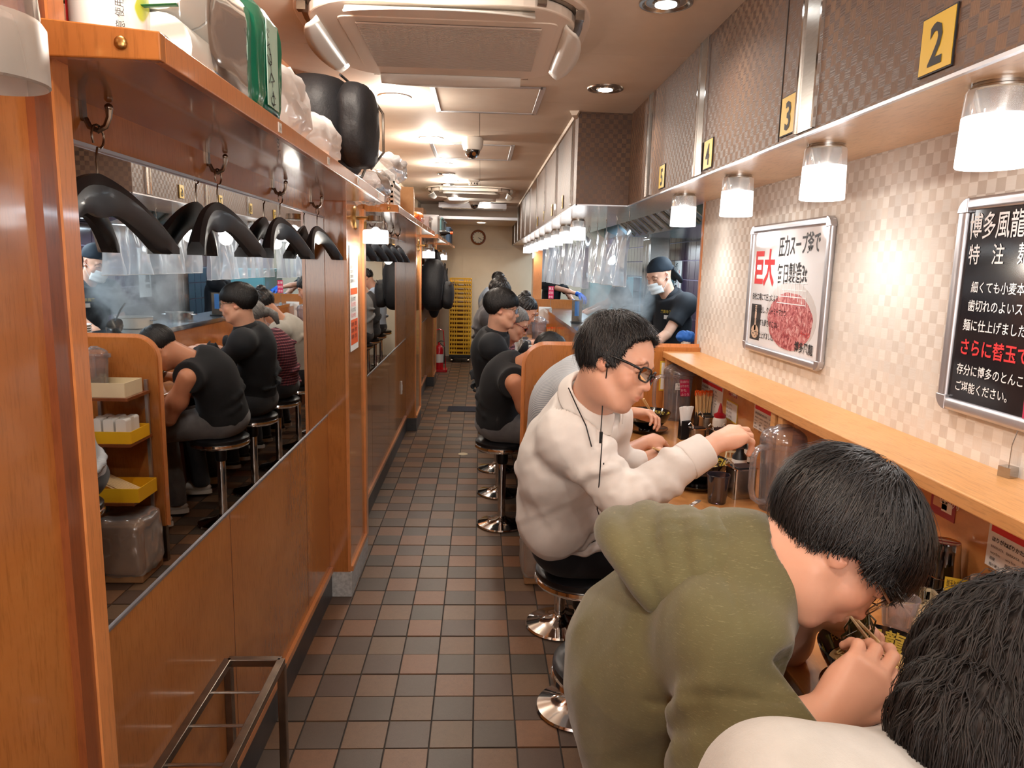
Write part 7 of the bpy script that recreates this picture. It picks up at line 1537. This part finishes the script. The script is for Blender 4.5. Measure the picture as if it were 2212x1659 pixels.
# ---- generic seated diner
def diner(label, st, hc, nk, cloth, hstyle='short', hm_=None, fwd=None, up=None, sleeves='long', lean=None, skin=None, h=0.0085, hh=0.005, ex=0.65, seedv=50, strands=0, trouser=None, glass=None, vol=1.2, hands=None, shoes=None, garment='shirt', col_=None, wid=0.175, thick=0.012, low_hand=0.05, messy=0.5):
    hc, nk = np.asarray(hc, float), np.asarray(nk, float); fwd = A3(0.85, -0.1, -0.4) if fwd is None else np.asarray(fwd, float); up = A3(0.3, 0, 1) if up is None else np.asarray(up, float)
    t = thing('person', label, 'person', (st[0], st[1], 0)); hip = A3(st[0]-0.02, st[1], 0.67); R = frame_from(fwd, up); a = A3(0.05, -1, 0)
    # rounded back: the chest bulges away from the counter
    mid = (hip+nk)/2; off = A3(-0.05, 0, 0.03); ch = hip*0.30+nk*0.70+off*0.9; J = dict(hip=hip, waist=hip*0.65+nk*0.35+off*0.6, chest=ch, neck=nk, shR=nk+A3(-0.03, -wid, -0.065), shL=nk+A3(-0.03, wid, -0.065))
    ex_ = [A3(ex-0.03, st[1]-0.11, ZK+low_hand), A3(ex-0.03, st[1]+0.11, ZK+low_hand)] if hands is None else [np.asarray(q, float) for q in hands]
    for q, e in zip('RL', ex_):
        s_ = J['sh'+q]; m_ = (s_+e)/2; d = e-s_; L = np.linalg.norm(d); bend = math.sqrt(max(0.0, 0.285**2-(L/2)**2)); dn = nrm(A3(-0.25, -0.5 if q == 'R' else 0.5, -0.9)); dn = nrm(dn-nrm(d)*(dn@nrm(d))); J['el'+q] = m_+dn*bend; J['wr'+q] = e
    for q, sg in (('R', -1), ('L', 1)): J['kn'+q] = A3(st[0]+0.40, st[1]+sg*0.12, 0.60); J['an'+q] = A3(st[0]+0.34, st[1]+sg*0.12, 0.10)
    vh = Vol(np.minimum(hc, nk)-0.16, np.maximum(hc, nk)+0.16, hh); head_vol(vh, R, hc, nk-(nk-ch)*0.15, 1.0); ms = [vh.mesh()]
    for q, sd in (('R', 1), ('L', -1)):
        w = J['wr'+q]; va = arm_vol(J['el'+q], w, A3(0.75, 0.45 if q == 'R' else -0.45, 0.1), A3(-0.2, -0.5 if q == 'R' else 0.5, 0.8), sd, h=max(0.0042, hh), curl=(0.7,)*4, st_=0.6 if sleeves == 'long' else 0.0, r=(0.036, 0.028) if sleeves == 'long' else (0.043, 0.029))
        if sleeves in ('none', 'short'):
            u = Vol(np.minimum(J['sh'+q], J['el'+q])-0.09, np.maximum(J['sh'+q], J['el'+q])+0.09, 0.0065); r_ = 0.056 if sleeves == 'none' else 0.045; u.cone(J['sh'+q], J['el'+q], r_, 0.042, 0.02); u.ell(J['sh'+q]*0.45+J['el'+q]*0.55, (r_*1.06,)*3, k=0.03); ms.append(u.mesh())
        ms.append(va.mesh())
    vmesh('body', ms, skin or SK, t, head_tone(R, hc), it=2); hair('hair', hm_ or M['hair'], t, R, hc, hstyle, 1.0, vol, strands, seedv, max(0.005, hh), messy)
    lo, hi = bbox([J[q] for q in ('hip', 'chest', 'neck', 'shR', 'shL', 'elR', 'elL')]+([J['wrR'], J['wrL']] if sleeves == 'long' else []), 0.17); v = Vol(lo, hi, h); torso(v, J, 1.0, 1.0, 0.05, thick, )
    for q in 'RL':
        s_, e_, w_ = J['sh'+q], J['el'+q], J['wr'+q]
        if sleeves == 'long': v.cone(s_, e_, 0.064+thick*0.5, 0.054, 0.04); v.cone(e_, w_-nrm(w_-e_)*0.015, 0.052, 0.038, 0.03); ringfold(v, s_, w_, (0.062, 0.045), 4, 0.008, seedv, 0.3, 0.8)
        elif sleeves == 'short': v.cone(s_, s_*0.35+e_*0.65, 0.064+thick*0.5, 0.062, 0.04)
    ringfold(v, hip, ch, (0.155, 0.15), 4, 0.010, seedv+1); v.disp(folds(seedv, 0.006, 32)); v.cutn(nk+nrm(hc-nk)*0.02, hc-nk, 0.13); v.cut((0, 0, 0.645), (0, 0, -1), 0.01)
    if sleeves == 'short':
        for q in 'RL':
            s_, e_ = J['sh'+q], J['el'+q]; d = nrm(e_-s_); p = s_*0.4+e_*0.6; X, Y, Z = v.grid((slice(None),)*3); pl = (X-p[0])*d[0]+(Y-p[1])*d[1]+(Z-p[2])*d[2]; near = (X-p[0])**2+(Y-p[1])**2+(Z-p[2])**2 < 0.105**2; v.F = np.where(near, np.maximum(v.F, pl), v.F)
    if sleeves == 'none':
        for q, sg in (('R', -1), ('L', 1)): p = J['sh'+q]+A3(0, sg*0.012, 0); X, Y, Z = v.grid((slice(None),)*3); pl = (Y-p[1])*sg+0.45*(X-p[0])*0.3; v.F = np.maximum(v.F, np.where(np.abs(Z-p[2]) < 0.16, pl, -1))
    vmesh(garment, [v.mesh()], cloth, t, it=2)
    if col_: collar(t, cloth, nk, hc, fwd, 0.068, 0.034)
    if glass: glasses(t, R, hc, 1.0, glass)
    legs(t, J, trouser or M['charcoal'], 0.012, 0.011, seedv+2, shoes or M['black_shoe']); return t, J, R
def striped():
    m = mat('pale_striped_cotton', srgb(198, 204, 210), 0.8); t = NT(m); v = t.co(False); w = t.n('TexWave', Vector=v, Scale=62.0, Distortion=0.6, Detail=1.0, _bands_direction='DIAGONAL').outputs[0]
    t.link(t.ramp(w, [(0.35, srgb(206, 208, 210)), (0.65, srgb(158, 166, 176))]), 'Base Color'); return m
M['striped'] = striped()
diner('man in pale grey striped shirt half hidden behind the white-shirted man', (0.36, 3.08), V(1345, 815, 2.86), V(1262, 812, 2.92), M['striped'], 'short', sleeves='short', h=0.0075, seedv=61, fwd=A3(0.8, -0.1, -0.5), up=A3(0.45, 0, 0.9), col_=True, strands=0, thick=0.022, hands=(A3(0.70, 2.93, ZK+0.05), A3(0.70, 3.20, 0.975)), garment='striped_shirt')
chopsticks(A3(0.76, 3.26, 1.03), A3(0.83, 3.33, 0.94), 'chopsticks dipping into the far bowl, held by the striped shirt man')
M['black_knit'] = cloth_mat('black_tank_cotton', srgb(17, 17, 20), srgb(12, 12, 15), 500, 0.9, 0.2, 0.03); M['grey_trouser'] = cloth_mat('grey_trouser', srgb(106, 104, 104), srgb(86, 84, 86), 400, 0.9, 0.2); M['white_shoe'] = mat('white_trainer', srgb(206, 202, 196), 0.5)
diner('man in black sleeveless top bent low over his bowl behind the partition', (0.145, 4.38), V(1182, 768, 4.22), V(1118, 792, 4.30), M['black_knit'], 'short', skin=SK2, sleeves='none', h=0.0075, hh=0.0045, seedv=71, fwd=A3(0.62, 0, -0.8), up=A3(0.85, 0, 0.5), trouser=M['grey_trouser'], shoes=M['white_shoe'], ex=0.50, wid=0.20, thick=0.016, garment='sleeveless_top', strands=2500)
M['black_shirt'] = cloth_mat('black_shirt_cloth', srgb(19, 22, 27), srgb(13, 15, 19), 500, 0.8, 0.2, 0.03)
t6 = diner('young man with bowl-cut black hair in a black shirt, past the partition', (0.145, 5.02), V(1086, 668, 4.75), V(1072, 722, 4.82), M['black_shirt'], 'bowl', h=0.0085, hh=0.0045, seedv=81, fwd=A3(0.97, -0.15, -0.15), up=A3(0.1, 0, 1), glass=M['dark_steel'], col_=True, vol=1.8, ex=0.50, strands=4000, garment='black_shirt', low_hand=0.16, shoes=M['white_shoe'])
def plaid():
    m = mat('red_plaid_flannel', srgb(120, 38, 52), 0.9); t = NT(m); v = t.co(False); q = []
    for s_ in ('Y', 'Z'): q.append(t.n('TexWave', Vector=v, Scale=15.0, _bands_direction=s_).outputs[0])
    s2 = [t.ramp(w, [(0.5, (0, 0, 0, 1)), (0.6, (0.8, 0.8, 0.8, 1))]) for w in q]; c = t.mix(s2[0], srgb(140, 44, 60), srgb(52, 30, 42)); c = t.mix(s2[1], c, srgb(48, 28, 40)); th = t.ramp(q[1], [(0.02, (0.7, 0.7, 0.7, 1)), (0.08, (0, 0, 0, 1))]); t.link(t.mix(th, c, srgb(190, 150, 150)), 'Base Color'); return m
t7, J7, R7 = diner('grey-haired person in red plaid shirt and red glasses, mostly hidden', (0.15, 5.65), V(1112, 700, 5.42), V(1088, 742, 5.5), plaid(), 'tied', M['hair_grey'], seedv=91, fwd=A3(0.85, -0.2, -0.45), up=A3(0.4, 0, 0.9), glass=mat('red_glasses', srgb(120, 30, 44), 0.3), garment='plaid_shirt', ex=0.50)
o7 = np.array(t7.location); MB().ell(V(1112, 700, 5.42)+R7@A3(0, -0.115, 0.0)-o7, (0.035, 0.045, 0.04)).tube([V(1112, 700, 5.42)+R7@A3(0, -0.13, 0.0)-o7, V(1112, 700, 5.42)+R7@A3(0, -0.16, -0.05)-o7, V(1112, 700, 5.42)+R7@A3(0, -0.15, -0.12)-o7], [0.03, 0.03, 0.012], 10).build('ponytail', M['hair_grey'], t7, smooth='all')
M['cream_shirt'] = cloth_mat('cream_shirt_cloth', srgb(196, 190, 178), srgb(180, 174, 162), 500, 0.85, 0.2)
t8, J8, R8 = diner('person in cream shirt with dark hair in a bun, behind the plaid shirt', (0.15, 6.28), V(1133, 672, 6.05), V(1098, 705, 6.15), M['cream_shirt'], 'tied', seedv=101, fwd=A3(0.8, -0.1, -0.55), up=A3(0.5, 0, 0.9), garment='cream_shirt', ex=0.50); MB().ell(V(1133, 672, 6.05)+R8@A3(0, -0.07, 0.115)-np.array(t8.location), (0.045, 0.045, 0.04)).build('hair_bun', M['hair'], t8, smooth='all')
M['grey_top'] = cloth_mat('mid_grey_knit', srgb(92, 90, 94), srgb(78, 76, 80), 400, 0.9, 0.3)
diner('person with dark hair in a grey top, farther along the counter', (0.14, 6.91), V(1080, 632, 6.85), V(1062, 668, 6.9), M['grey_top'], 'fringe', seedv=111, garment='grey_top', ex=0.50, h=0.010)
diner('person in light grey coat far down the aisle, seen in second mirror', (0.14, 9.6), A3(0.26, 9.55, 1.36), A3(0.17, 9.58, 1.2), mat('light_grey_coat', srgb(150, 150, 150), 0.9), 'short', seedv=121, garment='grey_coat', ex=0.50, h=0.011, hh=0.006)
diner('person in dark jacket far down the aisle, seen in second mirror', (0.14, 10.25), A3(0.28, 10.2, 1.33), A3(0.18, 10.22, 1.17), M['charcoal'], 'short', seedv=131, garment='dark_jacket', ex=0.50, h=0.011, hh=0.006)
diner('man in pale blue shirt at the far end, seen in second mirror', (0.14, 10.95), A3(0.27, 10.9, 1.40), A3(0.16, 10.93, 1.24), mat('pale_blue_shirt', srgb(188, 204, 222), 0.8), 'short', seedv=141, garment='blue_shirt', ex=0.50, h=0.011, hh=0.006)

# ---- cooks
M['cook_top'] = cloth_mat('black_polo_cotton', srgb(17, 19, 26), srgb(12, 14, 20), 500, 0.8, 0.2, 0.03); M['bandana'] = cloth_mat('dark_blue_bandana', srgb(16, 28, 40), srgb(12, 20, 30), 400, 0.8, 0.2, 0.03); M['apron'] = cloth_mat('black_apron', srgb(22, 22, 26)); M['glove'] = mat('blue_glove', srgb(24, 92, 190), 0.35)
def cook(label, hc, fwd, up, wr, glove=False, mask=True, facing=None, h=0.009, seedv=200, floor_y=None):
    hc = np.asarray(hc, float); R = frame_from(fwd, up); nk = hc+R@A3(0, -0.045, -0.17)+A3(0, 0, 0.0); f2 = nrm([fwd[0], fwd[1], 0]) if facing is None else nrm(facing); r2 = np.cross(f2, (0, 0, 1.0))
    t = thing('person', label, 'person', (nk[0]-f2[0]*0.05, nk[1]-f2[1]*0.05, 0)); base = A3(nk[0], nk[1], 0)-f2*0.05
    J = dict(hip=base+A3(0, 0, 0.92), chest=base+A3(0, 0, 1.24)+f2*0.01, neck=nk, shR=nk+r2*0.165+A3(0, 0, -0.055), shL=nk-r2*0.165+A3(0, 0, -0.055), wrR=np.asarray(wr[0], float), wrL=np.asarray(wr[1], float)); J['waist'] = base+A3(0, 0, 1.08)
    for q, sg in (('R', 1), ('L', -1)):
        s_, e = J['sh'+q], J['wr'+q]; m_ = (s_+e)/2; d = e-s_; L = np.linalg.norm(d); bend = math.sqrt(max(0, 0.27**2-(L/2)**2)); dn = nrm(r2*sg*0.6-f2*0.6+A3(0, 0, -0.5)); dn = nrm(dn-nrm(d)*(dn@nrm(d))); J['el'+q] = m_+dn*bend
        J['kn'+q] = base+r2*sg*0.10+A3(0, 0, 0.5); J['an'+q] = base+r2*sg*0.10+A3(0, 0, 0.09)
    vh = Vol(np.minimum(hc, nk)-0.16, np.maximum(hc, nk)+0.16, 0.0045); head_vol(vh, R, hc, nk-A3(0, 0, 0.02), 1.0, neckr=0.048); ms = [vh.mesh()]; gl = []
    for q, sd in (('R', 1), ('L', -1)):
        w = J['wr'+q]; e = J['el'+q]; va = arm_vol(e, w, nrm(f2*0.8+A3(0, 0, -0.3)), A3(0, 0, 1), sd, h=0.0045, r=(0.038, 0.027), curl=(0.5,)*4, sc=1.0)
        if glove:
            gv = Vol(w-0.16, w+0.16, 0.0045); hand(gv, w, nrm(f2*0.8+A3(0, 0, -0.3)), A3(0, 0, 1), sd, curl=(0.5,)*4, sc=1.12); gv.cone(w-nrm(w-e)*0.05, w, 0.036, 0.034, 0.01); gl.append(gv.mesh())
        ms.append(va.mesh()); u = Vol(np.minimum(J['sh'+q], e)-0.08, np.maximum(J['sh'+q], e)+0.08, 0.007); u.cone(J['sh'+q], e, 0.046, 0.037, 0.02); ms.append(u.mesh())
    vmesh('body', ms, SK, t, head_tone(R, hc), it=2)
    if gl: vmesh('gloves', gl, M['glove'], t, it=1)
    lo, hi = bbox([J[q] for q in ('hip', 'chest', 'neck', 'shR', 'shL', 'elR', 'elL')], 0.17); v = Vol(lo, hi, h); torso(v, J, 0.92, 1.0, 0.05, 0.014)
    for q in 'RL':
        s_, e = J['sh'+q], J['el'+q]; d = nrm(e-s_); p = s_*0.35+e*0.65; v.cone(s_, s_*0.25+e*0.75, 0.062, 0.062, 0.04); X, Y, Z = v.grid((slice(None),)*3); pl = (X-p[0])*d[0]+(Y-p[1])*d[1]+(Z-p[2])*d[2]; v.F = np.where((X-p[0])**2+(Y-p[1])**2+(Z-p[2])**2 < 0.1**2, np.maximum(v.F, pl), v.F)
    v.disp(folds(seedv, 0.005, 34)); v.cutn(nk+nrm(hc-nk)*0.02, hc-nk, 0.13); vmesh('polo_shirt', [v.mesh()], M['cook_top'], t, it=2); collar(t, M['cook_top'], nk, hc, np.asarray(fwd, float), 0.060, 0.03)
    legs(t, J, M['apron'], 0.012, 0.012, seedv+1, M['black_shoe'], shoe_d=f2)
    # bandana with knot and tails
    Lb = lambda x, y, z: hc+R@A3(x, y, z); v = Vol(hc-0.2, hc+0.2, 0.005); v.ell(Lb(0, -0.02, 0.052), (0.086, 0.106, 0.088), R, 0.01); v.cut(Lb(0, 0, 0.036), R@nrm((0, 0.25, -1)), 0.006); v.ell(Lb(0, -0.125, 0.02), (0.03, 0.025, 0.022), R, 0.015)
    v.cone(Lb(0, -0.13, 0.015), Lb(0.03, -0.155, -0.07), 0.020, 0.030, 0.01, fl=0.4, ax=R[:, 1]); v.cone(Lb(0, -0.13, 0.015), Lb(-0.035, -0.150, -0.09), 0.018, 0.028, 0.01, fl=0.4, ax=R[:, 1]); v.disp(folds(seedv+3, 0.003, 60)); vmesh('bandana', [v.mesh()], M['bandana'], t, it=1)
    if mask:
        n = 16; P = np.zeros((9, n, 3)); org = np.array(t.location)
        for i in range(9):
            for j in range(n):
                a = -1.15+2.3*j/(n-1); w = i/8; z = -0.018-0.085*w; bul = math.sin(pi*min(1, w*1.1+0.05))*0.012+0.006*math.sin(w*16); rr_ = 0.070+0.030*cos(a)**2; P[i, j] = Lb(0.066*math.sin(a), 0.030+(rr_-0.018+bul)*cos(a), z)-org
        b = MB(); b.grid(P); mk = b.build('face_mask', mat('mask_white', srgb(226, 224, 222), 0.8), t, smooth='all', solid=0.002)
        for sg in (-1, 1): MB().tube([Lb(sg*0.062, 0.055, -0.03)-org, Lb(sg*0.083, 0.0, 0.0)-org, Lb(sg*0.078, -0.018, -0.01)-org], 0.0015, 5).tube([Lb(sg*0.060, 0.055, -0.085)-org, Lb(sg*0.080, 0.0, -0.03)-org, Lb(sg*0.078, -0.018, -0.01)-org], 0.0015, 5).build('ear_loop', M['paper'], mk)
    return t, J, R, f2, r2
k1 = cook('cook in dark bandana, white mask and black polo standing in the steam', V(1425, 597, 5.35), A3(-0.72, -0.42, -0.35), A3(-0.15, 0, 1), (A3(1.18, 5.45, 1.02), A3(1.15, 5.15, 1.0)), facing=A3(-0.85, -0.5, 0))
t, J, R, f2, r2 = k1; org = np.array(t.location); fn = f2; p = J['chest']+fn*0.138-r2*0.05+A3(0, 0, 0.02)-org
for s_, dz, sz in (('博多風龍', 0.045, 0.026),): text(s_, sz, p+A3(0, 0, dz)-r2*0.06, -r2*-1, (0, 0, 1), M['gold_ink'], t, 'chest_lettering', bold=0.03, lift=0.003)
MB().cbox(p-r2*0.02+A3(0, 0, 0.015), (0.002, 0.05, 0.03), np.stack([fn, np.cross((0, 0, 1), fn), (0, 0, 1)], 1)).build('name_badge', M['paper'], t)
cook('cook with blue rubber gloves bent behind the vinyl curtain', V(1206, 590, 10.8), A3(0.5, -0.7, -0.5), A3(0, -0.2, 1), (A3(1.42, 10.32, 1.24), A3(1.36, 10.42, 1.12)), glove=True, seedv=220, facing=A3(0.6, -0.8, 0))
cook('third cook deep in the kitchen, seen over the black shirt in near mirror', A3(1.62, 8.9, 1.55), A3(-0.9, 0, -0.3), A3(-0.1, 0, 1), (A3(1.36, 8.8, 1.1), A3(1.36, 9.05, 1.1)), seedv=240)

# ---- steam over the boiler
def steam():
    m = bpy.data.materials.new('steam_vapour'); m.use_nodes = True; t = m.node_tree; t.nodes.clear(); out = t.nodes.new('ShaderNodeOutputMaterial'); pv = t.nodes.new('ShaderNodeVolumePrincipled'); pv.inputs['Color'].default_value = (0.93, 0.95, 0.97, 1); pv.inputs['Anisotropy'].default_value = 0.2
    tc = t.nodes.new('ShaderNodeTexCoord'); n1 = t.nodes.new('ShaderNodeTexNoise'); n1.inputs['Scale'].default_value = 3.4; n1.inputs['Detail'].default_value = 5; n1.inputs['Roughness'].default_value = 0.62; n1.inputs['Distortion'].default_value = 0.9
    ln = t.nodes.new('ShaderNodeVectorMath'); ln.operation = 'LENGTH'; mp = t.nodes.new('ShaderNodeMapping'); mp.inputs['Scale'].default_value = (1/0.27, 1/0.62, 1/0.32); t.links.new(tc.outputs['Object'], mp.inputs[0]); t.links.new(mp.outputs[0], ln.inputs[0]); t.links.new(tc.outputs['Object'], n1.inputs['Vector'])
    fo = t.nodes.new('ShaderNodeMapRange'); fo.inputs['From Min'].default_value = 1.0; fo.inputs['From Max'].default_value = 0.35; t.links.new(ln.outputs['Value'], fo.inputs['Value'])
    r = t.nodes.new('ShaderNodeMapRange'); r.inputs['From Min'].default_value = 0.46; r.inputs['From Max'].default_value = 0.72; t.links.new(n1.outputs[0], r.inputs['Value'])
    a = t.nodes.new('ShaderNodeMath'); a.operation = 'MULTIPLY'; b = t.nodes.new('ShaderNodeMath'); b.operation = 'MULTIPLY'; b.inputs[1].default_value = 15; t.links.new(r.outputs[0], a.inputs[0]); t.links.new(fo.outputs[0], a.inputs[1]); t.links.new(a.outputs[0], b.inputs[0]); t.links.new(b.outputs[0], pv.inputs['Density']); t.links.new(pv.outputs[0], out.inputs['Volume']); return m
M['steam'] = steam(); o = MB().ell((0, 0, 0), (0.27, 0.62, 0.32), 20, 12).build('steam', M['steam'], None, loc=(0.97, 5.2, 1.36)); tag(o, 'white steam rising from the pans in front of the masked cook', 'steam', kind='stuff')
